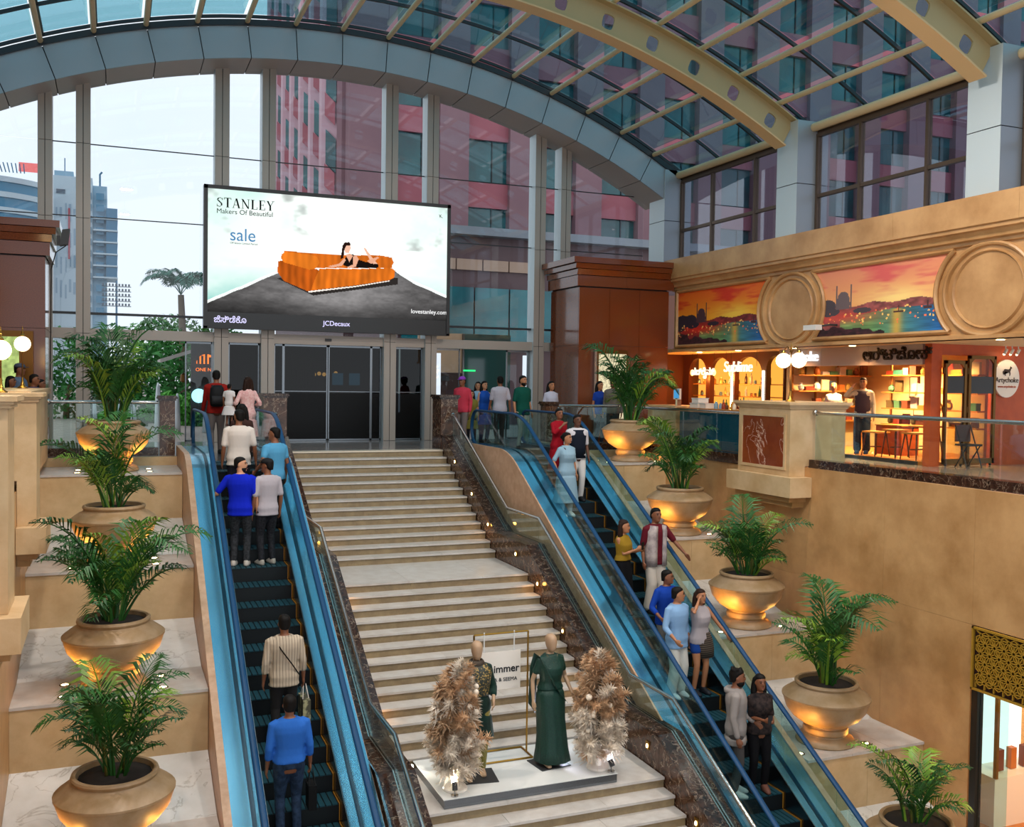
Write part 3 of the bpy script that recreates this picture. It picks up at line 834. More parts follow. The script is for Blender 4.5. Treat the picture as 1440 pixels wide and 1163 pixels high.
SHR = [((1.0, 38.5, .9), (1.7, 1.2, 1.9), 'foliage', 'dark green leafy shrub outside the left doors'),
       ((-1.6, 41, 1.3), (2.0, 1.2, 2.2), 'foliage', 'broad dark tree outside, behind the left terrace palms'),
       ((2.3, 43, 1.6), (1.3, 1.2, 2.2), 'foliage', 'tall leafy tree outside, left of the awning'),
       ((1.9, 37, .2), (1.0, .8, .9), 'foliage2', 'light green shrub below the awning outside'),
       ((.2, 34.5, .0), (.9, .6, .55), 'foliage2', 'low bright green hedge by the fountain jets'),
       ((2.6, 35, .3), (.6, .6, .8), 'foliage2', 'bright fern-like shrub beside the orange sign'),
       ((2.4, 47, 3.2), (1.9, 1.5, 1.3), 'foliage2', 'round green tree top below the tall palm outside'),
       ((4.6, 47, 3.0), (1.4, 1.4, 1.1), 'foliage2', 'round green tree top right of the palm trunk'),
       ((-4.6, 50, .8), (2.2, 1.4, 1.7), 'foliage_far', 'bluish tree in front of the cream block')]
for i, (c, r, mn, lab) in enumerate(SHR):
    t = empty('shrub', (c[0], c[1], 0), label=lab, cat='shrub', group='greenery outside the glass front')
    leaf_cloud(1500, c, r, .13, 40 + i).build('foliage', M[mn], t)
    MB().tube([(c[0], c[1], 0), (c[0] + .1, c[1], max(.3, c[2]))], [.12, .06], 7).build('trunk', M['bark'], t)
def frond_mesh(L, droop, nl, ll, seed, w=.016, up=.9, vshape=.5):
    """one feather palm leaf growing from the origin along +X, rising then arching over"""
    rg = random.Random(seed)
    m = MB(); N = 12
    pts = []
    ang = up; p = Vector((0, 0, 0))
    for i in range(N + 1):
        pts.append(p.copy())
        a = ang - droop * (i / N) ** 1.6
        p = p + Vector((math.cos(a), 0, math.sin(a))) * (L / N)
    m.tube(pts, [max(.003, .012 * (1 - i / N) + .003) for i in range(N + 1)], 4)
    for i in range(nl):
        f = .22 + .78 * (i + .5) / nl
        k = f * N; j = min(N - 1, int(k)); q = pts[j].lerp(pts[j + 1], k - j)
        t = (pts[j + 1] - pts[j]).normalized(); nrm = Vector((-t.z, 0, t.x))
        l = ll * (math.sin(PI * min(1, .18 + f * .86)) ** .6 + .12) * rg.uniform(.85, 1.1)
        for s in (-1, 1):
            d = (t * rg.uniform(.55, .8) + Vector((0, s, 0)) * .8 + nrm * vshape * rg.uniform(.6, 1.1)).normalized()
            side = d.cross(nrm).normalized() * w
            mid = q + d * l * .5; end = q + d * l + Vector((0, 0, -l * rg.uniform(.25, .5)))
            m.add([q, mid + side, end, mid - side], [(0, 1, 2, 3)])
    return m
pt = empty('royal_palm', (2.85, 45, 0), label='tall palm tree outside, rising left of the big screen', cat='palm tree')
MB().tube([(2.95, 45, 0), (2.9, 45, 3), (2.8, 45, 5.2)], [.22, .17, .13], 9).build('trunk', M['bark'], pt, smooth=50)
mat('leaf_haze', '#3d7a68', .6, c2='#2c6357', ns=2)
for i in range(13):
    fm = frond_mesh(2.1, 2.0 + .3 * (i % 3), 26, .62, i, .035, .95 + .25 * (i % 2), .15)
    me = fm.mesh('frond'); me.materials.append(M['leaf_haze'])
    link('frond', me, pt, (-.05, 0, 5.2), (0, 0, i * 2.4))
# stadium light mast
fm = empty('floodlight_mast', (.3, 120, 0), label='distant lattice of floodlights on a mast', cat='floodlights')
MB().tube([(.55, 120, 0), (.55, 120, 12.5)], .12, 5).build('mast', M['tower_dark'], fm)
for i in range(5):
    for j in range(9): MB().box(-.95 + j * .34, -.75 + j * .34, 119.8, 120, 9.7 + i * .55, 9.95 + i * .55).build('lamp_head', M['logo_grey'], fm)
    MB().box(-1.0, 2.1, 119.95, 120.05, 9.6 + i * .55, 9.68 + i * .55).build('crossbar', M['logo_grey'], fm)
# fountain jets
mat('water', '#dfe9f0', .3)
for i, (x, y, h) in enumerate(((-.45, 30.5, .95), (.25, 30.5, 1.05), (1.25, 30, 1.45), (1.75, 29.5, 1.15), (.6, 30.2, .8))):
    t = empty('fountain_jet', (x, y, 0), label='white water jet of the plaza fountain', cat='fountain', group='fountain jets outside the left doors')
    m = MB(); m.lathe([(.10, 0), (.09, h * .3), (.07, h * .7), (.05, h * .9), (.02, h)], 8, (x, y, 0)); m.build('jet', M['water'], t, smooth=0)
# awning, sign and lantern outside
aw = empty('shop_awning', (2.6, 33, 0), label='white slatted awning outside, above the orange sign', cat='awning')
mat('awning', '#b9b4ae', .6)
MB().prism([(1.4, 2.05), (3.4, 2.75), (3.4, 2.85), (1.4, 2.17)], 32, 34, 'Y').build('canopy', M['awning'], aw)
MB().box(3.25, 3.33, 33.2, 33.3, 0, 2.75).build('post', M['bark'], aw)
sg = empty('cafe_sign', (2.5, 27.6, 0), label='glass panel with a glowing orange round cafe sign by the left doors', cat='sign')
emit('orange_sign', '#ff7a1e', 1.6); emit('teal_ring', '#9fe8ee', 2.0)
MB().box(1.98, 2.62, 27.65, 27.68, -.01, 2.55).build('panel', M['charcoal'], sg)
a = [(2.38 + .26 * math.cos(t), 1.98 + .26 * math.sin(t)) for t in [PI * i / 14 for i in range(15)]]
MB().prism(a, 27.6, 27.64, 'Y').build('half_disc', M['orange_sign'], sg)
m = MB(); [m.box(2.14 + i * .1, 2.2 + i * .1, 27.585, 27.6, 1.98, 2.16 + .04 * (i % 3)) for i in range(5)]; m.build('skyline', M['black'], sg)
a = [(2.18 + .19 * math.cos(t), 1.12 + .19 * math.sin(t)) for t in [2 * PI * i / 20 for i in range(20)]]
MB().prism(a, 27.5, 27.54, 'Y').build('round_light', M['teal_ring'], sg)
def text(body, size, m, parent, loc, rot=(PI / 2, 0, 0), ext=.004, align='LEFT', name='lettering', sx=1, bold=0, shear=0):
    cu = bpy.data.curves.new('t', 'FONT'); cu.body = body; cu.size = size; cu.extrude = ext; cu.align_x = align; cu.offset = bold; cu.shear = shear
    o = bpy.data.objects.new('t', cu)
    me = bpy.data.meshes.new_from_object(o); me.materials.clear(); me.materials.append(m)
    bpy.data.objects.remove(o)
    loc = Vector(loc) - (ORG.get(parent.name, Vector()) if parent else Vector())
    return link(name, me, parent, loc, rot, (sx, 1, 1))
text('ONE NC', .13, M['orange_sign'], sg, (2.1, 27.62, 1.78)); text('BARISTA', .09, M['orange_sign'], sg, (2.13, 27.62, 1.66)) if False else None
lt = empty('hanging_lantern', (2.15, 33, 1.6), label='small lantern hanging under the awning outside', cat='lantern')
MB().lathe([(.02, .3), (.1, .25), (.11, .05), (.06, 0)], 8, (2.15, 33, 1.45)).build('body', M['bronze'], lt)
MB().tube([(2.15, 33, 1.75), (2.15, 33, 2.36)], .008, 4).build('chain', M['black'], lt)
MB().ball((2.15, 33, 1.58), .05, 8, 6).build('bulb', M['warm_glow'], lt)
# ================================================================ ESCALATORS
T30 = math.tan(PI / 6); Y00 = 18.6
def pz(y):          # pitch line of the steps (nosings)
    y2, y1 = Y00 + .536, Y00 - .464
    if y >= y2: return 0.
    if y <= y1: return T30 * (y - Y00)
    R_ = 2.0
    return -(R_ - math.sqrt(max(0, R_ * R_ - (y2 - y) ** 2)))
YP = [21.2, 20.6, 20.0, 19.5, 19.3] + [19.14 - .125 * i for i in range(9)] + [17.5, 16.4, 15.2, 14.0, 12.8, 11.6, 10.4, 9.2, 8.2, 7.71]
STEP0 = 19.3
def step_y(k): return STEP0 - .4 * k
def escalator(xl, xr, lab):
    t = empty('escalator', ((xl + xr) / 2, 19, 0), label=lab, cat='escalator')
    for k in range(0, 29):
        y = step_y(k); z = pz(y)
        zn = pz(y + .4) if k else 0
        s_ = MB().box(xl + .165, xr - .165, y + .012, y + .05, z - max(.24, .02), z - .02)
        s_.box(xl + .165, xr - .165, y + .04, y + .40, z - .05, z - .012)
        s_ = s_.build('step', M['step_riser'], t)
        g = MB(); n = 11
        w_ = (xr - xl - .36) / n
        for j in range(n): g.box(xl + .18 + j * w_, xl + .18 + (j + .8) * w_, y, y + .40, z - .014, z)
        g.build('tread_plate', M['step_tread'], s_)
        for a, b in ((xl + .166, xl + .178), (xr - .178, xr - .166)): MB().prism([(y, z + .002), (y + .4, z + .002), (y + .4, z - .012), (y + .012, z - .012), (y + .012, z - .22), (y, z - .22)], a, b).build('edge_line', M['step_yellow'], s_)
    up = lambda d: [(y, pz(y) + d) for y in YP]
    for x, s in ((xl, 1), (xr, -1)):
        side = lambda a, b: sorted((x + s * a, x + s * b))
        o0, o1 = side(-.27, -.035)
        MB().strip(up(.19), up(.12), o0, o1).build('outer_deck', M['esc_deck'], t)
        o0, o1 = side(-.035, .035)
        MB().strip(up(.165), up(.12), o0, o1).build('glass_slot', M['esc_dark'], t)
        o0, o1 = side(.035, .15)
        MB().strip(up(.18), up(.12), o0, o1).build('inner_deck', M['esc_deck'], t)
        o0, o1 = side(.145, .16)
        MB().strip(up(.18), up(-.3), o0, o1).build('skirt', M['steel_dark'], t)
        # glass balustrade panes
        yy = [21.25, 20.2, 19.15] + [18.1 - 1.32 * i for i in range(9)]
        for a, b in zip(yy, yy[1:]):
            q = [a - .008] + [y for y in YP if b + .01 < y < a - .01] + [b + .008]
            V = [(y, pz(y) + .17) for y in q]; W = [(y, pz(y) + .92) for y in q]
            MB().strip(W, V, x - .006, x + .006).build('glass_pane', M['esc_glass'], t)
        pane = [(21.25 + .28 * math.sin(a), .545 + .375 * math.cos(a)) for a in [PI * i / 10 for i in range(11)]]
        MB().prism(pane, x - .006, x + .006).build('glass_pane', M['esc_glass'], t)
        # handrail
        path = [(x, 21.3, .17), (x, 21.5, .24)] + [(x, 21.25 + .33 * math.sin(a), .545 + .395 * math.cos(a)) for a in [PI * (1 - i / 10) for i in range(1, 11)]]
        path += [(x, y, pz(y) + .94) for y in YP if y < 21.2]
        MB().tube(path, [(.043, .026)] * len(path), 10).build('handrail', M['esc_rail'], t, smooth=60)
    MB().box(xl + .03, xr - .03, 19.7, 21.75, -.03, .004).build('floor_plate', M['steel_dark'], t)
    MB().box(xl + .16, xr - .16, 19.57, 19.71, -.03, .006).build('comb_plate', M['steel'], t)
    tr = MB().strip([(y, pz(y) - .27) for y in YP], [(y, pz(y) - 1.1) for y in YP], xl - .2, xr + .2)
    tr.build('truss', M['black'], t)
    # stone-clad outer sides
    for a, b in ((xl - .36, xl - .262) if xl < 5 else (xl - .29, xl - .262), (xr + .262, xr + .36) if xl > 5 else (xr + .255, xr + .275)):
        for i, (p, q) in enumerate(((21.25, 19.2), (19.2, 16.2), (16.2, 13.2), (13.2, 10.2), (10.2, 7.8))):
            ys_ = [p] + [y for y in YP if q + .01 < y < p - .01] + [q]
            MB().strip([(y, pz(y) + (.16 if y > 21.2 else (.21 if abs(b - a) > .025 else .185))) for y in ys_], [(y, min(pz(y) - 1.2, -.5)) for y in ys_], a, b).build('side_cladding', M['clad_stone'], t)
    return t
mat('clad_stone', '#c7a083', .45, c2='#b08868', ns=6, nd=8)
ESC_L = escalator(1.6, 2.85, 'escalator going up on the left of the staircase, seen from behind the riders')
ESC_R = escalator(7.82, 9.07, 'escalator coming down on the right of the staircase, riders facing the viewer')
# ================================================================ PLANTERS
URN_BASE = [(.001, 0), (.43, 0), (.445, .02), (.44, .05), (.40, .10), (.315, .13), (.31, .145), (.335, .17), (.34, .21), (.33, .245), (.305, .265), (.30, .29), (.001, .29)]
URN_BOWL = [(.001, .285), (.30, .285), (.37, .31), (.50, .40), (.595, .52), (.638, .65), (.646, .69), (.66, .70), (.662, .725), (.645, .74), (.53, .825), (.475, .85), (.455, .875), (.468, .893), (.478, .915), (.47, .94), (.445, .95), (.42, .94), (.415, .87), (.001, .865)]
urn_base = MB().lathe(URN_BASE, 36).mesh('pedestal', smooth=35); urn_base.materials.append(M['urn_stone'])
urn_bowl = MB().lathe(URN_BOWL, 40).mesh('bowl', smooth=35); urn_bowl.materials.append(M['urn_stone'])
soil_m = MB().lathe([(.001, .86), (.41, .86), (.40, .89), (.2, .905), (.001, .91)], 20).mesh('soil', smooth=0); soil_m.materials.append(M['soil'])
FR = []
for i in range(9):
    L = (1.0, 1.15, 1.3, .85, 1.05, 1.25, .7, .8, .6)[i]
    me = frond_mesh(L, (1.5, 1.7, 1.9, 1.2, 2.2, 1.6, 1.9, 1.3, 1.0)[i], 24 if L > .8 else 18, .34 * L ** .6, 100 + i, .0135, (1.25, 1.3, 1.35, 1.2, 1.25, 1.42, .95, 1.1, .9)[i], .35).mesh('frond')
    me.materials.append(M['leaf']); me2 = me.copy(); me2.materials.clear(); me2.materials.append(M['leaf_light'])
    FR.append((me, me2))
def planter(x, y, z, lab, seed, sc_=1.0, n=20, tall=1.0):
    t = empty('potted_palm', (x, y, z), label=lab, cat='potted palm', group='palms in stone urns on the terraces')
    link('pedestal', urn_base, t); link('bowl', urn_bowl, t); link('soil', soil_m, t)
    rg = random.Random(seed)
    for i in range(n):
        k = rg.randrange(9)
        lo = 1 if rg.random() < .22 else 0
        a = i * 2.4 + rg.uniform(-.4, .4); r = rg.uniform(.02, .16)
        s = sc_ * rg.uniform(.8, 1.1)
        link('frond', FR[k][lo], t, (r * math.cos(a), r * math.sin(a), .88), (rg.uniform(-.2, .2), rg.uniform(-.25, .12) * 1.0, a), (s, s, s * tall))
    for i in range(3):
        a = rg.uniform(0, 6.28); r = .1
        st_ = MB().tube([(r * math.cos(a), r * math.sin(a), .86), (r * 1.3 * math.cos(a), r * 1.3 * math.sin(a), .86 + .5 * tall)], [.02, .012], 6).mesh('cane', smooth=0); st_.materials.append(M['stem'])
        link('cane', st_, t)
ORD = ['topmost', 'second from the top', 'third from the top', 'fourth from the top', 'lowest']
PY = [SHELF_Y[n] + (.55 if n else .6) for n in range(5)]
PLX = [.05, .05, .04, .05, .05]; PRX = [11.05, 10.62, 10.41, 10.22, 9.98]
for n in range(4):
    planter(PLX[n], PY[n], SHELF_Z[n], f'palm in a stone urn on the left terrace, {ORD[n]} of four', 20 + n, (1.4, 1.2, 1.3, 1.2)[n], (22, 16, 24, 17)[n], (1.5, 1.25, 1.25, 1.2)[n])
for n in range(5):
    planter(PRX[n], PY[n] + (.2 if n == 4 else 0), SHELF_Z[n], f'palm in a stone urn on the right terrace, {ORD[n]} of five', 60 + n, (1.35, 1.25, 1.2, 1.4, 1.1)[n], (20, 19, 22, 16, 14)[n], (1.45, 1.35, 1.1, 1.2, 1.1)[n])

# recessed uplights in the shelves
ring_m = MB().rings([[(r * math.cos(2 * PI * j / 16), r * math.sin(2 * PI * j / 16), z) for j in range(16)] for r, z in ((.075, 0), (.072, .006), (.05, .006), (.048, .0))], cap=False).mesh('trim_ring'); ring_m.materials.append(M['bronze'])
lens_m = MB().lathe([(.001, .001), (.05, .001), (.04, .006), (.001, .008)], 14).mesh('lens'); lens_m.materials.append(M['lens_glow'])
UP_W = 85
def uplights(cx, cy, z, side, rank):
    for i, (dx, dy) in enumerate(((-.62, -.3), (-.62, .25), (.62, -.3), (.62, .25))):
        pos = (('front left', 'back left', 'front right', 'back right')[i])
        t = empty('recessed_light', (cx + dx, cy + dy, z + .0), label=f'{pos} floor light around the {rank} urn of the {side} terrace', cat='floor light', group='recessed floor lights on the terraces')
        link('trim_ring', ring_m, t); link('lens', lens_m, t)
        if i in (0, 2):
            d = Vector((-dx * .55, .22, .42))
            lamp('SPOT', (cx + dx * 1.1, cy - .34, z + .03), UP_W, '#ffb347', t, name='uplight_beam', spot_size=1.5, spot_blend=1.0, shadow_soft_size=.05, rot=d.to_track_quat('-Z', 'Y').to_euler())
for n in range(4): uplights(PLX[n], PY[n], SHELF_Z[n], 'left', ('top', 'second', 'third', 'fourth')[n])
for n in range(5): uplights(PRX[n] - (.1 if n < 4 else 0), PY[n] + (.2 if n == 4 else 0), SHELF_Z[n], 'right', ('top', 'second', 'third', 'fourth', 'lowest')[n])

# step lights in the stair side walls
SLR = [(20.9, -.20), (19.75, -.8), (18.75, -1.32), (17.25, -1.68), (16.2, -2.05), (15.1, -2.65), (13.9, -3.28), (12.2, -3.62), (10.9, -4.2)]
stem_n = ['topmost', 'second', 'third', 'fourth', 'fifth', 'sixth', 'seventh', 'eighth', 'ninth']
for side, x, s in (('right', SX1 + .015, -1), ('left', SX0 - .015, 1)):
    for i, (y, z) in enumerate(SLR):
        t = empty('step_light', (x, y, z), label=f'small brass step light in the {side} stair wall, {stem_n[i]} from the top', cat='step light', group='step lights along the staircase')
        x0, x1 = sorted((x, x + s * .02))
        MB().box(x0, x1, y - .045, y + .045, z - .06, z + .06).build('plate', M['brass'], t)
        MB().ball((x + s * .022, y, z - .01), (.012, .022, .03), 8, 6).build('lens', M['lens_glow'], t)
        if i in (2, 4, 6): lamp('POINT', (x + s * .12, y, z - .02), 1.2, '#ffb04a', t, name='step_light_glow', shadow_soft_size=.03)

# ================================================================ PEDESTALS AND GLOBE LAMPS
def pedestal(lab, x, s, y0, y1, z0, zt, inner, panel):
    """x: face toward the hall, s: direction away from the hall"""
    t = empty('stone_pedestal', (x, (y0 + y1) / 2, z0), label=lab, cat='pedestal', group='stone pedestals at the balcony edges')
    def bx(m, a, b, ya, yb, za, zb): q = sorted((x + s * a, x + s * b)); m.box(q[0], q[1], ya, yb, za, zb)
    m = MB(); bx(m, 0, inner, y0, y1, z0, zt - .12); bx(m, inner, 1.25, y0, y1, .145, zt - .12); m.build('shaft', M['cream_stone'], t)
    m = MB()
    for e, h0, h1 in ((.03, .12, .08), (.06, .08, .05), (.09, .05, 0)): q = sorted((x - s * e, x + s * (1.25 + e))); m.box(q[0], q[1], y0 - e, y1 + e, zt - h0, zt - h1)
    m.build('cap', M['cream_stone'], t)
    m = MB(); bx(m, -.13, inner, y0 - .2, y1 + .2, z0 - .36, z0 - .002); m.build('base_block', M['cream_stone'], t)
    m = MB(); bx(m, -.02, inner, y0 - .05, y1 + .05, z0 - .46, z0 - .362); bx(m, .08, inner, y0 - .0, y1, z0 - .56, z0 - .46); m.build('corbel', M['cream_dark'], t)
    if panel:
        ya, yb, za, zb = y0 + .15, y1 - .15, z0 + .16, zt - .28
        m = MB()
        for q in ((ya - .05, yb + .05, zb, zb + .05), (ya - .05, yb + .05, za - .05, za), (ya - .05, ya, za, zb), (yb, yb + .05, za, zb)): bx(m, -.025, 0, *q)
        m.build('panel_frame', M['cream_stone'], t)
        m = MB(); bx(m, -.012, 0, ya, yb, za, zb); m.build('marble_inlay', M['red_marble'], t)
    return t
pedestal('stone pedestal with a red marble inlay on the right balcony edge', 11.3, 1, 14.4, 15.95, -.04, 1.31, .345, True)
pedestal('nearest stone pedestal on the left balcony edge', -.95, -1, 10.9, 11.6, -.8, 1.38, .245, False)
pedestal('middle stone pedestal on the left balcony edge', -.95, -1, 14.95, 15.65, -.48, 1.35, .245, False)
lw2 = empty('parapet_wall', (-1.3, 18, 0), label='low cream stone parapet behind the left balcony pedestals', cat='parapet')
MB().box(-1.75, -1.12, 15.76, 20.7, .001, 1.26).build('wall', M['cream_stone'], lw2); MB().box(-1.8, -1.07, 15.76, 20.75, 1.26, 1.36).build('coping', M['cream_stone'], lw2)

def globe_lamp(x, y, z, lab, h=.95, glob=((0, .22), (0, -.22)), pw=18):
    t = empty('globe_lamp', (x, y, z), label=lab, cat='lamp', group='brass lamps with white globes on the parapets')
    MB().lathe([(.001, 0), (.09, 0), (.085, .02), (.045, .045), (.03, .09), (.022, .12), (.018, .2)], 14, (x, y, z)).build('base', M['brass'], t, smooth=40)
    MB().tube([(x, y, z + .15), (x, y, z + h)], .014, 8).build('pole', M['bronze'], t)
    MB().lathe([(.02, 0), (.024, .03), (.008, .05), (.012, .08), (.001, .14)], 8, (x, y, z + h)).build('finial', M['brass'], t)
    for dx, dy in glob:
        a = [(x + dx * q, y + dy * q, z + h - .1 + .17 * math.sin(PI * min(1, q * .9))) for q in (0, .25, .5, .75, 1)]
        MB().tube(a, .009, 6).build('arm', M['bronze'], t)
        g = MB().ball((x + dx, y + dy, z + h - .19), .138, 20, 14).build('globe', M['globe_glow'], t, smooth=0)
        MB().lathe([(.04, 0), (.045, .02), (.02, .05)], 10, (x + dx, y + dy, z + h - .055)).build('collar', M['brass'], t)
        lamp('POINT', (x + dx, y + dy, z + h - .42), pw * .35, '#ffc477', t, name='globe_light', shadow_soft_size=.12)
    return t
globe_lamp(11.6, 14.8, 1.31, 'twin globe lamp on the red-inlaid pedestal of the right balcony')
globe_lamp(-1.42, 15.3, 1.35, 'globe lamp on the middle pedestal of the left balcony', .78, ((0, .0),))
globe_lamp(-1.5, 20.0, 1.36, 'globe lamp at the far end of the left parapet', 1.0, ((0, .0),))

# ================================================================ BIG SCREEN
def inpoly(U, V, P):
    c = np.zeros(U.shape, bool); n = len(P)
    for i in range(n):
        x0, y0 = P[i]; x1, y1 = P[(i + 1) % n]
        if y0 == y1: continue
        k = ((y0 > V) != (y1 > V)) & (U < (x1 - x0) * (V - y0) / (y1 - y0) + x0)
        c ^= k
    return c
def srgb2lin(a): return np.where(a <= .04045, a / 12.92, ((a + .055) / 1.055) ** 2.4)
def hx(h): return np.array([int(h[i:i + 2], 16) / 255 for i in (1, 3, 5)])
def noise2(U, V, seed, octs=((6, 4), (13, 9), (29, 21), (61, 47))):
    rg = np.random.default_rng(seed); o = np.zeros(U.shape); amp = 1
    for a, b in octs:
        g = rg.random((b + 2, a + 2)); x, y = U * a, V * b
        i, j = np.clip(x.astype(int), 0, a), np.clip(y.astype(int), 0, b); fx, fy = x - i, y - j
        fx = fx * fx * (3 - 2 * fx); fy = fy * fy * (3 - 2 * fy)
        o += amp * ((g[j, i] * (1 - fx) + g[j, i + 1] * fx) * (1 - fy) + (g[j + 1, i] * (1 - fx) + g[j + 1, i + 1] * fx) * fy - .5); amp *= .55
    return o
def picture(name, nu, nv, fn, P, m, parent, mask=None):
    """grid mesh with per-face print colours; P(u,v)->world, v downwards"""
    u = (np.arange(nu) + .5) / nu; v = (np.arange(nv) + .5) / nv
    U, V = np.meshgrid(u, v)
    C = np.clip(fn(U, V), 0, 1).reshape(-1, 3)
    keep = np.ones(nu * nv, bool) if mask is None else mask(U, V).ravel()
    off = ORG[parent.name]
    gu, gv = np.meshgrid(np.arange(nu + 1) / nu, np.arange(nv + 1) / nv)
    vv = [tuple(Vector(P(a, b)) - off) for a, b in zip(gu.ravel(), gv.ravel())]
    q = np.arange(nu * nv); r, c = q // nu, q % nu
    F = np.stack([r * (nu + 1) + c, (r + 1) * (nu + 1) + c, (r + 1) * (nu + 1) + c + 1, r * (nu + 1) + c + 1], 1)[keep]
    me = bpy.data.meshes.new(name); me.from_pydata(vv, [], F.tolist())
    ca = me.color_attributes.new('Col', 'FLOAT_COLOR', 'CORNER')
    L = np.ones((len(F), 4, 4)); L[:, :, :3] = srgb2lin(C[keep])[:, None, :]
    ca.data.foreach_set('color', L.astype(np.float32).ravel())
    me.materials.append(m)
    return link(name, me, parent)
def ad(U, V):
    C = np.zeros(U.shape + (3,))
    sky = hx('#fbfcf8'); mint = hx('#bfe3da'); w = np.clip(1.1 - 2.4 * np.abs(U - .56) * (1.1 - V * .6), 0, 1)
    n1 = noise2(U, V, 1)
    t = np.clip(.55 * (1 - w) + .55 * np.clip(n1, -.2, .8) * (1 - w * .6), 0, 1)[..., None]
    C[:] = sky * (1 - t) + mint * t
    dk = np.clip(noise2(U, V, 4) - .42, 0, .5)[..., None] * (V < .4)[..., None]
    C = C * (1 - dk * .8)
    sea = (V > .60 + .05 * np.abs(U - .5)) & ((U < .30) | (U > .72))
    ts = np.clip((V - .6) * 2.3, 0, 1)[..., None] * np.clip(.75 + noise2(U, V, 2), .2, 1)[..., None]
    C = np.where(sea[..., None], hx('#e8f4ef') * (1 - ts) + hx('#6fb9ae') * ts, C)
    bl = [0, .1, .15, .22, .274, .30, .5, .77, .85, 1.0]; bv = [.925, .82, .77, .70, .645, .64, .64, .58, .67, .785]
    edge = np.interp(U, bl, bv) + .012 * noise2(U, V, 7)
    beach = V > edge
    d = np.clip((V - edge) * 2.2, 0, 1)
    sh = .36 + .16 * np.exp(-((U - .55) / .28) ** 2) * (V > .6) + .10 * noise2(U, V, 3, ((20, 30), (60, 80), (120, 100)))
    sh = sh * (1 - .55 * np.clip((V - .86) * 6, 0, 1)) * (1 - .3 * np.abs(U - .5))
    C = np.where(beach[..., None], np.stack([sh, sh * .98, sh * .98], -1), C)
    foam = np.abs(V - edge) < .012
    C = np.where((foam & ((U < .28) | (U > .77)))[..., None], hx('#f4fbf8'), C)
    # sofa
    def fill(P, col, sd=None, amp=.12):
        nonlocal C
        k = inpoly(U, V, P)
        c = np.broadcast_to(hx(col), U.shape + (3,)).copy()
        if sd is not None:
            g = np.sin(U * 210 + 2 * noise2(U, V, sd)) * amp * .35 + noise2(U, V, sd, ((40, 6), (90, 14))) * amp * 1.3
            c = c * (1 + g[..., None])
        C = np.where(k[..., None], c, C)
    fill([(.27, .70), (.42, .83), (.78, .70), (.78, .64), (.45, .66)], '#2c2826')
    fill([(.30, .47), (.55, .475), (.70, .455), (.755, .47), (.755, .56), (.40, .60), (.31, .56)], '#c2611a', 11)
    fill([(.276, .56), (.30, .545), (.40, .59), (.44, .61), (.445, .70), (.41, .79), (.395, .795), (.30, .72), (.274, .65)], '#a84e14', 12, .2)
    fill([(.29, .50), (.305, .475), (.40, .485), (.435, .50), (.445, .55), (.43, .60), (.405, .615), (.30, .565), (.288, .535)], '#d5711f', 13, .1)
    fill([(.445, .60), (.60, .585), (.755, .56), (.768, .585), (.765, .64), (.745, .665), (.60, .725), (.41, .79), (.425, .70)], '#d06a1c', 14, .16)
    fill([(.69, .49), (.715, .475), (.755, .48), (.762, .51), (.75, .555), (.70, .56)], '#c2611a', 15)
    fill([(.40, .795), (.60, .73), (.745, .668), (.745, .675), (.60, .74), (.40, .808)], '#efe6dd')
    # reclining figure : dress, arms, legs, head, hair
    fill([(.54, .555), (.56, .47), (.585, .46), (.60, .50), (.64, .52), (.695, .535), (.695, .565), (.62, .575), (.56, .57)], '#17110f')
    fill([(.48, .575), (.525, .55), (.548, .50), (.555, .515), (.54, .565), (.50, .585)], '#d9a184')
    fill([(.585, .48), (.60, .47), (.61, .50), (.598, .565), (.57, .585), (.56, .575), (.585, .55)], '#d9a184')
    fill([(.555, .47), (.572, .455), (.585, .475), (.57, .53)], '#d9a184')
    fill([(.63, .40), (.637, .40), (.668, .48), (.69, .53), (.675, .535), (.655, .49)], '#e0ae93')
    fill([(.645, .51), (.69, .47), (.698, .475), (.665, .535)], '#d9a184')
    fill([(.545, .40), (.555, .375), (.572, .38), (.576, .41), (.568, .45), (.553, .455)], '#e2b39a')
    fill([(.537, .45), (.541, .39), (.552, .362), (.57, .36), (.577, .385), (.556, .392), (.549, .43), (.545, .50), (.532, .51)], '#241410')
    return C
BBX0, BBX1, BBY, BBZ0, BBZ1 = 2.08, 8.38, 25.0, 2.82, 6.30
bb = empty('video_billboard', (5.2, BBY, BBZ0), label='large advertising screen showing an orange sofa on a dark beach, hung on the glass front', cat='screen')
mat('screen_frame', '#15171a', .35)
m = MB(); m.box(BBX0, BBX1, BBY + .012, BBY + .24, BBZ0, BBZ1); m.build('housing', M['screen_frame'], bb)
m = MB()
for q in ((BBX0, BBX1, BBZ1 - .09, BBZ1), (BBX0, BBX1, BBZ0, BBZ0 + .05), (BBX0, BBX0 + .09, BBZ0, BBZ1), (BBX1 - .09, BBX1, BBZ0, BBZ1)): m.box(q[0], q[1], BBY - .03, BBY + .02, q[2], q[3])
m.build('frame', M['screen_frame'], bb)
px0, px1, pz0, pz1 = BBX0 + .09, BBX1 - .09, BBZ0 + .40, BBZ1 - .09
vcol('screen_print', 1.25)
picture('display', 420, 190, ad, lambda u, v: (px0 + (px1 - px0) * u, BBY, pz1 - (pz1 - pz0) * v), M['screen_print'], bb)
MB().box(px0, px1, BBY + .002, BBY + .011, BBZ0 + .05, pz0).build('lower_band', M['screen_frame'], bb)
emit('ink_black', '#0a0a0c', .3); emit('ink_blue', '#5b93c6', .9); emit('ink_white', '#ffffff', 1.0); emit('glow_violet', '#d8d4ff', 1.3)
def S(u, v): return (px0 + (px1 - px0) * u, BBY - .004, pz1 - (pz1 - pz0) * v)
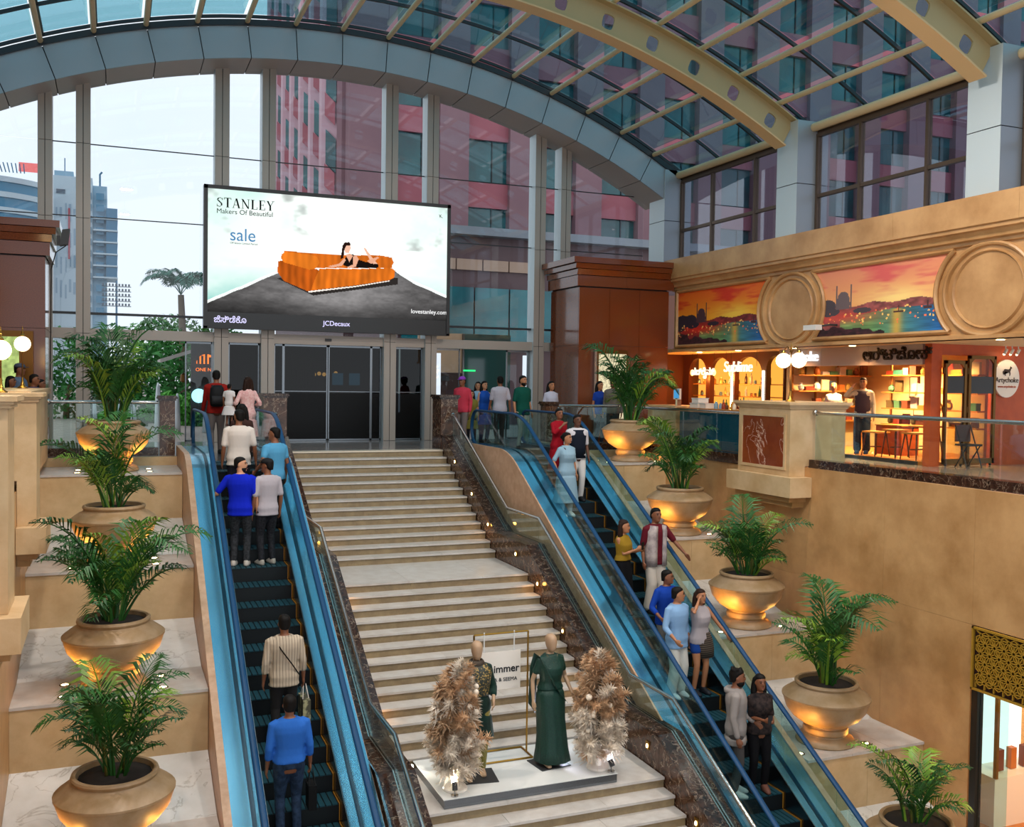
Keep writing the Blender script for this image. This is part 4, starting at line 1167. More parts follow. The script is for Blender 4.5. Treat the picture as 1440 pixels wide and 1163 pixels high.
# serif capitals drawn as strokes
def serif(word, x, z, h, m, parent, gap=.18):
    G = {'T': (.72, [(.36, 0, .36, 1, .17), (.02, .97, .70, .97, .06, 1), (.02, .80, .02, 1, .05), (.70, .80, .70, 1, .05), (.2, .02, .52, .02, .04, 1)]),
         'A': (.82, [(.10, 0, .40, 1, .06), (.42, 1, .70, 0, .17), (.2, .33, .6, .33, .05, 1), (.0, .02, .22, .02, .04, 1), (.56, .02, .84, .02, .04, 1)]),
         'N': (.86, [(.14, 0, .14, 1, .06), (.12, .98, .72, .04, .17), (.74, 0, .74, 1, .06), (.0, .02, .28, .02, .04, 1), (0, .98, .2, .98, .04, 1), (.6, .98, .88, .98, .04, 1)]),
         'L': (.70, [(.2, 0, .2, 1, .17), (.05, .02, .68, .02, .05, 1), (.66, 0, .66, .26, .05), (.02, .98, .4, .98, .04, 1)]),
         'E': (.72, [(.2, 0, .2, 1, .17), (.05, .02, .68, .02, .05, 1), (.05, .98, .66, .98, .05, 1), (.2, .52, .5, .52, .05, 1), (.66, 0, .66, .24, .05), (.64, .78, .64, 1, .05), (.5, .4, .5, .64, .04)]),
         'Y': (.80, [(.40, 0, .40, .48, .17), (.12, 1, .40, .46, .17), (.70, 1, .42, .46, .06), (0, .98, .28, .98, .04, 1), (.56, .98, .84, .98, .04, 1), (.24, .02, .56, .02, .04, 1)]),
         'S': (.66, [(.60, .78, .44, .95, .06), (.46, .96, .22, .93, .06), (.22, .93, .10, .76, .14), (.11, .74, .30, .56, .17), (.28, .57, .50, .38, .17), (.50, .38, .52, .18, .15), (.50, .18, .32, .03, .08), (.33, .03, .08, .12, .06), (.06, .04, .06, .3, .05), (.60, .72, .60, .97, .05)])}
    mb = MB(); cx = x
    for ch in word:
        wd, st_ = G[ch]
        for q in st_:
            a, b = Vector((q[0], q[1])), Vector((q[2], q[3])); d = (b - a).normalized(); w_ = q[4] / 2
            nrm = Vector((-d.y, d.x)) * w_
            if len(q) < 6 and abs(d.y) > .6: nrm = Vector((w_, 0))
            P_ = [a - nrm, a + nrm, b + nrm, b - nrm]
            mb.prism([(cx + p.x * h, z + p.y * h) for p in P_], BBY - .008, BBY - .004, 'Y')
        cx += (wd + gap * .55) * h
    return mb.build('headline', m, parent)
p = S(.033, .145); serif('STANLEY', p[0], p[2], .235, M['ink_black'], bb)
text('Makers Of Beautiful', .165, M['ink_black'], bb, S(.033, .195), name='tagline', sx=1.02)
text('sale', .44, M['ink_blue'], bb, S(.084, .41), name='sale_word', sx=.95)
text('Off Season Limited Period', .062, M['ink_black'], bb, S(.086, .437), name='small_print')
text('K', .13, M['ink_black'], bb, S(.965, .09), name='corner_mark', shear=-.3)
text('lovestanley.com', .155, M['ink_white'], bb, S(.84, .945), name='web_address', bold=.001)
text('JCDecaux', .17, M['glow_violet'], bb, (px0 + (px1 - px0) * .462, BBY - .006, BBZ0 + .16), name='operator_name', bold=.001)
text('\u0c9c\u0cc6\u0cb8\u0cbf\u0ca1\u0cc6\u0c95\u0cca', .2, M['glow_violet'], bb, (px0 + .15, BBY - .006, BBZ0 + .15), name='operator_name_kannada', bold=.002)
for x in (2.9, 4.9, 7.5):
    MB().box(x, x + .08, BBY + .24, FY - .2, BBZ1 - .5, BBZ1 - .42).build('bracket', M['bar_dark'], bb)

# ================================================================ DOORS IN THE GLASS FRONT
def leaf(dn, x0, x1, y, z1=2.5, frost=1.25, gm='door_glass'):
    lf = empty('leaf', ((x0 + x1) / 2, y, 0), parent=dn)
    ORG[lf.name] = Vector(((x0 + x1) / 2, y, 0))
    MB().box(x0 + .03, x1 - .03, y - .006, y + .006, frost if frost else .05, z1 - .05).build('glass', M[gm], lf)
    if frost:
        MB().box(x0 + .03, x1 - .03, y - .006, y + .006, .05, frost).build('frosted_glass', M['frost_glass'], lf)
        MB().box(x0 + .03, x1 - .03, y - .009, y - .006, frost + .03, frost + .05).build('safety_line', M['steel_dark'], lf)
    m = MB(); m.box(x0, x0 + .03, y - .025, y + .025, 0, z1); m.box(x1 - .03, x1, y - .025, y + .025, 0, z1); m.box(x0, x1, y - .025, y + .025, z1 - .05, z1); m.box(x0, x1, y - .025, y + .025, 0.005, .05)
    m.build('stiles', M['steel_dark'], lf)
def door(n, x, leaves, **k):
    d = empty(f'door_{n}', (x, FY, 0), kind='structure')
    for a, b, y in leaves: leaf(d, a, b, y, **k)
door(1, 5.26, [(3.86, 4.1, FY + .05), (4.1, 5.24, FY + .05), (5.26, 6.4, FY + .05), (6.4, 6.67, FY + .05)])
door(2, 3.1, [(2.73, 3.49, FY + .05)], frost=0)
door(3, 7.4, [(7.04, 7.81, FY + .05)])
door(4, .9, [(-.44, .5, FY + .05), (1.7, 2.35, FY + .1)], frost=0, gm='facade_glass')
door(5, 9.6, [(8.17, 8.9, FY + .05), (10.3, 10.98, FY + .1)], frost=0, gm='facade_glass')
sn = empty('door_sensor', (5.2, FY - .14, 2.6), label='small motion sensor above the centre doors', cat='sensor')
MB().box(5.14, 5.3, FY - .18, FY - .12, 2.6, 2.66).build('housing', M['charcoal'], sn)
# ================================================================ PEOPLE
PENDING = []      # (object, voxel) meshes to be fused after everything is laid out
SK = {'tan': '#a8714e', 'brown': '#7d4d33', 'fair': '#c08a68', 'dark': '#5f3a28', 'mann': '#a98a6c'}
for k, c in SK.items(): mat('skin_' + k, c, .5, c2=c, ns=3)
mat('hair_black', '#0c0908', .6, c2='#14100d', ns=40, spec=.15); mat('hair_brown', '#2e1a10', .6, c2='#1f110a', ns=40, spec=.15); mat('hair_light', '#b98a3e', .5)
mat('eye_dark', '#120c0a', .2); mat('lip', '#7a3f36', .5)
_cl = {}
def cloth(h, rough=.85, h2=None, ns=8):
    k = (h, h2)
    if k not in _cl: _cl[k] = mat('cloth_' + h[1:] + (h2 or '')[1:], h, rough, c2=h2 or None, ns=ns, bump=.15, bs=25, spec=.15)
    return _cl[k]
def striped(h, h2, axis='X', n=60, duty=.5):
    m = mat(f'stripe_{h[1:]}_{h2[1:]}_{axis}', h, .85); t = m.node_tree; b = t.nodes['Principled BSDF']
    k = t.nodes.new('ShaderNodeTexCoord'); sp = t.nodes.new('ShaderNodeSeparateXYZ'); t.links.new(k.outputs['Object'], sp.inputs[0])
    mu = t.nodes.new('ShaderNodeMath'); mu.operation = 'MULTIPLY'; mu.inputs[1].default_value = n; t.links.new(sp.outputs[axis], mu.inputs[0])
    fr = t.nodes.new('ShaderNodeMath'); fr.operation = 'FRACT'; t.links.new(mu.outputs[0], fr.inputs[0])
    gt = t.nodes.new('ShaderNodeMath'); gt.operation = 'GREATER_THAN'; gt.inputs[1].default_value = duty; t.links.new(fr.outputs[0], gt.inputs[0])
    mx = t.nodes.new('ShaderNodeMix'); mx.data_type = 'RGBA'; mx.inputs['A'].default_value = (*lin(h), 1); mx.inputs['B'].default_value = (*lin(h2), 1)
    t.links.new(gt.outputs[0], mx.inputs['Factor']); t.links.new(mx.outputs['Result'], b.inputs['Base Color'])
    return m
def ik(a, c, l1, l2, hint):
    a, c = Vector(a), Vector(c); d = c - a; L = min(d.length, (l1 + l2) * .999)
    d = d.normalized(); c = a + d * L
    x = (l1 * l1 - l2 * l2 + L * L) / (2 * L); h = math.sqrt(max(0, l1 * l1 - x * x))
    hv = Vector(hint); hv = (hv - d * hv.dot(d))
    hv = hv.normalized() if hv.length > 1e-6 else Vector((0, -1, 0))
    return a + d * x + hv * h, c
def limb(m, pts, rad, n=10, ends=True):
    """tapered capsule chain"""
    pts = [Vector(p) for p in pts]
    if ends:
        d0 = (pts[0] - pts[1]).normalized(); d1 = (pts[-1] - pts[-2]).normalized()
        pts = [pts[0] + d0 * rad[0] * .7] + pts + [pts[-1] + d1 * rad[-1] * .7]; rad = [rad[0] * .5] + list(rad) + [rad[-1] * .5]
    m.tube(pts, rad, n)
def ellring(z, rx, ry, y=0, x=0, n=18, p=2.4):
    o = []
    for j in range(n):
        a = 2 * PI * j / n; c, s_ = math.cos(a), math.sin(a)
        q = (abs(c) ** p + abs(s_) ** p) ** (1 / p)
        o.append((x + rx * c / q, y + ry * s_ / q, z))
    return o
TORSO = [(.80, .10, .09, .0), (.86, .155, .105, .0), (.93, .165, .112, .0), (1.02, .145, .098, -.005), (1.10, .14, .095, -.005), (1.20, .155, .105, -.005), (1.30, .172, .112, .0), (1.37, .17, .10, .005), (1.425, .125, .078, .01), (1.46, .07, .06, .012)]
FTORSO = [(.80, .10, .09, .0), (.86, .165, .108, .0), (.93, .172, .112, .0), (1.02, .135, .092, -.005), (1.10, .12, .085, -.005), (1.20, .135, .108, -.02), (1.28, .15, .112, -.018), (1.36, .15, .092, .005), (1.42, .11, .07, .01), (1.455, .055, .05, .012)]
def person(name, lab, loc, rz, H=1.72, skin='tan', hair='short', haircol='hair_black', top=None, sleeve=.5, toplen=.84, bottom=None, botlen='long', shoes='#1c1c1e', wr=None, wl=None, stride=0., female=False, lean=0., look=0., tilt=0., flare=0., beard=False, cat='person', vox=.013, group=None, face=True, extra=None, neckline=True, fat=1.0, sit=None):
    """person facing local -Y; wr / wl = wrist targets (x,y,z) for the -x / +x hand"""
    root = empty(name, loc, rz, label=lab, cat=cat, group=group)
    root.rotation_euler = (0, 0, rz); root.scale = (H / 1.72,) * 3
    ORG.pop(root.name, None)
    Z = Vector()
    T = FTORSO if female else TORSO
    sh = (.15 if female else .178) * (1 + (fat - 1) * .5)
    lx = lean
    def L_(z): return lx * max(0, z - .9)      # forward lean offset (toward -Y)
    armS = {s: Vector((s * sh, .005 - L_(1.385), 1.385)) for s in (-1, 1)}
    wt = {-1: Vector(wr) if wr else Vector((-sh - .07, -.03 + stride * .5, .86)), 1: Vector(wl) if wl else Vector((sh + .07, -.03 - stride * .5, .86))}
    arms = {}
    for s in (-1, 1):
        e, w_ = ik(armS[s], wt[s], .285, .255, (s * .35, .9, -.2) if wt[s].z < 1.25 else (s * .8, -.15, -1))
        arms[s] = (armS[s], e, w_)
    legs = {}
    for s in (-1, 1):
        hp = Vector((s * .088, 0, .88)); ak = Vector((s * .10, stride * s * .5, .085 + (.03 if stride * s > .12 else 0)))
        k, a = ik(hp, ak, .405, .40, (s * .05, -1, 0))
        legs[s] = (hp, k, a)
    hc = Vector((0, -.012 - L_(1.60) - .03 * tilt, 1.602))
    # ---- body : torso, neck, head, arms with hands, legs with feet, fused into one surface
    b = MB()
    b.rings([ellring(z, rx * fat ** .6, ry * fat, y - L_(z)) for z, rx, ry, y in T])
    limb(b, [(0, .012 - L_(1.42), 1.42), hc + Vector((0, .02, -.06))], [.056, .052] if not female else [.045, .043])
    hr = [(-.118, .028, .040, -.018), (-.10, .045, .058, -.016), (-.07, .058, .078, -.008), (-.03, .068, .09, .0), (.02, .074, .096, .004), (.06, .071, .093, .008), (.09, .057, .074, .01), (.108, .034, .045, .01), (.115, .012, .016, .01)]
    cl_, sl_ = math.cos(look), math.sin(look)
    def HP(p): return (hc.x + p[0] * cl_ - p[1] * sl_, hc.y + p[0] * sl_ + p[1] * cl_, hc.z + p[2] - tilt * .3 * (-p[1]))
    b.rings([[HP(q) for q in ellring(z, rx, ry, y, 0, 16, 2.1)] for z, rx, ry, y in hr])
    if face:
        b.ball(HP((0, -.098, -.012)), (.013, .02, .026), 8, 6)
        for s in (-1, 1): b.ball(HP((s * .076, .006, -.008)), (.010, .017, .028), 8, 6)
        b.ball(HP((0, -.078, -.085)), (.026, .02, .02), 8, 6)
    for s in (-1, 1):
        S_, E_, W_ = arms[s]
        limb(b, [S_, S_.lerp(E_, .5), E_, E_.lerp(W_, .35), W_], [.052, .046, .036, .036, .024] if not female else [.043, .037, .031, .031, .021])
        d = (W_ - E_).normalized(); sd = Vector((s, 0, 0)); sd = (sd - d * sd.dot(d)); sd = sd.normalized() if sd.length > .2 else Vector((0, -1, 0))
        fw = sd.cross(d) * s                      # palm side axis
        fw = fw.normalized()
        pc = W_ + d * .05
        b.tube([W_ + d * .0, W_ + d * .03, W_ + d * .075, W_ + d * .09], [(.02, .02), (.02, .036), (.017, .038), (.012, .034)], 10)
        for q, (off_, ln) in enumerate(((-.030, .062), (-.010, .074), (.010, .07), (.029, .054))):
            r0 = W_ + d * .08 + fw * off_
            r1 = r0 + d * ln * .5 + sd * (-.008); r2 = r0 + d * ln * .92 + sd * (-.028)
            limb(b, [r0, r1, r2], [.0092, .0086, .0075], 6)
        th = W_ + d * .03 - fw * .03
        limb(b, [th, th - fw * .022 + d * .026 - sd * .006, th - fw * .022 + d * .058 - sd * .016], [.0125, .0105, .0085], 6)
    for s in (-1, 1):
        h, k, a = legs[s]
        limb(b, [h, h.lerp(k, .5), k, k.lerp(a, .3), a], [.088 * fat, .075, .052, .052, .036])
        b.tube([(a.x, a.y + .045, a.z - .035), (a.x, a.y - .01, a.z - .03), (a.x, a.y - .09, a.z - .05), (a.x, a.y - .15, a.z - .06)], [(.03, .04), (.036, .045), (.042, .032), (.032, .02)], 10)
    o = b.build('body', M['skin_' + skin], root, smooth=0, off=Z)
    PENDING.append((o, vox))
    # ---- clothing
    cts = {}
    if top:
        m_ = top if not isinstance(top, str) else cloth(top)
        c = MB(); g = .024
        rg_ = [ellring(z, rx * fat ** .6 + g, ry * fat + g, y - L_(z)) for z, rx, ry, y in T if z > toplen + .02 and z < 1.47]
        z0 = max(toplen, .80)
        hem = []
        if toplen < .86:
            zz = toplen
            while zz < .85:
                f = (.86 - zz)
                hem.append(ellring(zz, .168 * fat ** .6 + g + f * flare, .112 * fat + g + f * flare * .8, 0)); zz += .09
        else: hem = [ellring(toplen, .16 * fat ** .6 + g * 1.1, .108 * fat + g * 1.1, -L_(toplen))]
        c.rings(hem + rg_)
        if sleeve > 0:
            for s in (-1, 1):
                S_, E_, W_ = arms[s]
                pts = [S_ - Vector((s * .03, 0, 0)), S_, S_.lerp(E_, .5)]
                q = [.07, .066, .058] if not female else [.055, .054, .047]
                if sleeve >= .6: pts += [S_.lerp(E_, .9)]; q += [.052]
                if sleeve >= .8: pts += [E_, E_.lerp(W_, .5)]; q += [.049, .046]
                if sleeve >= 1: pts += [E_.lerp(W_, .95)]; q += [.040]
                if sleeve == .5: pts[-1] = S_.lerp(E_, .62)
                limb(c, pts, q)
        o = c.build('top', m_, root, smooth=0, off=Z); PENDING.append((o, .015)); cts['top'] = o
    if bottom:
        m_ = bottom if not isinstance(bottom, str) else cloth(bottom)
        c = MB(); g = .014
        if botlen == 'skirt':
            c.rings([ellring(z, rx, ry) for z, rx, ry in ((1.02, .15, .105), (.93, .185, .13), (.75, .20, .155), (.5, .215, .175), (.25, .225, .185))])
        else:
            c.rings([ellring(z, rx * fat ** .6 + g, ry * fat + g, y - L_(z)) for z, rx, ry, y in T[1:4]])
            for s in (-1, 1):
                h, k, a = legs[s]
                q = [.10 * fat, .088, .066, .06, .054]
                if botlen == 'long': limb(c, [h, h.lerp(k, .5), k, k.lerp(a, .5), a + Vector((0, .01, .0))], q, 12)
                elif botlen == 'wide': limb(c, [h, h.lerp(k, .5), k, k.lerp(a, .5), a + Vector((0, .01, .01))], [.10, .095, .088, .088, .09], 12)
                elif botlen == 'knee': limb(c, [h, h.lerp(k, .5), k + Vector((0, 0, -.02))], [.104, .10, .085], 12)
                elif botlen == 'short': limb(c, [h, h.lerp(k, .42)], [.102, .096], 12)
        o = c.build('bottom', m_, root, smooth=0, off=Z); PENDING.append((o, .016)); cts['bottom'] = o
        o.name = 'skirt' if botlen == 'skirt' else ('shorts' if botlen in ('short', 'knee') else 'trousers')
    if shoes:
        for s in (-1, 1):
            h, k, a = legs[s]
            c = MB().rings([ellring(z, rx, ry, a.y - .055 + yo, a.x, 14, 2.6) for z, rx, ry, yo in ((a.z - .085, .046, .13, 0), (a.z - .06, .05, .135, 0), (a.z - .035, .046, .115, .012), (a.z - .0, .042, .065, .05), (a.z + .012, .038, .05, .055))])
            c.build('shoe', cloth(shoes, .5), root, smooth=0, off=Z)
    hm = M[haircol]
    if hair:
        c = MB()
        if hair in ('short', 'long', 'bun', 'curly'):
            # skull cap pulled back from the face
            R_ = []
            for z, rx, ry, y in ((-.065, .048, .04, .062), (-.03, .076, .056, .046), (.01, .081, .066, .04), (.045, .082, .078, .03), (.068, .079, .094, .016), (.092, .068, .086, .012), (.116, .044, .056, .012), (.126, .012, .016, .012)):
                k_ = 1.08 if hair == 'curly' else 1
                R_.append([HP((q[0] * k_, q[1] * k_, q[2])) for q in ellring(z, rx, ry, y, 0, 16, 2.1)])
            c.rings(R_)
            if hair == 'curly':
                rq = random.Random(len(name) + int(H * 100))
                for _ in range(26):
                    a_ = rq.uniform(0, 2 * PI); c.ball(HP((.06 * math.cos(a_), .03 + .07 * math.sin(a_), rq.uniform(.03, .115))), .026, 6, 5)
        if hair == 'long':
            for s in (-1, 0, 1):
                limb(c, [HP((s * .05, .05, .04)), HP((s * .072, .055, -.06)), HP((s * .078, .05, -.16)), HP((s * .06, .065, -.30 if s == 0 else -.26))], [.05, .048, .05, .034], 8)
        if hair == 'bun': c.ball(HP((0, .11, .02)), .045, 10, 8)
        o = c.build('hair', hm, root, smooth=0, off=Z); PENDING.append((o, .011))
    if beard:
        c = MB().rings([[HP(q) for q in ellring(z, rx, ry, y, 0, 14, 2.2)] for z, rx, ry, y in ((-.128, .03, .04, -.026), (-.105, .049, .058, -.024), (-.075, .0605, .072, -.022), (-.05, .06, .07, -.02))])
        c.build('beard', hm, root, smooth=0, off=Z)
    if face:
        for s in (-1, 1):
            e = MB().ball(HP((s * .031, -.0885, .018)), (.0125, .006, .007), 8, 6); e.build('eye', M['eye_dark'], root, smooth=0, off=Z)
            e = MB().tube([HP((s * .014, -.094, .034)), HP((s * .032, -.093, .040)), HP((s * .05, -.080, .034))], .0045, 5); e.build('eyebrow', hm if hair else M['skin_' + skin], root, off=Z)
        MB().ball(HP((0, -.0915, -.058)), (.023, .007, .006), 8, 6).build('mouth', M['lip'], root, smooth=0, off=Z)
    if extra: extra(root, arms, legs, HP, Z)
    return root
def fuse_all():
    """fuse each figure's overlapping limbs into one continuous surface"""
    for o, v in PENDING:
        r = o.modifiers.new('fuse', 'REMESH'); r.mode = 'VOXEL'; r.voxel_size = v; r.use_smooth_shade = True
        s = o.modifiers.new('soften', 'SMOOTH'); s.factor = .5; s.iterations = 3 if v > .012 else 2
    dg = bpy.context.evaluated_depsgraph_get()
    new = [(o, bpy.data.meshes.new_from_object(o.evaluated_get(dg))) for o, v in PENDING]
    for o, me in new:
        o.modifiers.clear(); old = o.data; o.data = me; me.name = o.name
        bpy.data.meshes.remove(old)
    PENDING.clear()
def bar(name, m, pts, r, root, n=6): return MB().tube(pts, r, n).build(name, m, root, off=Vector())
# ================================================================ CORRIDOR SHOPS (right)
mat('orange_wall', '#c4541a', .6, c2='#b54a15', ns=3); mat('warm_cream', '#efcf98', .6); mat('bar_wood', '#4a1f10', .35); mat('shelf_wood', '#b5722f', .45)
mat('teal_panel', '#0c4a5e', .25, coat=.3); mat('mauve_sign', '#b8a49c', .5)
sf = empty('ceiling_corridor', (15, 15, 2.5), kind='structure')
MB().box(14.6, 19, 3, 25.6, 2.5, 2.6).build('soffit', M['warm_cream'], sf)
for i, (x, y) in enumerate(((15.0, 13.2), (15.0, 11.4), (14.95, 17.0), (14.95, 19.0), (14.95, 21.2), (14.95, 23.0))):
    t = empty('downlight', (x, y, 2.49), label=f'warm ceiling downlight over the shop corridor, {stem_n[i]} along it', cat='downlight', group='downlights over the shop corridor')
    MB().lathe([(.06, 0), (.075, -.01), (.05, -.012), (.001, -.012)], 12, (x, y, 2.5)).build('lens', M['lens_glow'], t)
    lamp('SPOT', (x, y, 2.47), 130, '#ffb870', t, name='downlight_beam', spot_size=2.2, spot_blend=.9, shadow_soft_size=.06)
ws = empty('wall_shops', (18.4, 18, 0), kind='structure')
MB().box(18.4, 18.6, 15.2, 25.6, 0, 2.5).build('back_wall', M['warm_cream'], ws)
MB().box(15.2, 18.6, 25.3, 25.5, 0, 2.5).build('end_wall', M['bar_wood'], ws)
MB().box(14.2, 15.2, 25.3, 25.5, 0, 4.1).build('end_wall', M['granite'], ws)
MB().box(17.1, 19, 15.2, 15.32, 0, 2.5).build('orange_end_wall', M['orange_wall'], ws); MB().box(15.62, 17.1, 15.2, 15.32, 2.28, 2.5).build('door_lintel', M['orange_wall'], ws)
MB().box(15.35, 15.62, 15.15, 15.33, .0, 2.5).build('corner_post', M['orange_wall'], ws)
MB().box(15.9, 18.4, 20.35, 20.45, 0, 2.5).build('party_wall', M['warm_cream'], ws)
MB().box(15.5, 18.4, 15.33, 20.35, 0, .07).build('shop_floor', M['shelf_wood'], ws)
MB().box(15.42, 15.5, 15.6, 20.35, 0, .075).build('plinth', M['charcoal'], ws)

# --- bar
bc = empty('bar_counter', (13.5, 19.4, 0), label='teal fronted bar counter with a wooden top behind the balcony railing', cat='counter')
for i in range(4):
    y = 17.55 + i * .92
    MB().box(13.25, 13.3, y + .006, y + .91, .08, .97).build('front_panel', M['teal_panel'], bc)
MB().box(13.3, 13.85, 17.55, 21.23, 0, .97).build('body', M['bar_wood'], bc)
MB().box(13.2, 13.9, 17.5, 21.28, .97, 1.03).build('worktop', M['shelf_wood'], bc)
sc2 = empty('host_counter', (13.6, 22.2, 0), label='cream stone counter between the granite block and the bar', cat='counter')
MB().box(13.3, 14.1, 21.5, 22.9, 0, 1.0).build('body', M['cream_stone'], sc2); MB().box(13.25, 14.15, 21.45, 22.95, 1.0, 1.06).build('worktop', M['cream_stone'], sc2)
bk = empty('back_bar', (16.3, 22.8, 0), label='dark wooden back bar with glowing arched niches and bottle shelves', cat='shelf unit')
emit('niche_glow', '#ffa640', 1.3); emit('led_strip', '#fff0c8', 7)
BX = 15.9
MB().box(BX + .5, BX + .56, 20.5, 25.25, .9, 2.5).build('back_panel', M['niche_glow'], bk)
MB().box(BX - .05, BX + .5, 20.5, 25.25, 0, .9).build('cabinet', M['bar_wood'], bk)
AR = [(20.55, 21.25), (21.45, 22.65), (22.85, 23.85), (24.05, 24.95)]
pe = [20.5] + [q for a in AR for q in a] + [25.25]
for i in range(0, len(pe), 2): MB().box(BX - .03, BX + .12, pe[i], pe[i + 1], .9, 2.5).build('post', M['bar_wood'], bk)
for a, b in AR:
    c, r = (a + b) / 2, (b - a) / 2
    n = 14; zc = 2.38 - min(r, .42)
    arc = [(c + r * math.cos(PI * i / n), zc + min(r, .42) * math.sin(PI * i / n)) for i in range(n + 1)]
    m = MB()
    for p, q in zip(arc, arc[1:]): m.prism([(p[0], p[1]), (p[0], 2.5), (q[0], 2.5), (q[0], q[1])], BX - .03, BX + .1)
    m.build('arch', M['bar_wood'], bk)
    for z in (1.28, 1.62): MB().box(BX + .12, BX + .5, a, b, z, z + .025).build('shelf', M['shelf_wood'], bk)
for y in (22.76, 21.35): MB().box(BX - .06, BX - .03, y - .03, y + .03, 1.0, 2.0).build('light_strip', M['led_strip'], bk)
def bottle_mesh(kind):
    P_ = {0: [(.001, 0), (.035, 0), (.037, .02), (.037, .15), (.03, .18), (.013, .21), (.013, .27), (.001, .27)], 1: [(.001, 0), (.05, 0), (.05, .1), (.045, .12), (.03, .13), (.03, .16), (.001, .165)], 2: [(.001, 0), (.04, 0), (.045, .05), (.035, .1), (.001, .1)]}[kind]
    return MB().lathe(P_, 9).mesh('bottle', smooth=40)
BCOL = ['#c98a2c', '#5a2a10', '#2f5a2a', '#e8dcc0', '#9a3a1a', '#e6b860', '#7fa0b0']
BM = []
for i, c in enumerate(BCOL):
    mm = mat('bottle_%s' % c[1:], c, .15, coat=.5)
    for k in range(3):
        me = bottle_mesh(k); me.materials.append(mm); BM.append(me)
rb = random.Random(11)
def bottles(n, fx, y0, y1, z, lab, grp, nm='bottle', cat='bottle', ks=None):
    for i in range(n):
        y = y0 + (y1 - y0) * (i + .5) / n + rb.uniform(-.02, .02)
        o = link(nm, rb.choice(BM), None, (fx + rb.uniform(-.05, .05), y, z), (0, 0, 0), rb.uniform(.85, 1.15))
        tag(o, lab, cat, grp)
for a, b in AR[1:]:
    for z, w_ in ((.9, 'cabinet top'), (1.306, 'lower shelf'), (1.646, 'upper shelf')):
        bottles(6 if b - a > .9 else 5, BX + .3, a + .04, b - .04, z, f'small bottle on the {w_} of the glowing back bar', f'bottles on the {w_} of the back bar')
bottles(16, 13.55, 17.7, 20.1, 1.03, 'bottle in the row on top of the teal bar counter', 'bottles on the bar counter')
mat('white_gloss', '#efe6da', .3)
for i, (y, w_, h) in enumerate(((20.75, .34, .12), (20.7, .28, .24), (20.35, .25, .1))):
    t = empty('cake_box', (13.5, y, 1.03 if i != 1 else 1.155), label=('wide white cake box at the left end of the bar counter', 'smaller white box stacked on the wide cake box', 'flat white box beside the stacked cake boxes')[i], cat='box', group='white boxes on the bar')
    z0 = 1.031 if i != 1 else 1.156
    MB().box(13.35, 13.65, y - w_ / 2, y + w_ / 2, z0, z0 + .1).build('carton', M['white_gloss'], t); MB().box(13.34, 13.66, y - w_ / 2 - .01, y + w_ / 2 + .01, z0 + .1, z0 + .12).build('lid', M['white_paint'], t)
tb = empty('till_screen', (13.6, 21.9, 1.06), label='tablet till with a blue screen on the cream counter', cat='screen')
emit('till_blue', '#4a9ad0', 1.0)
MB().box(13.5, 13.55, 21.65, 21.95, 1.22, 1.5).build('housing', M['white_gloss'], tb); MB().box(13.493, 13.5, 21.68, 21.92, 1.25, 1.47).build('display', M['till_blue'], tb); MB().box(13.5, 13.62, 21.76, 21.84, 1.06, 1.25).build('stand', M['steel'], tb)
sb = empty('bar_sign', (15.3, 21.4, 1.9), label='glowing script sign reading Sublime in front of the back bar', cat='sign')
emit('sign_glow', '#fff3cf', 1.6)
SBX = 15.2
text('Sublime', .40, M['sign_glow'], sb, (SBX, 22.2, 1.96), (PI / 2, 0, -PI / 2), .02, shear=.15)
for y in (22.1, 20.75): MB().tube([(SBX, y, 2.1), (SBX, y, 2.5)], .006, 4).build('hanger', M['bar_dark'], sb)
sb2 = empty('bar_sign', (15.3, 23.4, 1.9), label='small glowing Kannada script sign left of the bar', cat='sign')
text('\u0cb8\u0cac\u0ccd\u0cb2\u0cc8\u0cae\u0ccd', .26, M['sign_glow'], sb2, (SBX, 23.75, 1.88), (PI / 2, 0, -PI / 2), .02)
MB().tube([(SBX, 23.5, 2.0), (SBX, 23.5, 2.5)], .006, 4).build('hanger', M['bar_dark'], sb2)
for i, (y, z) in enumerate(((23.1, 1.95), (22.3, 1.92), (24.2, 1.95))):
    t = empty('pendant_bulb', (15.3, y, z), label=f'bare amber bulb hanging over the bar, {("middle", "right", "left")[i]} of three', cat='lamp', group='amber bulbs over the bar')
    MB().ball((15.5, y, z), (.055, .055, .09), 10, 8).build('bulb', M['warm_glow'], t, smooth=0)
    MB().tube([(15.5, y, z + .08), (15.5, y, 2.5)], .006, 4).build('cord', M['black'], t)
    lamp('POINT', (15.5, y, z - .14), 55, '#ffa040', t, name='bulb_light', shadow_soft_size=.06)

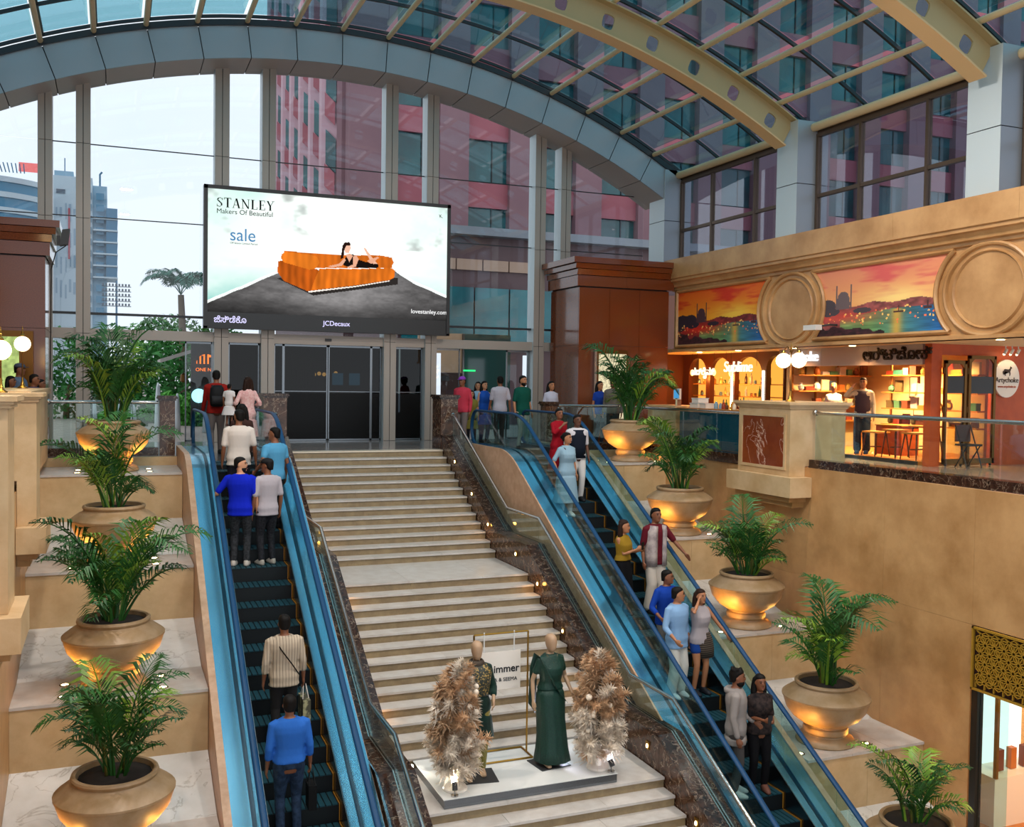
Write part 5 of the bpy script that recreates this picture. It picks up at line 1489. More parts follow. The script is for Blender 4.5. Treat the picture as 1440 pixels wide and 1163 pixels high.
# --- gift shop
ss = empty('shop_sign', (15.4, 17.8, 2.3), label='long pale sign board over the gift shop with Artychoke lettering', cat='sign')
for i in range(3):
    a, b = 15.4 + i * 1.55, 15.4 + (i + 1) * 1.55
    MB().box(15.36, 15.46, a + .003, b - .003, 2.08, 2.5).build('board', M['mauve_sign'], ss)
emit('letter_white', '#ffffff', 1.2); mat('letter_bronze', '#3f2a18', .4, metal=.5)
text('Artychoke', .34, M['letter_white'], ss, (15.33, 19.95, 2.2), (PI / 2, 0, -PI / 2), .025, sx=.95)
text('\u0c86\u0cb0\u0ccd\u0c9f\u0cbf\u0c9a\u0ccb\u0c95\u0ccd', .34, M['letter_bronze'], ss, (15.33, 17.1, 2.19), (PI / 2, 0, -PI / 2), .025)
for i, (x, y) in enumerate(((16.6, 19.2), (16.6, 17.6), (16.6, 16.2), (17.6, 18.2))):
    t = empty('shop_downlight', (x, y, 2.49), label=f'bright ceiling light inside the gift shop, {stem_n[i]} of four', cat='downlight', group='ceiling lights in the gift shop')
    MB().lathe([(.07, 0), (.085, -.01), (.06, -.012), (.001, -.012)], 12, (x, y, 2.5)).build('lens', M['lens_glow'], t)
    lamp('SPOT', (x, y, 2.46), 1000, '#ffcf90', t, name='shop_light', spot_size=2.4, spot_blend=.9, shadow_soft_size=.08)
def shelf_unit(lab, x, y0, y1, zs):
    t = empty('shop_shelf', (x, (y0 + y1) / 2, 0), label=lab, cat='shelf')
    for z in zs: MB().box(x - .2, x + .12, y0, y1, z - .03, z).build('board', M['shelf_wood'], t)
    for y in (y0 + .02, (y0 + y1) / 2, y1 - .02): MB().box(x + .06, x + .1, y - .02, y + .02, 0.07, 2.3).build('upright', M['shelf_wood'], t)
    return t
ZS = (.75, 1.12, 1.5, 1.9)
shelf_unit('wooden wall shelf full of gifts on the left in the shop', 18.2, 20.6 - .3, 22.9 - .3, ZS) if False else None
t = empty('shop_shelf', (17, 20.2, 0), label='wooden wall shelf of boxes at the left in the gift shop', cat='shelf')
for z in ZS: MB().box(15.95, 18.3, 20.02, 20.34, z - .03, z).build('board', M['shelf_wood'], t)
for x in (15.97, 16.7, 17.4, 18.2): MB().box(x - .02, x + .02, 20.28, 20.32, .07, 2.3).build('upright', M['shelf_wood'], t)
shelf_unit('wooden wall shelf of boxes at the right in the gift shop', 17.2, 15.5, 18.3, ZS)
PAL = ['#c9a24a', '#8a2f1c', '#2f6a5a', '#d8c6a0', '#3c4f6a', '#b5672a', '#5a4a2a', '#c8b8b0', '#7a3f2a', '#d0884a', '#e0d8c8', '#4a7a5a']
PM = [mat('gift_%d' % i, c, .5) for i, c in enumerate(PAL)]
def gift_mesh(k):
    m = MB()
    if k == 0: m.box(-.07, .07, -.08, .08, 0, .16); m.box(-.075, .075, -.085, .085, .13, .17)
    elif k == 1: m.lathe([(.001, 0), (.05, 0), (.08, .05), (.075, .12), (.04, .16), (.045, .19), (.001, .19)], 10)
    elif k == 2: m.box(-.05, .05, -.12, .12, 0, .09); m.box(-.01, .01, -.121, .121, .0, .093)
    else: m.box(-.02, .02, -.1, .1, 0, .24); m.box(-.03, -.02, -.085, .085, .015, .225)
    return m.mesh('gift')
GM = []
for mm in PM:
    for k in range(4):
        me = gift_mesh(k); me.materials.append(mm); GM.append(me)
def gifts(x, y0, y1, zs, lab, flip=False):
    for z, w_ in zip(zs, ('lowest', 'lower middle', 'upper middle', 'top')):
        n = int((y1 - y0) / .24)
        for i in range(n):
            if rb.random() < .12: continue
            q_ = y0 + (i + .5) * (y1 - y0) / n
            o = link('gift_item', rb.choice(GM), None, (q_, x, z) if flip else (x - .06, q_, z), (0, 0, PI / 2 if flip else 0), rb.uniform(.85, 1.2))
            tag(o, f'small gift on the {w_} board of the {lab} shop shelf', 'gift', f'gifts on the {w_} board of the {lab} shelf')
gifts(20.16, 16.0, 18.25, ZS, 'left', True); gifts(17.2, 15.55, 18.25, ZS, 'right')
# framed prints leaning on the back wall
for i, (y, z, w_, h) in enumerate(((18.65, 1.35, .3, .55), (18.4, .9, .5, .7))):
    t = empty('framed_print', (18.3, y, z), label=('tall framed print on the shop back wall', 'pale framed print low on the shop back wall')[i], cat='picture')
    MB().box(18.34, 18.395, y - w_ / 2, y + w_ / 2, z, z + h).build('frame', M['bar_wood'], t); MB().box(18.33, 18.341, y - w_ / 2 + .04, y + w_ / 2 - .04, z + .04, z + h - .04).build('print', PM[3], t)
# small tables in the shop window
def stool(x, y, z, h, w_, lab, m1='shelf_wood', nm='side_table', cat='table', rot=0):
    t = empty(nm, (x, y, z), label=lab, cat=cat, group='small tables in the gift shop window')
    MB().box(x - w_ / 2, x + w_ / 2, y - w_ / 2, y + w_ / 2, z + h - .035, z + h).build('tabletop', M[m1], t)
    for sx in (-1, 1):
        for sy in (-1, 1): MB().tube([(x + sx * w_ * .5, y + sy * w_ * .5, z), (x + sx * w_ * .36, y + sy * w_ * .36, z + h - .03)], [.013, .02], 6).build('leg', M['bar_wood'], t)
    MB().box(x - w_ * .36, x + w_ * .36, y - .012, y + .012, z + h * .35, z + h * .35 + .025).build('stretcher', M['bar_wood'], t)
stool(15.85, 17.2, .07, .55, .42, 'low wooden side table in the shop window, left of the round one'); stool(15.85, 16.6, .07, .62, .4, 'wooden side table in the middle of the shop window')
stool(15.85, 16.0, .07, .58, .45, 'wooden side table in the shop window beside the orange corner post'); stool(16.5, 16.4, .07, .7, .5, 'taller wooden table behind the shop window tables')
ob = empty('orange_cabinet', (16.6, 17.6, .07), label='low orange cabinet inside the gift shop', cat='cabinet')
MB().box(16.4, 16.9, 17.0, 17.8, .07, .72).build('body', M['orange_wall'], ob); MB().box(16.38, 16.92, 16.98, 17.82, .72, .75).build('top', M['shelf_wood'], ob); MB().box(16.39, 16.4, 17.03, 17.38, .12, .68).build('door', M['orange_wall'], ob); MB().box(16.39, 16.4, 17.42, 17.77, .12, .68).build('door', M['orange_wall'], ob)
sh = empty('display_stand', (15.75, 19.5, .07), label='dark display stand with colourful goods at the shop entrance', cat='stand')
m = MB(); [m.box(15.6, 15.95, 19.15, 19.95, .07 + k * .32, .09 + k * .32) for k in range(4)]; m.build('boards', M['bar_wood'], sh)
for x, y in ((15.62, 19.17), (15.93, 19.17), (15.62, 19.93), (15.93, 19.93)): MB().box(x - .015, x + .015, y - .015, y + .015, .07, 1.05).build('upright', M['black'], sh)
for i in range(10):
    o = link('gift_item', GM[(i * 7) % len(GM)], None, (15.77, 19.25 + (i % 5) * .15, .091 + .32 * (1 + i // 5)), (0, 0, 0), .9); tag(o, f'gift on the {("second", "third")[i // 5]} board of the entrance display stand', 'gift', 'gifts on the entrance stand')
# folding glass doors on the orange wall and the round logo board
glass('amber_glass', (.85, .74, .55), 1.2)
for i, (a, b, zt) in enumerate(((15.66, 16.24, 2.17), (16.30, 17.05, 2.28))):
    d = empty('folding_door', ((a + b) / 2, 15.1, 0), label=('left leaf of the bronze framed folding glass door on the orange wall', 'right leaf of the bronze framed folding glass door on the orange wall')[i], cat='door', group='folding doors of the gift shop')
    m = MB()
    for q in ((a, a + .06, .05, zt), (b - .06, b, .05, zt), (a, b, zt - .07, zt), (a, b, .05, .16)): m.box(q[0], q[1], 15.08, 15.14, q[2], q[3])
    m.build('frame', M['bronze'], d)
    for x, z in ((a + .06, zt - .07), (b - .06, zt - .07)):
        s_ = 1 if x < (a + b) / 2 else -1
        MB().prism([(x, z), (x + s_ * .09, z), (x, z - .09)], 15.085, 15.135, 'Y').build('corner_bracket', M['bronze'], d)
    MB().box(a + .06, b - .06, 15.1, 15.112, .16, zt - .07).build('glass', M['amber_glass'], d)
    MB().box(a + .06, b - .06, 15.09, 15.1, 1.5, 1.85).build('notice_panel', M['charcoal'], d)
    for z in (.4, 1.1, 1.9): MB().box(a - .03, a, 15.09, 15.13, z, z + .12).build('hinge', M['bronze'], d)
    for x in (a + .08, b - .08): MB().ball((x, 15.11, .03), .03, 8, 6).build('castor', M['black'], d)
lg = empty('logo_board', (17.42, 15.18, 1.4), label='round white Artychoke logo board with a horse on the orange wall', cat='sign')
a = [(17.42 + .36 * math.cos(2 * PI * i / 36), 1.82 + .40 * math.sin(2 * PI * i / 36)) for i in range(36)]
MB().prism(a, 15.14, 15.195, 'Y').build('disc', M['white_gloss'], lg)
text('Artychoke', .155, M['letter_bronze'], lg, (17.42, 15.135, 1.74), align='CENTER')
text('www.artychoke.in', .07, M['orange_wall'], lg, (17.42, 15.135, 1.63), align='CENTER')
hs = [(0, .02), (.02, .09), (.0, .12), (.03, .14), (.14, .13), (.17, .15), (.185, .2), (.2, .19), (.235, .165), (.22, .15), (.205, .155), (.195, .12), (.18, .09), (.19, .04), (.175, .0), (.165, .0), (.17, .045), (.15, .075), (.06, .075), (.045, .045), (.06, .0), (.045, 0), (.025, .045), (.02, .075), (-.02, .1), (-.03, .06)]
MB().prism([(17.32 + x, 1.88 + z) for x, z in hs], 15.13, 15.138, 'Y').build('horse_emblem', M['letter_bronze'], lg)
for i, x in enumerate((17.2, 17.38, 17.56)):
    t = empty('wall_spotlight', (x, 15.0, 2.4), label=f'small spotlight over the round logo board, {("left", "middle", "right")[i]} of three', cat='spotlight', group='spotlights over the logo board')
    MB().tube([(x, 15.0, 2.5), (x, 15.0, 2.42)], .012, 6).build('stem', M['white_paint'], t); MB().tube([(x, 14.97, 2.43), (x, 15.03, 2.33)], .03, 8).build('head', M['white_paint'], t); MB().ball((x, 15.035, 2.325), .022, 8, 6).build('lens', M['lens_glow'], t)
    lamp('SPOT', (x, 15.03, 2.31), 7, '#ffd9a0', t, name='spot_beam', spot_size=1.3, spot_blend=.6, shadow_soft_size=.02, rot=Vector((0, .13, -.5)).to_track_quat('-Z', 'Y').to_euler())
ch = empty('shop_chair', (16.0, 14.9, 0), label='dark folding chair in front of the left folding door', cat='chair')
ch_x, ch_y = 16.05, 14.82
MB().box(ch_x - .2, ch_x + .2, ch_y - .16, ch_y + .16, .44, .48).build('seat', M['charcoal'], ch); MB().box(ch_x - .2, ch_x + .2, ch_y + .14, ch_y + .17, .52, .86).build('backrest', M['bar_wood'], ch)
for sx in (-1, 1):
    MB().tube([(ch_x + sx * .2, ch_y - .16, 0), (ch_x + sx * .2, ch_y + .16, .86)], .014, 6).build('leg', M['black'], ch); MB().tube([(ch_x + sx * .17, ch_y + .17, 0), (ch_x + sx * .17, ch_y - .14, .46)], .014, 6).build('leg', M['black'], ch)

# --- murals in the frieze
def mural(U, V, warm):
    sky0, sky1, sky2 = (hx('#e8621a'), hx('#f59a1e'), hx('#ffd04a')) if warm else (hx('#e08a6a'), hx('#f0a868'), hx('#ffdc88'))
    t = np.clip(V / .55, 0, 1)[..., None]
    C = sky0 * (1 - t) + sky1 * t
    g = np.exp(-(((U - .62) / .22) ** 2 + ((V - .5) / .16) ** 2))[..., None]
    C = C * (1 - g) + sky2 * g
    n = noise2(U * .999, V * .999, 21, ((4, 10), (9, 20), (20, 40)))
    cl = np.clip(n * 2.2 - .15, 0, 1)[..., None] * np.clip((.52 - V) * 4, 0, 1)[..., None]
    C = C * (1 - cl) + (hx('#d8341a') if warm else hx('#d8605c')) * cl
    hor = .55 + .02 * np.sin(U * 23) + .025 * noise2(U, V * 0, 5)
    k = (V > hor)[..., None]
    town = hx('#7a2a2a') if warm else hx('#8a4a48')
    C = np.where(k, town * (1 + .5 * noise2(U, V, 9, ((30, 20), (60, 50)))[..., None]), C)
    wat = (V > .64 + .12 * np.clip(.62 - U, 0, 1) * 2.2) & (U > .25)
    tw = np.clip((U - .45) * 2.4, 0, 1)[..., None]
    wc = hx('#6a9a5a') * (1 - tw) + hx('#1f5f9e') * tw
    wc = wc * (1 + .35 * noise2(U, V, 31, ((10, 40), (20, 80)))[..., None])
    C = np.where(wat[..., None], wc, C)
    red = np.exp(-(((U - .25) / .24) ** 2 + ((V - .72) / .1) ** 2))[..., None]
    C = C * (1 - red * .85) + (hx('#e02a18') if warm else hx('#d84a3e')) * red * .85
    refl = np.exp(-((U - .62) / .035) ** 2)[..., None] * (V > .66)[..., None] * .75
    C = C * (1 - refl) + hx('#f0b040') * refl
    dk = (V > .80 + .25 * U + .1 * noise2(U, V, 91)) & (U < .55)
    C = np.where(dk[..., None], hx('#3a1c22') * (1 + .8 * noise2(U, V, 44, ((40, 30), (70, 60)))[..., None]), C)
    tree = np.zeros(U.shape, bool)
    for cx, cy, rx, ry in ((.06, .56, .08, .13), (.15, .54, .07, .10), (.02, .66, .08, .10), (.17, .63, .08, .07), (.40, .64, .06, .04)): tree |= ((U - cx) / rx) ** 2 + ((V - cy) / ry) ** 2 < 1 + .35 * noise2(U, V, 8)
    C = np.where(tree[..., None], hx('#2c2230') if warm else hx('#4a4046'), C)
    dom = (((U - .27) / .038) ** 2 + ((V - .43) / .09) ** 2 < 1) & (V < .45) | (np.abs(U - .27) < .045) & (V > .43) & (V < .6)
    dom |= ((np.abs(U - .222) < .0045) | (np.abs(U - .322) < .0045)) & (V > .24) & (V < .6)
    dom |= (((U - .27) / .055) ** 2 + ((V - .53) / .06) ** 2 < 1) & (V < .56)
    C = np.where(dom[..., None], hx('#4a3038') if warm else hx('#6a5a5c'), C)
    rgl = np.random.default_rng(3)
    for _ in range(90):
        x, y = rgl.uniform(0, .95), rgl.uniform(.62, .86); s_ = rgl.uniform(.003, .008)
        q = ((U - x) / s_) ** 2 + ((V - y) / (s_ * 2.2)) ** 2 < 1
        C = np.where(q[..., None], hx('#ffd070') if rgl.random() < .6 else hx('#ff7a4a'), C)
    for x, y, w_ in ((.63, .70, .03), (.80, .67, .022)):
        q = (np.abs(U - x) < w_) & (np.abs(V - y) < .014) | (np.abs(U - x) < .003) & (V > y - .09) & (V < y)
        C = np.where(q[..., None], hx('#4a2a2a'), C)
    return C
vcol('mural_print', 0, .6)
MUR = [(23.4, 19.42, [(18.55, 3.37)], True, 'mural of an orange sunset harbour, nearer the granite block'), (17.72, 13.9, [(18.55, 3.37), (13.05, 3.38)], False, 'paler sunset harbour mural between the two stone ovals')]
MZ0, MZ1 = 2.68, 4.12
for ya, yb, ov, warm, lab in MUR:
    t = empty('mural', (14.48, (ya + yb) / 2, MZ0), label=lab, cat='mural')
    y0, y1 = (ya if not (len(ov) == 2) else 17.98), yb - .36
    def msk(U, V, y0=y0, y1=y1, ov=ov):
        Yw = y0 + (y1 - y0) * U; Zw = MZ1 - (MZ1 - MZ0) * V; k = np.ones(U.shape, bool)
        for cy, cz in ov: k &= ((Yw - cy) / 1.16) ** 2 + ((Zw - cz) / 1.0) ** 2 > 1
        return k
    picture('print', 210, 90, lambda U, V, w_=warm: mural(U, V, w_), lambda u, v, y0=y0, y1=y1: (14.478, y0 + (y1 - y0) * u, MZ1 - (MZ1 - MZ0) * v), M['mural_print'], t, msk)
    # stone frame : top, bottom, straight end, curved ends
    fr = MB()
    def edge_y(z, cy, s): return cy + s * 1.18 * math.sqrt(max(0, 1 - ((z - 3.37) / 1.02) ** 2))
    N = 14; zz = [MZ0 - .03 + (MZ1 - MZ0 + .06) * i / N for i in range(N + 1)]
    right = [edge_y(z, ov[-1][0], 1) for z in zz]; left = [ya] * (N + 1) if len(ov) == 1 else [edge_y(z, ov[0][0], -1) for z in zz]
    fr.tube([(14.47, left[-1], zz[-1]), (14.47, right[-1], zz[-1])], .05, 6); fr.tube([(14.47, left[0], zz[0]), (14.47, right[0], zz[0])], .05, 6)
    fr.tube([(14.47, y, z) for y, z in zip(left, zz)], .05, 6); fr.tube([(14.47, y, z) for y, z in zip(right, zz)], .05, 6)
    fr.build('frame', M['wall_stone'], t, smooth=60)
cc = empty('security_camera', (14.3, 17.0, 2.9), label='white security camera mounted on the paler mural', cat='camera')
MB().box(14.02, 14.2, 17.1, 17.5, 2.82, 2.93).build('housing', M['white_paint'], cc); MB().tube([(14.18, 17.15, 2.9), (14.3, 16.98, 2.93), (14.475, 16.95, 2.93)], .022, 7).build('bracket', M['charcoal'], cc)
MB().tube([(14.11, 17.5, 2.875), (14.11, 17.53, 2.875)], .035, 8).build('lens', M['black'], cc)

# --- poster light box on the granite block
pb = empty('poster_light_box', (12.6, 23.45, 0), label='backlit poster of pale foliage on the right granite block', cat='poster')
def leaves(U, V):
    n = noise2(U, V, 77, ((8, 12), (20, 30), (40, 60)))
    return hx('#efe2b8') * (1 + .35 * n[..., None]) * (1 - .25 * (n > .25)[..., None])
vcol('poster_print', .95)
MB().box(12.0, 12.95, 23.4, 23.495, .35, 2.5).build('frame', M['bronze'], pb); MB().box(11.93, 12.0, 23.38, 23.495, 0.001, 2.52).build('post', M['steel'], pb)
picture('print', 50, 100, leaves, lambda u, v: (12.06 + .83 * u, 23.395, 2.4 - 1.95 * v), M['poster_print'], pb)
pb2 = empty('poster_light_box', (-2.2, 23.45, 0), label='backlit foliage poster on the left granite block behind the globe lamps', cat='poster')
MB().box(-2.9, -1.55, 23.4, 23.495, .35, 2.55).build('frame', M['bronze'], pb2)
picture('print', 50, 60, lambda U, V: leaves(U, V) * np.array([.8, .95, .7]), lambda u, v: (-2.82 + 1.0 * u, 23.395, 2.42 - 1.9 * v), M['poster_print'], pb2)
# floodlight on the left granite block and cable
fl2 = empty('floodlight', (-1.05, 23.2, 4.6), label='black floodlight clamped under the left granite cornice', cat='floodlight')
MB().prism([(-1.02, 4.38), (-.86, 4.42), (-.82, 4.75), (-.97, 4.72)], 23.1, 23.35, 'Y').build('housing', M['charcoal'], fl2); MB().box(-1.08, -1.01, 23.2, 23.26, 4.4, 4.6).build('bracket', M['black'], fl2); MB().tube([(-.9, 23.25, 4.4), (-1.1, 23.3, 4.25), (-1.2, 23.45, 3.9), (-1.22, 23.45, 1.5)], .012, 5).build('cable', M['black'], fl2)

# ================================================================ LOWER STORE (right edge)
ls = empty('wall_store_lower', (13, 9, -5), kind='structure')
mat('parquet', '#c07a34', .3, c2='#a8632a', ns=8); mat('dark_red', '#2a0c0a', .6)
ZF = -5.4
MB().box(11.8, 17, 5, 12.5, ZF - .1, ZF).build('floor', M['parquet'], ls); MB().box(11.8, 17, 12.4, 12.5, ZF, -1.8).build('side_wall', M['warm_cream'], ls); MB().box(17, 17.1, 5, 12.5, ZF, -1.8).build('back_wall', M['warm_cream'], ls)
MB().box(11.8, 17, 5, 12.5, -1.95, -1.9).build('store_ceiling', M['white_paint'], ls)
MB().box(TRX, TRX + .1, 6.6, 10.55, -7, ZF).build('threshold', M['cream_stone'], ls)
lamp('AREA', (14.2, 9, -1.98), 180, '#ffd7a0', None, name='store_ceiling_light', shape='RECTANGLE', size=2.5, size_y=3)
gx = empty('lattice_screen', (11.62, 8.6, -2.3), label='gold star-lattice panel over the store entrance at lower right', cat='lattice panel')
mat('gold_lattice', '#b98d2e', .4, metal=.35)
m = MB(); y0, y1, z0, z1 = 6.6, 10.56, -2.78, -1.86
for q in ((y0, y1, z1 - .03, z1), (y0, y1, z0, z0 + .03), (y0, y0 + .03, z0, z1), (y1 - .03, y1, z0, z1)): m.box(11.6, 11.64, *q)
m.build('frame', M['gold_lattice'], gx)
MB().box(11.66, 11.68, y0, y1, z0, z1).build('backing', M['dark_red'], gx)
s_ = .16; segs = set(); lat = MB()
rows = int((z1 - z0) / (s_ * .866)) + 1; cols = int((y1 - y0) / s_) + 1
def seg(a, b):
    if not all(y0 + .02 < p[0] < y1 - .02 and z0 + .02 < p[1] < z1 - .02 for p in (a, b)): return
    d = Vector((b[0] - a[0], b[1] - a[1])).normalized(); n_ = Vector((-d.y, d.x)) * .0075
    lat.prism([(a[0] - n_.x, a[1] - n_.y), (b[0] - n_.x, b[1] - n_.y), (b[0] + n_.x, b[1] + n_.y), (a[0] + n_.x, a[1] + n_.y)], 11.605, 11.635)
for r in range(rows):
    for c in range(cols):
        p = (y1 - c * s_ - (s_ / 2 if r % 2 else 0), z0 + r * s_ * .866)
        nb = [(p[0] + s_ * math.cos(a), p[1] + s_ * math.sin(a)) for a in (0, PI / 3, 2 * PI / 3)]
        for q in nb: seg(p, q)
        for i in range(2):
            tri = [p, nb[i], nb[i + 1]]; ce_ = (sum(t[0] for t in tri) / 3, sum(t[1] for t in tri) / 3)
            for q in tri: seg(q, ce_)
lat.build('star_lattice', M['gold_lattice'], gx)
se = empty('store_entrance', (11.68, 9, ZF), label='black framed glass store entrance below the gold lattice', cat='entrance')
for y in (10.5, 8.2): MB().box(11.62, 11.74, y - .06, y + .05, ZF, -2.79).build('post', M['black'], se)
MB().box(11.67, 11.685, 9.95, 10.44, ZF, -2.79).build('glass_pane', M['esc_glass'], se)
dc = empty('display_case', (13.4, 11, ZF), label='brightly lit display case inside the lower store', cat='display case')
emit('case_glow', '#fff6e4', 1.6)
MB().box(13.0, 14.2, 11.3, 11.9, ZF, ZF + .8).build('base', M['white_gloss'], dc); MB().box(13.0, 14.2, 11.85, 11.9, ZF + .8, ZF + 2.3).build('back_panel', M['case_glow'], dc)
m = MB()
for q in ((13.0, 13.05, ZF + .8, ZF + 2.3), (14.15, 14.2, ZF + .8, ZF + 2.3), (13.0, 14.2, ZF + 2.25, ZF + 2.3)): m.box(q[0], q[1], 11.28, 11.34, q[2], q[3])
m.build('frame', M['brass'], dc)
for i in range(3):
    o = MB().box(13.3 + i * .28, 13.42 + i * .28, 11.5, 11.6, ZF + .81, ZF + 1.15).build('boxed_item', PM[(1, 5, 8)[i]], dc)
tp = empty('tufted_panel', (15.2, 12.35, ZF), label='cream tufted wall panel inside the lower store', cat='panel')
for i in range(7):
    for j in range(5): MB().ball((14.6 + i * .2, 12.36, -3.6 + j * .22), (.1, .045, .11), 10, 6).build('tuft', M['warm_cream'], tp, smooth=0)

# housings for the added fill lights under the roof ribs
for i, (x, y, z) in enumerate(HALL_LIGHTS):
    t = empty('flood_lamp', (x, y, z), label='round white flood lamp hung from the ' + ('front rib at the left', 'front rib in the middle', 'front rib at the right', 'middle rib at the left', 'middle rib at the right')[i], cat='lamp', group='flood lamps of the hall')
    MB().lathe([(.23, .0), (.24, .03), (.2, .16), (.08, .22), (.001, .22)], 16, (x, y, z + .005)).build('housing', M['white_paint'], t, smooth=40)
    MB().tube([(x, y, z + .2), (x, y, archz(x, 18.37))], .012, 6).build('rod', M['bar_dark'], t)
# ================================================================ FASHION DISPLAY ON THE LOWER LANDING
LZ = -26 * RZ
PZ = LZ + .13
pf = empty('display_platform', (5.2, 12.4, LZ), label='low white display platform on the lower stair landing', cat='platform')
MB().box(3.96, 6.46, 11.78, 13.15, LZ + .002, PZ - .01).build('base', M['steel_dark'], pf); MB().box(3.95, 6.47, 11.77, 13.16, PZ - .01, PZ).build('deck', M['white_paint'], pf)
mat('green_velvet', '#072c22', .75, c2='#051f19', ns=8, sheen=.15, spec=.2); mat('green_sequin', '#06392c', .45, c2='#042a22', ns=60, bump=.4, bs=90, spec=.4); mat('gold_cloth', '#6d6a2a', .5, c2='#8a7a34', ns=30)
mat('gold_net', '#20281f', .6, c2='#a88a4a', ns=38, nlo=.52, nhi=.6); mat('scarf_brown', '#4a3a2a', .7, c2='#2c241c', ns=10)
def suit(root, arms, legs, HP, Z):
    c = MB().rings([ellring(z, rx, ry, y) for z, rx, ry, y in ((1.43, .125, .095, 0), (1.36, .19, .13, 0), (1.28, .185, .142, -.018), (1.2, .172, .142, -.02), (1.1, .16, .124, -.005), (1.04, .165, .122, -.005))]); c.build('gold_yoke', M['gold_net'], root, smooth=0, off=Z)
    c = MB().lathe([(.085, 0), (.10, .015), (.105, .04), (.09, .07), (.075, .085), (.07, .06), (.075, .02)], 16, (0, -.0, 1.40)); c.build('scarf', M['scarf_brown'], root, smooth=0, off=Z)
    limb(c2 := MB(), [(.07, -.05, 1.42), (.12, .0, 1.36), (.13, .1, 1.1), (.12, .12, .8)], [.03, .04, .05, .04]); c2.build('stole', M['scarf_brown'], root, smooth=0, off=Z)
    MB().box(-.26, .26, -.22, .22, -.01, .004).build('stand_plate', M['charcoal'], root, off=Z)
person('mannequin', 'mannequin in a dark green suit with gold yoke, holding a rod, on the platform', (4.58, 12.33, PZ + .008), -.15, 1.86, 'mann', None, top=M['green_velvet'], sleeve=.8, toplen=.50, flare=.12, bottom=M['gold_cloth'], botlen='long', shoes=None, wr=(-.10, -.24, 1.02), wl=(.18, -.2, 1.0), stride=.12, female=True, cat='mannequin', face=False, extra=suit)
def sari(root, arms, legs, HP, Z):
    c = MB()
    prof = [(1.0, .165, .125), (.93, .19, .14), (.8, .2, .15), (.6, .19, .16), (.4, .195, .17), (.2, .21, .19), (.06, .235, .22)]
    R_ = []
    for i, (z, rx, ry) in enumerate(prof):
        r = ellring(z, rx, ry, -.02 * (i > 3), .03 * i / 6, 40)
        R_.append([(p[0] + .010 * (i / 6) * math.sin(j * 2.2), p[1] - .014 * (i / 6) * abs(math.sin(j * 2.2)), p[2]) for j, p in enumerate(r)])
    c.rings(R_); c.build('sari_skirt', M['green_sequin'], root, smooth=0, off=Z)
    d = MB()
    pts = [(.17, -.09, .86), (.02, -.155, 1.0), (-.08, -.14, 1.2), (-.15, -.06, 1.38), (-.16, .06, 1.40), (-.17, .14, 1.2), (-.17, .17, .7)]
    R_ = []
    for p in pts: R_.append([(p[0] + dx, p[1] + dy, p[2] + dz) for dx, dy, dz in ((-.05, 0, .07), (.0, -.015, .0), (.05, 0, -.07), (.05, .014, -.07), (0, .0, 0), (-.05, .014, .07))])
    d.rings(R_); d.build('sari_drape', M['green_sequin'], root, smooth=0, off=Z)
    c = MB().tube([(-.085, -.03, 1.455), (-.055, -.075, 1.41), (0, -.118, 1.33), (.055, -.075, 1.41), (.085, -.03, 1.455)], .008, 6); c.build('neckline_trim', M['gold_net'], root, off=Z)
    MB().box(-.22, .22, -.2, .2, -.01, .004).build('stand_plate', M['charcoal'], root, off=Z)
person('mannequin', 'mannequin in a long green sari standing right of the gold rack', (5.72, 12.42, PZ + .008), .12, 1.84, 'mann', None, top=M['green_sequin'], sleeve=.5, toplen=1.0, bottom=None, shoes=None, wr=(-.27, -.03, .88), wl=(.24, -.16, .95), stride=.1, female=True, cat='mannequin', face=False, extra=sari)
# gold rack with the hanging sign
rk = empty('garment_rack', (5.2, 12.85, PZ), label='gold tube rack carrying a hanging white sign', cat='rack')
x0, x1, ry, zt = 4.75, 5.58, 12.9, PZ + 1.78
def tb_(n, p): MB().tube(p, .014, 8).build(n, M['brass'], rk)
tb_('upright', [(x1, ry, PZ + .015), (x1, ry, zt)]); tb_('upright', [(x0, ry, PZ + .015), (x0, ry, zt)]); tb_('top_bar', [(x0, ry, zt), (x1, ry, zt)])
tb_('base_bar', [(x0, ry + .2, PZ + .015), (x1, ry + .2, PZ + .015)]); tb_('base_bar', [(x0, ry - .22, PZ + .015), (x1, ry - .22, PZ + .015)]); tb_('foot_bar', [(x1, ry - .22, PZ + .015), (x1, ry + .2, PZ + .015)]); tb_('foot_bar', [(x0, ry - .22, PZ + .015), (x0, ry + .2, PZ + .015)])
sg2 = empty('hanging_sign', (5.2, 12.88, PZ + 1.1), label='white sign with black lettering hung from the gold rack', cat='sign')
MB().box(4.80, 5.46, 12.885, 12.9, PZ + .97, PZ + 1.52).build('board', M['white_gloss'], sg2)
text('Shimmer', .15, M['black'], sg2, (5.17, 12.882, PZ + 1.22), align='CENTER', name='lettering', bold=.002); text('SHILA & SEEMA', .075, M['black'], sg2, (5.16, 12.882, PZ + 1.09), align='CENTER', name='lettering')
for x in (4.9, 5.36): MB().box(x - .008, x + .008, 12.888, 12.896, PZ + 1.5, zt + .03).build('ribbon', M['white_paint'], sg2)
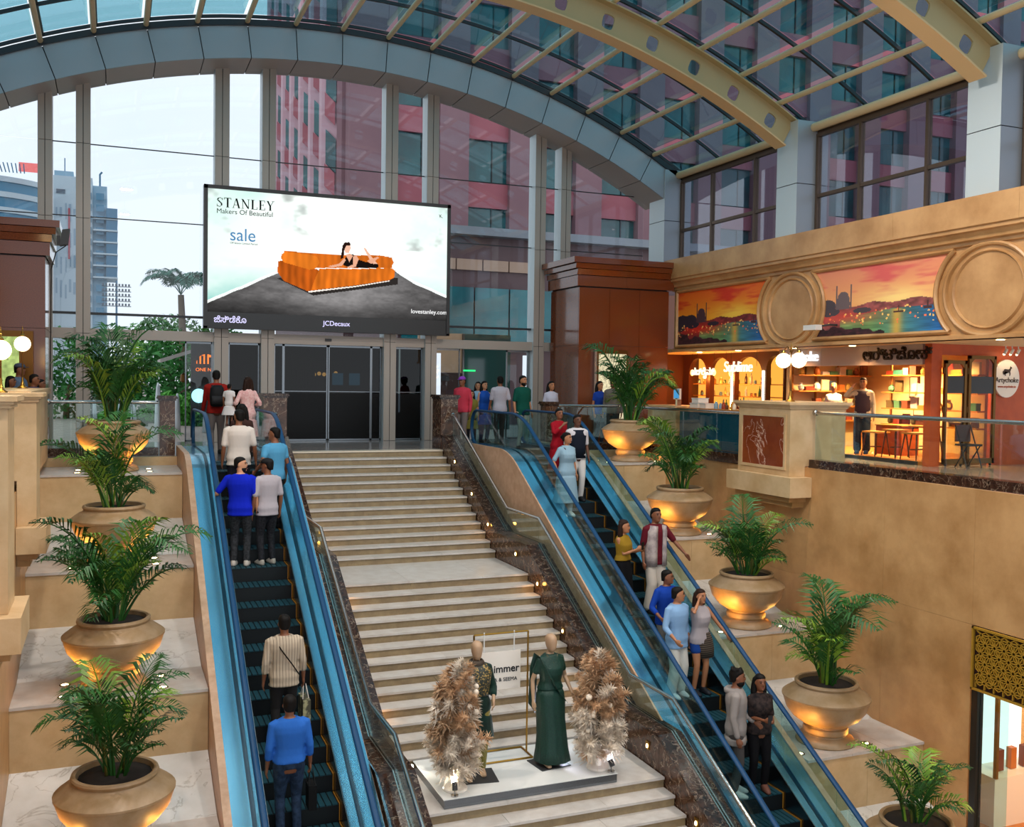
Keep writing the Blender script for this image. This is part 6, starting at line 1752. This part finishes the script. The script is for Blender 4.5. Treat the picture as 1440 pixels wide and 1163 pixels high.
# pampas grass arrangements
mat('pampas', '#d3b08c', .8, c2='#b98f66', ns=9, rnd=.2); mat('pampas_pale', '#eadfd0', .8, c2='#dccbb4', ns=9, rnd=.1)
def plume_mesh(seed, L=.42, r=.12, n=330):
    rg = np.random.default_rng(seed); t = rg.random(n) ** .8; ph = rg.random(n) * 2 * PI
    env = np.sin(np.clip(t * .9 + .08, 0, 1) * PI) ** .7 + .12
    dirv = np.stack([np.cos(ph), np.sin(ph), -.1 + 1.9 * rg.random(n)], 1); dirv /= np.linalg.norm(dirv, axis=1)[:, None]
    base = np.stack([.006 * np.cos(ph * 3), .006 * np.sin(ph * 3), t * L], 1); ln = (r * env * (.25 + 1.15 * rg.random(n) ** 1.5))[:, None]
    side = np.cross(dirv, np.array([0, 0, 1.])); side /= np.linalg.norm(side, axis=1)[:, None]; side *= .0055
    tip = base + dirv * ln * 1.5; tip[:, 2] -= (ln[:, 0] * .25)
    v = np.stack([base - side, base + side, base + dirv * ln * .8 + side * .9, tip], 1).reshape(-1, 3)
    m = MB(); m.v = [tuple(q) for q in v]; m.f = [(4 * i, 4 * i + 1, 4 * i + 2, 4 * i + 3) for i in range(n)]
    m.tube([(0, 0, -.5), (0, 0, L * .9)], .004, 4)
    return m
PLM = []
for i in range(4):
    me = plume_mesh(i, (.42, .36, .46, .32)[i]).mesh('plume'); me.materials.append(M['pampas']); m2 = me.copy(); m2.materials.clear(); m2.materials.append(M['pampas_pale']); PLM.append((me, m2))
ball_m = MB().ball((0, 0, 0), .045, 10, 8).mesh('dried_ball', smooth=0); ball_m.materials.append(M['pampas_pale'])
def pampas(x, y, lab, seed, pale, h=1.65):
    t = empty('pampas_arrangement', (x, y, PZ), label=lab, cat='dried flowers')
    MB().lathe([(.001, 0), (.16, 0), (.165, .015), (.155, .03), (.05, .04), (.045, .2), (.001, .2)], 20, (x, y, PZ)).build('base', M['white_gloss'], t, smooth=40)
    MB().tube([(x, y, PZ + .1), (x, y, PZ + h * .8)], .03, 8).build('core_stem', M['bark'], t)
    rg = random.Random(seed); n = 96
    for i in range(n):
        f = (i + .5) / n; a = i * 2.4; z = .14 + (h - .44) * f
        r = .02 + .09 * math.sin(PI * min(1, f * .9 + .08)); tl = (.95 + rg.uniform(-.3, .4)) * (1 - f ** 3) + .1
        q = PLM[rg.randrange(4)][1 if rg.random() < (.8 if f < .45 else (.35 if pale else .15)) else 0]  # more pale plumes low down, spotlight brightness put into the colour
        link('plume', q, t, (r * math.cos(a), r * math.sin(a), z), (rg.uniform(-.5, .5), tl, a + rg.uniform(-.4, .4)), rg.uniform(.62, .85))
    for i in range(7):
        a = rg.uniform(3.4, 6.2); link('dried_ball', ball_m, t, (.26 * math.cos(a), .26 * math.sin(a), rg.uniform(.5, h - .3)), None, rg.uniform(.7, 1.1))
    for i in range(5):
        a = rg.uniform(0, 6.28); me = MB().tube([(0, 0, 0), (.12 * math.cos(a), .12 * math.sin(a), .32), (.3 * math.cos(a), .3 * math.sin(a), .55)], [.006, .004, .002], 4).mesh('twig'); me.materials.append(M['bark']); link('twig', me, t, (0, 0, h * .55))
    return t
pampas(4.2, 12.05, 'tall cream pampas grass arrangement at the left end of the platform', 1, True, 1.72)
pampas(6.3, 12.05, 'tan pampas grass arrangement at the right end of the platform', 2, False, 1.72)
# little display spotlights
emit('spot_hot', '#fff8e8', 90); emit('spot_cool', '#e6ecff', 90)
def dspot(x, y, z, lab, aim, on, col='#fff0d8', e=45):
    t = empty('display_spotlight', (x, y, z), label=lab, cat='spotlight', group='small spotlights of the fashion display')
    d = Vector(aim).normalized()
    MB().lathe([(.001, 0), (.05, 0), (.05, .02), (.02, .03), (.001, .03)], 12, (x, y, z)).build('foot', M['steel'], t)
    MB().tube([(x, y, z + .02), (x, y, z + .09)], .01, 6).build('stem', M['steel'], t)
    c = Vector((x, y, z + .13)); MB().tube([c - d * .05, c + d * .05], .035, 12).build('head', M['charcoal'] if not on else M['steel'], t)
    MB().ball(c + d * .052, .03, 10, 8).build('lens', M['spot_hot' if col != '#e0e6ff' else 'spot_cool'], t)
    lamp('SPOT', c + d * .09, e, col, t, name='display_beam', spot_size=1.6, spot_blend=.7, shadow_soft_size=.03, rot=d.to_track_quat('-Z', 'Y').to_euler())
dspot(3.83, 12.95, LZ, 'lit spotlight on the landing left of the platform', (.5, -.9, .55), True, '#fff0d8', 60)
dspot(6.2, 13.0, PZ, 'bluish lit spotlight at the back right of the platform', (-.35, -.9, .45), True, '#e0e6ff', 55)
dspot(4.12, 11.84, PZ, 'small spotlight at the front left corner of the platform', (.1, .5, .8), False, '#fff0d8', 40)
dspot(6.4, 11.84, PZ, 'small spotlight at the front right corner of the platform', (-.25, .4, .8), False, '#e0e6ff', 40)
# ================================================================ WHO IS WHERE
def ray(u, v):
    d = CR * ((u - 720) / F_PX) + CU * (-(v - 581.5) / F_PX) + _f
    return d
EYEP = Vector((0, 0, EYE))
def on_floor(u, v, H, z=0.):
    """foot point on level z so that the head top (u,v) is at height H"""
    d = ray(u, v); t = (z + H - EYE) / d.z
    return EYEP + d * t - Vector((0, 0, H))
def at_Y(u, Y, z=0.):
    d = ray(u, 560); t = Y / d.y
    return Vector((d.x * t, Y, z))
def on_esc(u, v, H):
    """escalator step whose rider has the head top at pixel (u,v)"""
    d = ray(u, v)
    best = None
    for i in range(400):
        t = 9 + i * .04; p = EYEP + d * t
        e = abs((pz(p.y - .2) + H) - p.z)
        if best is None or e < best[0]: best = (e, p)
    p = best[1]
    k = max(0, min(28, round((STEP0 + .2 - p.y) / .4)))
    y = step_y(k) + .2
    t = y / d.y
    x = d.x * t
    return Vector((x, y, pz(step_y(k)) + .003))
UPW, DNW = PI, 0.0     # facing +Y (going up, away) / facing -Y (coming down)
V0 = Vector()
def clampx(p, lo, hi, H=1.7): return Vector((max(lo, min(hi, p.x)), p.y, p.z))
def backpack(col, strap=True):
    def f(root, arms, legs, HP, Z):
        c = MB().rings([ellring(z, rx, ry, .19) for z, rx, ry in ((.98, .10, .06), (1.02, .14, .09), (1.2, .15, .10), (1.36, .13, .085), (1.42, .08, .05))]); c.build('backpack', cloth(col, .6), root, smooth=0, off=Z)
        MB().rings([ellring(z, .11, .03, .285) for z in (1.03, 1.2)]).build('backpack_pocket', cloth('#2a2a2c', .6), root, smooth=0, off=Z)
        for s in (-1, 1): MB().tube([(s * .09, .12, 1.40), (s * .10, 0, 1.445), (s * .105, -.115, 1.35), (s * .12, -.09, 1.15), (s * .14, .05, 1.05)], .014, 6).build('strap', cloth(col, .6), root, off=Z)
    return f
def cap(col, brim=True):
    def f(root, arms, legs, HP, Z):
        c = MB().rings([[HP(q) for q in ellring(z, rx, ry, .004, 0, 16, 2.1)] for z, rx, ry in ((.045, .084, .106), (.08, .083, .103), (.115, .06, .075), (.13, .02, .025))])
        c.build('cap', cloth(col, .7), root, smooth=0, off=Z)
        if brim: MB().prism([HP((x, y, .05))[:2] for x, y in ((-.07, -.08), (-.055, -.15), (0, -.17), (.055, -.15), (.07, -.08))], HP((0, 0, .045))[2], HP((0, 0, .055))[2], 'Z').build('cap_brim', cloth(col, .7), root, off=Z)
    return f
def tote(side, body, handle, w_=.3, h=.36, m=None):
    def f(root, arms, legs, HP, Z):
        W_ = arms[side][2]; c = W_ + Vector((side * .02, -.01, -.1))
        mm = m or cloth(body, .7)
        MB().box(c.x - .05, c.x + .05, c.y - w_ / 2, c.y + w_ / 2, c.z - .16 - h, c.z - .16).build('bag', mm, root, off=Z)
        for s in (-.04, .04): MB().tube([(c.x + s, c.y - w_ * .28, c.z - .17), (c.x + s * .4, c.y, c.z + .01), (c.x + s, c.y + w_ * .28, c.z - .17)], .006, 5).build('bag_handle', cloth(handle, .6), root, off=Z)
    return f
def crossbag(col, s=1):
    def f(root, arms, legs, HP, Z):
        MB().tube([(-s * .13, .04, 1.43), (-s * .06, .165, 1.3), (s * .08, .165, 1.1), (s * .19, .06, .93), (s * .18, -.06, .95), (0, -.14, 1.2), (-s * .10, -.09, 1.40), (-s * .13, .02, 1.44)], .009, 5).build('bag_strap', cloth(col, .6), root, off=Z)
    return f
def both(*fs):
    def f(*a):
        for g in fs: g(*a)
    return f
def phone(side):
    def f(root, arms, legs, HP, Z):
        W_ = arms[side][2]; d = (W_ - arms[side][1]).normalized(); c = W_ + d * .1 + Vector((0, -.02, .03))
        MB().box(c.x - .035, c.x + .035, c.y - .006, c.y + .006, c.z - .06, c.z + .07).build('phone', M['black'], root, off=Z)
    return f
G_UP, G_DN, G_PL = 'riders on the up escalator', 'riders on the down escalator', 'people on the plaza'
# ---- left escalator, going up
p = on_floor(302, 520, 1.73); p = at_Y(304, 21.4)
person('person', 'person in a red shirt with a black backpack walking off the up escalator', p, UPW, 1.76, 'brown', 'short', top='#8e1d16', sleeve=1, bottom='#6f6664', stride=.32, extra=backpack('#17181a'), group=G_UP, vox=.016)
p = at_Y(348, 20.7)
person('person', 'person with long brown hair in a pink kurta carrying a child', p, UPW + .25, 1.63, 'tan', 'long', 'hair_brown', top=cloth('#d79a98', .85, '#e6c3bd', 22), sleeve=.8, toplen=.42, flare=.14, bottom='#cfa5a0', wl=(.0, -.26, 1.12) if False else (.24, -.16, 1.12), wr=(-.2, -.18, 1.1), female=True, group=G_UP, vox=.016)
person('person', 'small child in a white dress held by the person in pink', p + Vector((-.36, .02, .62)), UPW - .5, .86, 'brown', 'short', top='#d9d2d0', sleeve=.5, toplen=.45, flare=.3, bottom=None, shoes='#5a4038', group=G_UP, vox=.018)
p = on_esc(340, 577, 1.66)
person('person', 'dark haired person mostly hidden in front of the rider in white', clampx(p, 1.98, 2.46), UPW, 1.66, 'brown', 'long', top='#3a2622', sleeve=.8, bottom='#26201f', female=True, group=G_UP, vox=.018)
p = on_esc(336, 582, 1.78)
person('person', 'bearded rider in a loose white short sleeved shirt', clampx(p, 1.98, 2.46), UPW, 1.80, 'brown', 'short', top='#cfc4ba', sleeve=.6, toplen=.80, bottom='#23222a', wr=(.30, -.05, .84) if False else (-.28, -.02, .86), look=.5, beard=True, fat=1.12, group=G_UP, vox=.014)
p = on_esc(396, 600, 1.73)
person('person', 'rider in a light blue polo holding the right handrail', clampx(p, 2.3, 2.6), UPW + .5, 1.74, 'brown', 'short', top='#4f93b8', sleeve=.5, bottom='#14161a', look=.6, wl=(.30, -.12, .98), fat=1.08, group=G_UP, vox=.014)
p = on_esc(331, 653, 1.74)
person('person', 'rider in a royal blue t-shirt looking back over the shoulder', clampx(p, 1.94, 2.2), UPW - .3, 1.76, 'fair', 'short', top='#0c22b4', sleeve=.6, toplen=.80, bottom=cloth('#1f2022', .8, '#3a3c40', 30), shoes='#b8b0a6', look=-1.7, wr=(.25, -.1, 1.0) if False else None, wl=(.40, -.18, 1.02), beard=True, fat=1.14, group=G_UP, vox=.013)
p = on_esc(376, 656, 1.71)
person('person', 'rider in a white t-shirt and dark cap beside the blue t-shirt', clampx(p, 1.98, 2.46), UPW + .35, 1.73, 'brown', 'short', top='#a9a2a8', sleeve=.6, toplen=.80, bottom=cloth('#15161a', .8, '#2a2b30', 30), shoes='#9a938a', look=.7, extra=cap('#1a1a1c'), group=G_UP, vox=.013)
p = on_esc(400, 850, 1.73)
cam_bag = mat('camo_bag', '#4a4636', .7, c2='#a8a27a', ns=9, nlo=.5, nhi=.62)
person('person', 'rider in a cream striped shirt with a shoulder strap and tote bag', clampx(p, 1.98, 2.46), UPW, 1.75, 'brown', 'short', top=striped('#b5a48e', '#4a4038', 'X', 26, .86), sleeve=.8, toplen=.80, bottom='#262424', wl=(-.34, .02, .82) if False else None, wr=(-.30, .0, .84) if False else None, fat=1.1, extra=both(crossbag('#17120f', -1), tote(-1, '#4a4636', '#c9c0b4', .36, .44, cam_bag)), group=G_UP, vox=.012)
p = on_esc(407, 998, 1.72)
person('person', 'rider in a bright blue shirt and jeans at the bottom of the up escalator', clampx(p, 1.98, 2.46), UPW, 1.74, 'brown', 'short', top='#2a62b4', sleeve=.8, toplen=.85, bottom=cloth('#1a2638', .85, '#2c3d55', 14), fat=1.1, extra=tote(-1, '#0f0f10', '#1c1c1c', .2, .3), group=G_UP, vox=.012)
# ---- top of the right escalator and plaza
def pl(u, v, H, Y, lab, rz, **k):
    k.setdefault('vox', .018); k.setdefault('group', G_PL)
    return person('person', lab, at_Y(u, Y), rz, H, **k)
pl(650, 529, 1.72, 23.0, 'person in a pink shirt and purple cap at the head of the stairs', -.9, skin='brown', hair='short', top='#c03a4c', sleeve=1, bottom='#7d706c', extra=cap('#8a3fb0'))
pl(663, 555, 1.38, 23.4, 'child in an olive dress among the people at the doors', -.3, skin='fair', hair='long', top='#7d7434', sleeve=.5, toplen=.5, flare=.1, bottom='#1c1c22', female=True)
pl(681, 539, 1.62, 24.2, 'person in a sleeveless blue dress smiling near the open doors', .2, skin='fair', hair='long', top='#1d4fa8', sleeve=0, toplen=.5, flare=.1, bottom='#2a3a5a', female=True)
pl(672, 541, 1.6, 24.9, 'person in a pale blue top behind the one in the blue dress', -.4, skin='fair', hair='long', top='#8fb4d0', sleeve=.5, bottom='#3a3f52', female=True)
pl(703, 527, 1.75, 23.3, 'person in a horizontally striped shirt walking toward the doors', UPW, skin='brown', hair='short', top=striped('#8f8a9c', '#d0ccd4', 'Z', 28, .5), sleeve=.6, bottom='#3a302c', stride=.2)
pl(735, 526, 1.76, 21.6, 'tall bearded person in a dark green shirt and beige trousers', .35, skin='tan', hair='short', top='#0d4a3e', sleeve=.6, toplen=.80, bottom='#b0a698', beard=True, fat=1.08, vox=.015, extra=phone(-1))
pl(775, 542, 1.64, 22.2, 'long haired person in a white shirt and blue jeans', .1, skin='tan', hair='long', top='#b7b6c6', sleeve=.8, bottom='#1c3464', female=True, vox=.016)
p = on_esc(768, 569, 1.58)
person('person', 'person in a red kurta holding a hand to the face, stepping on the escalator', clampx(p, 8.35, 8.75), .1, 1.6, 'brown', 'short', top='#8e0e1e', sleeve=.8, toplen=.38, flare=.12, bottom='#5a0a14', wr=(-.05, -.24, 1.36), female=True, group=G_DN, vox=.015)
p = on_esc(812, 577, 1.7)
person('person', 'person in a dark vest over a white t-shirt beside the right handrail', clampx(p, 8.55, 8.8), .0, 1.72, 'dark', 'short', top='#c4c0c4', sleeve=.7, bottom='#d0ccc8', group=G_DN, vox=.015, extra=lambda r, a, l, H_, Z: MB().rings([ellring(z, rx, ry, -.002) for z, rx, ry in ((.86, .19, .138), (1.1, .168, .128), (1.3, .192, .138), (1.42, .14, .105))]).build('vest', cloth('#141a26'), r, smooth=0, off=Z))
p = on_esc(797, 615, 1.6)
person('person', 'person in a long pale blue kurta with a shoulder bag, hand on the left handrail', clampx(p, 8.15, 8.5), .15, 1.62, 'tan', 'bun', top='#86a3b4', sleeve=.6, toplen=.28, flare=.13, bottom='#a9b9c2', shoes='#d8d4d0', wr=(-.3, -.12, .95), look=.5, female=True, fat=1.12, extra=crossbag('#4a3a34', 1), group=G_DN, vox=.014)
# ---- right escalator, coming down
p = on_esc(867, 738, 1.62)
person('person', 'rider in a mustard top and black skirt looking at a phone', clampx(p, 8.1, 8.4), .5, 1.64, 'tan', 'long', 'hair_brown', top='#8a6c1e', sleeve=0, toplen=1.0, bottom='#0e0d10', botlen='skirt', wr=(-.02, -.30, 1.22), wl=(.14, -.28, 1.18), look=.3, tilt=.3, female=True, extra=phone(-1), group=G_DN, vox=.013)
p = on_esc(922, 727, 1.8)
def vest(col):
    def f(r, a, l, H_, Z):
        for s in (-1, 1):
            MB().rings([[(s * q[0], q[1], q[2]) for q in ring] for ring in [[(.05, -.14, z), (.12, -.142 + .0, z), (.185 * w_, -.07, z), (.19 * w_, .03, z), (.15 * w_, .1, z), (.12, .06, z)] for z, w_ in ((.78, 1.05), (.95, 1.05), (1.15, .98), (1.35, 1.02), (1.44, .7))]]).build('vest_front', cloth(col, .8, '#b5a8a4', 10), r, smooth=0, off=Z)
    return f
person('person', 'tall rider in an open patterned vest with maroon sleeves, hand on the right handrail', clampx(p, 8.62, 8.8), .1, 1.82, 'brown', 'short', top='#5a1420', sleeve=.6, toplen=.80, bottom='#c2b8ac', botlen='wide', wl=(.42, -.25, .98), wr=None, extra=vest('#8a7f80'), group=G_DN, vox=.013)
p = on_esc(932, 801, 1.66); p = Vector((p.x - .03, p.y, p.z))
person('person', 'rider in a royal blue shirt behind the one in pale blue', clampx(p, 8.25, 8.5), .2, 1.68, 'brown', 'short', top='#123a94', sleeve=.8, bottom='#6d6a66', wr=(-.3, -.2, 1.0), look=.5, fat=1.1, group=G_DN, vox=.013)
p = on_esc(945, 823, 1.68)
person('person', 'rider in a pale blue shirt and white trousers, hand on the left handrail', clampx(p, 8.2, 8.42), .3, 1.72, 'tan', 'short', top='#7fa3c8', sleeve=.8, toplen=.78, bottom='#c9c6be', botlen='wide', shoes='#d0ccc8', wr=(-.28, -.22, .97), look=.7, fat=1.12, group=G_DN, vox=.012)
p = on_esc(985, 828, 1.64)
def wrap(r, a, l, H_, Z):
    MB().rings([ellring(z, rx, ry, 0, xo) for z, rx, ry, xo in ((1.02, .165, .12, .02), (.9, .195, .14, .04), (.75, .2, .15, .07), (.6, .17, .14, .1))]).build('wrapped_shirt', striped('#5a4c40', '#20180f', 'Z', 30, .5), r, smooth=0, off=Z)
person('person', 'long haired rider in a grey tank top and blue shorts talking on a phone', clampx(p, 8.62, 8.8), .15, 1.66, 'tan', 'long', 'hair_brown', top='#a39a9c', sleeve=0, bottom='#1a3f86', botlen='short', shoes='#1e2026', wr=(-.13, -.10, 1.54), wl=(.40, -.22, .96), female=True, extra=wrap, group=G_DN, vox=.012)
p = on_esc(1035, 933, 1.76)
def hood(r, a, l, H_, Z): MB().lathe([(.07, 0), (.115, .02), (.12, .06), (.09, .09), (.07, .07)], 14, (0, .05, 1.38)).build('hood', cloth('#8d8580'), r, smooth=0, off=Z)
person('person', 'rider in a grey hoodie and dark striped track pants, seen from the side', clampx(p, 8.2, 8.5), .95, 1.8, 'brown', 'curly', top='#8d8580', sleeve=1, toplen=.72, bottom='#4a4644', shoes='#b9b6ae', wl=(.12, -.24, .98), fat=1.12, extra=hood, beard=True, group=G_DN, vox=.012)
p = on_esc(1067, 952, 1.66)
person('person', 'long haired rider in a black top and black trousers holding a phone in both hands', clampx(p, 8.6, 8.8), -.2, 1.68, 'brown', 'long', top=cloth('#141214', .8, '#3a2f2c', 16), sleeve=.7, toplen=.86, bottom='#0d0c0f', shoes='#6a4438', wr=(-.05, -.28, 1.13), wl=(.08, -.28, 1.13), female=True, extra=phone(-1), group=G_DN, vox=.012)
# ---- by the granite block and in the shops
pl(843, 530, 1.66, 22.6, 'person in a blue t-shirt with a white print by the foliage poster', .3, skin='tan', hair='long', top='#1a3f9c', sleeve=.5, bottom='#2a3040', female=True)
pl(862, 527, 1.74, 21.85, 'security guard in a grey uniform and peaked cap by the poster', -.9, skin='brown', hair='short', top='#6d665e', sleeve=1, bottom='#3a3634', extra=cap('#2a2420'))
person('person', 'person in a dark waistcoat raising a hand to the head in the gift shop', Vector((15.95, 17.75, .075)), -.9, 1.74, 'tan', 'short', top='#8f8478', sleeve=1, bottom='#1e2230', botlen='wide', shoes='#2a3a5a', wr=(-.2, -.2, 1.5), group='people in the gift shop', vox=.016, extra=lambda r, a, l, H_, Z: MB().rings([ellring(z, rx, ry, -.002) for z, rx, ry in ((.82, .19, .138), (1.1, .168, .128), (1.3, .192, .138), (1.42, .14, .105))]).build('waistcoat', cloth('#2c2430'), r, smooth=0, off=Z))
person('person', 'fair haired shop assistant in white behind the display stand', Vector((16.6, 19.5, .075)), -.6, 1.62, 'fair', 'bun', 'hair_light', top='#d0c4c0', sleeve=.8, bottom='#4a3a34', female=True, group='people in the gift shop', vox=.018)
for u, H, Y, lab, kw in ((48, 1.62, 21.3, 'person in a dark blue shirt behind the left parapet', dict(skin='brown', top='#1c2a5a', hair='short')), (15, 1.58, 21.9, 'person in pale pink at the far left behind the parapet', dict(skin='brown', top='#b99a94', hair='long', female=True)), (27, 1.84, 22.7, 'tall person in a grey cap in front of the left poster', dict(skin='brown', top='#5a6a80', hair='short', extra=cap('#4a5060'))), (57, 1.52, 22.2, 'long haired person in maroon beside the left granite block', dict(skin='brown', top='#6a1f26', hair='long', female=True))):
    person('person', lab, at_Y(u, Y), 1.2, H, sleeve=.8, bottom='#2a2a30', group='people on the left balcony', vox=.018, **kw)
fuse_all()
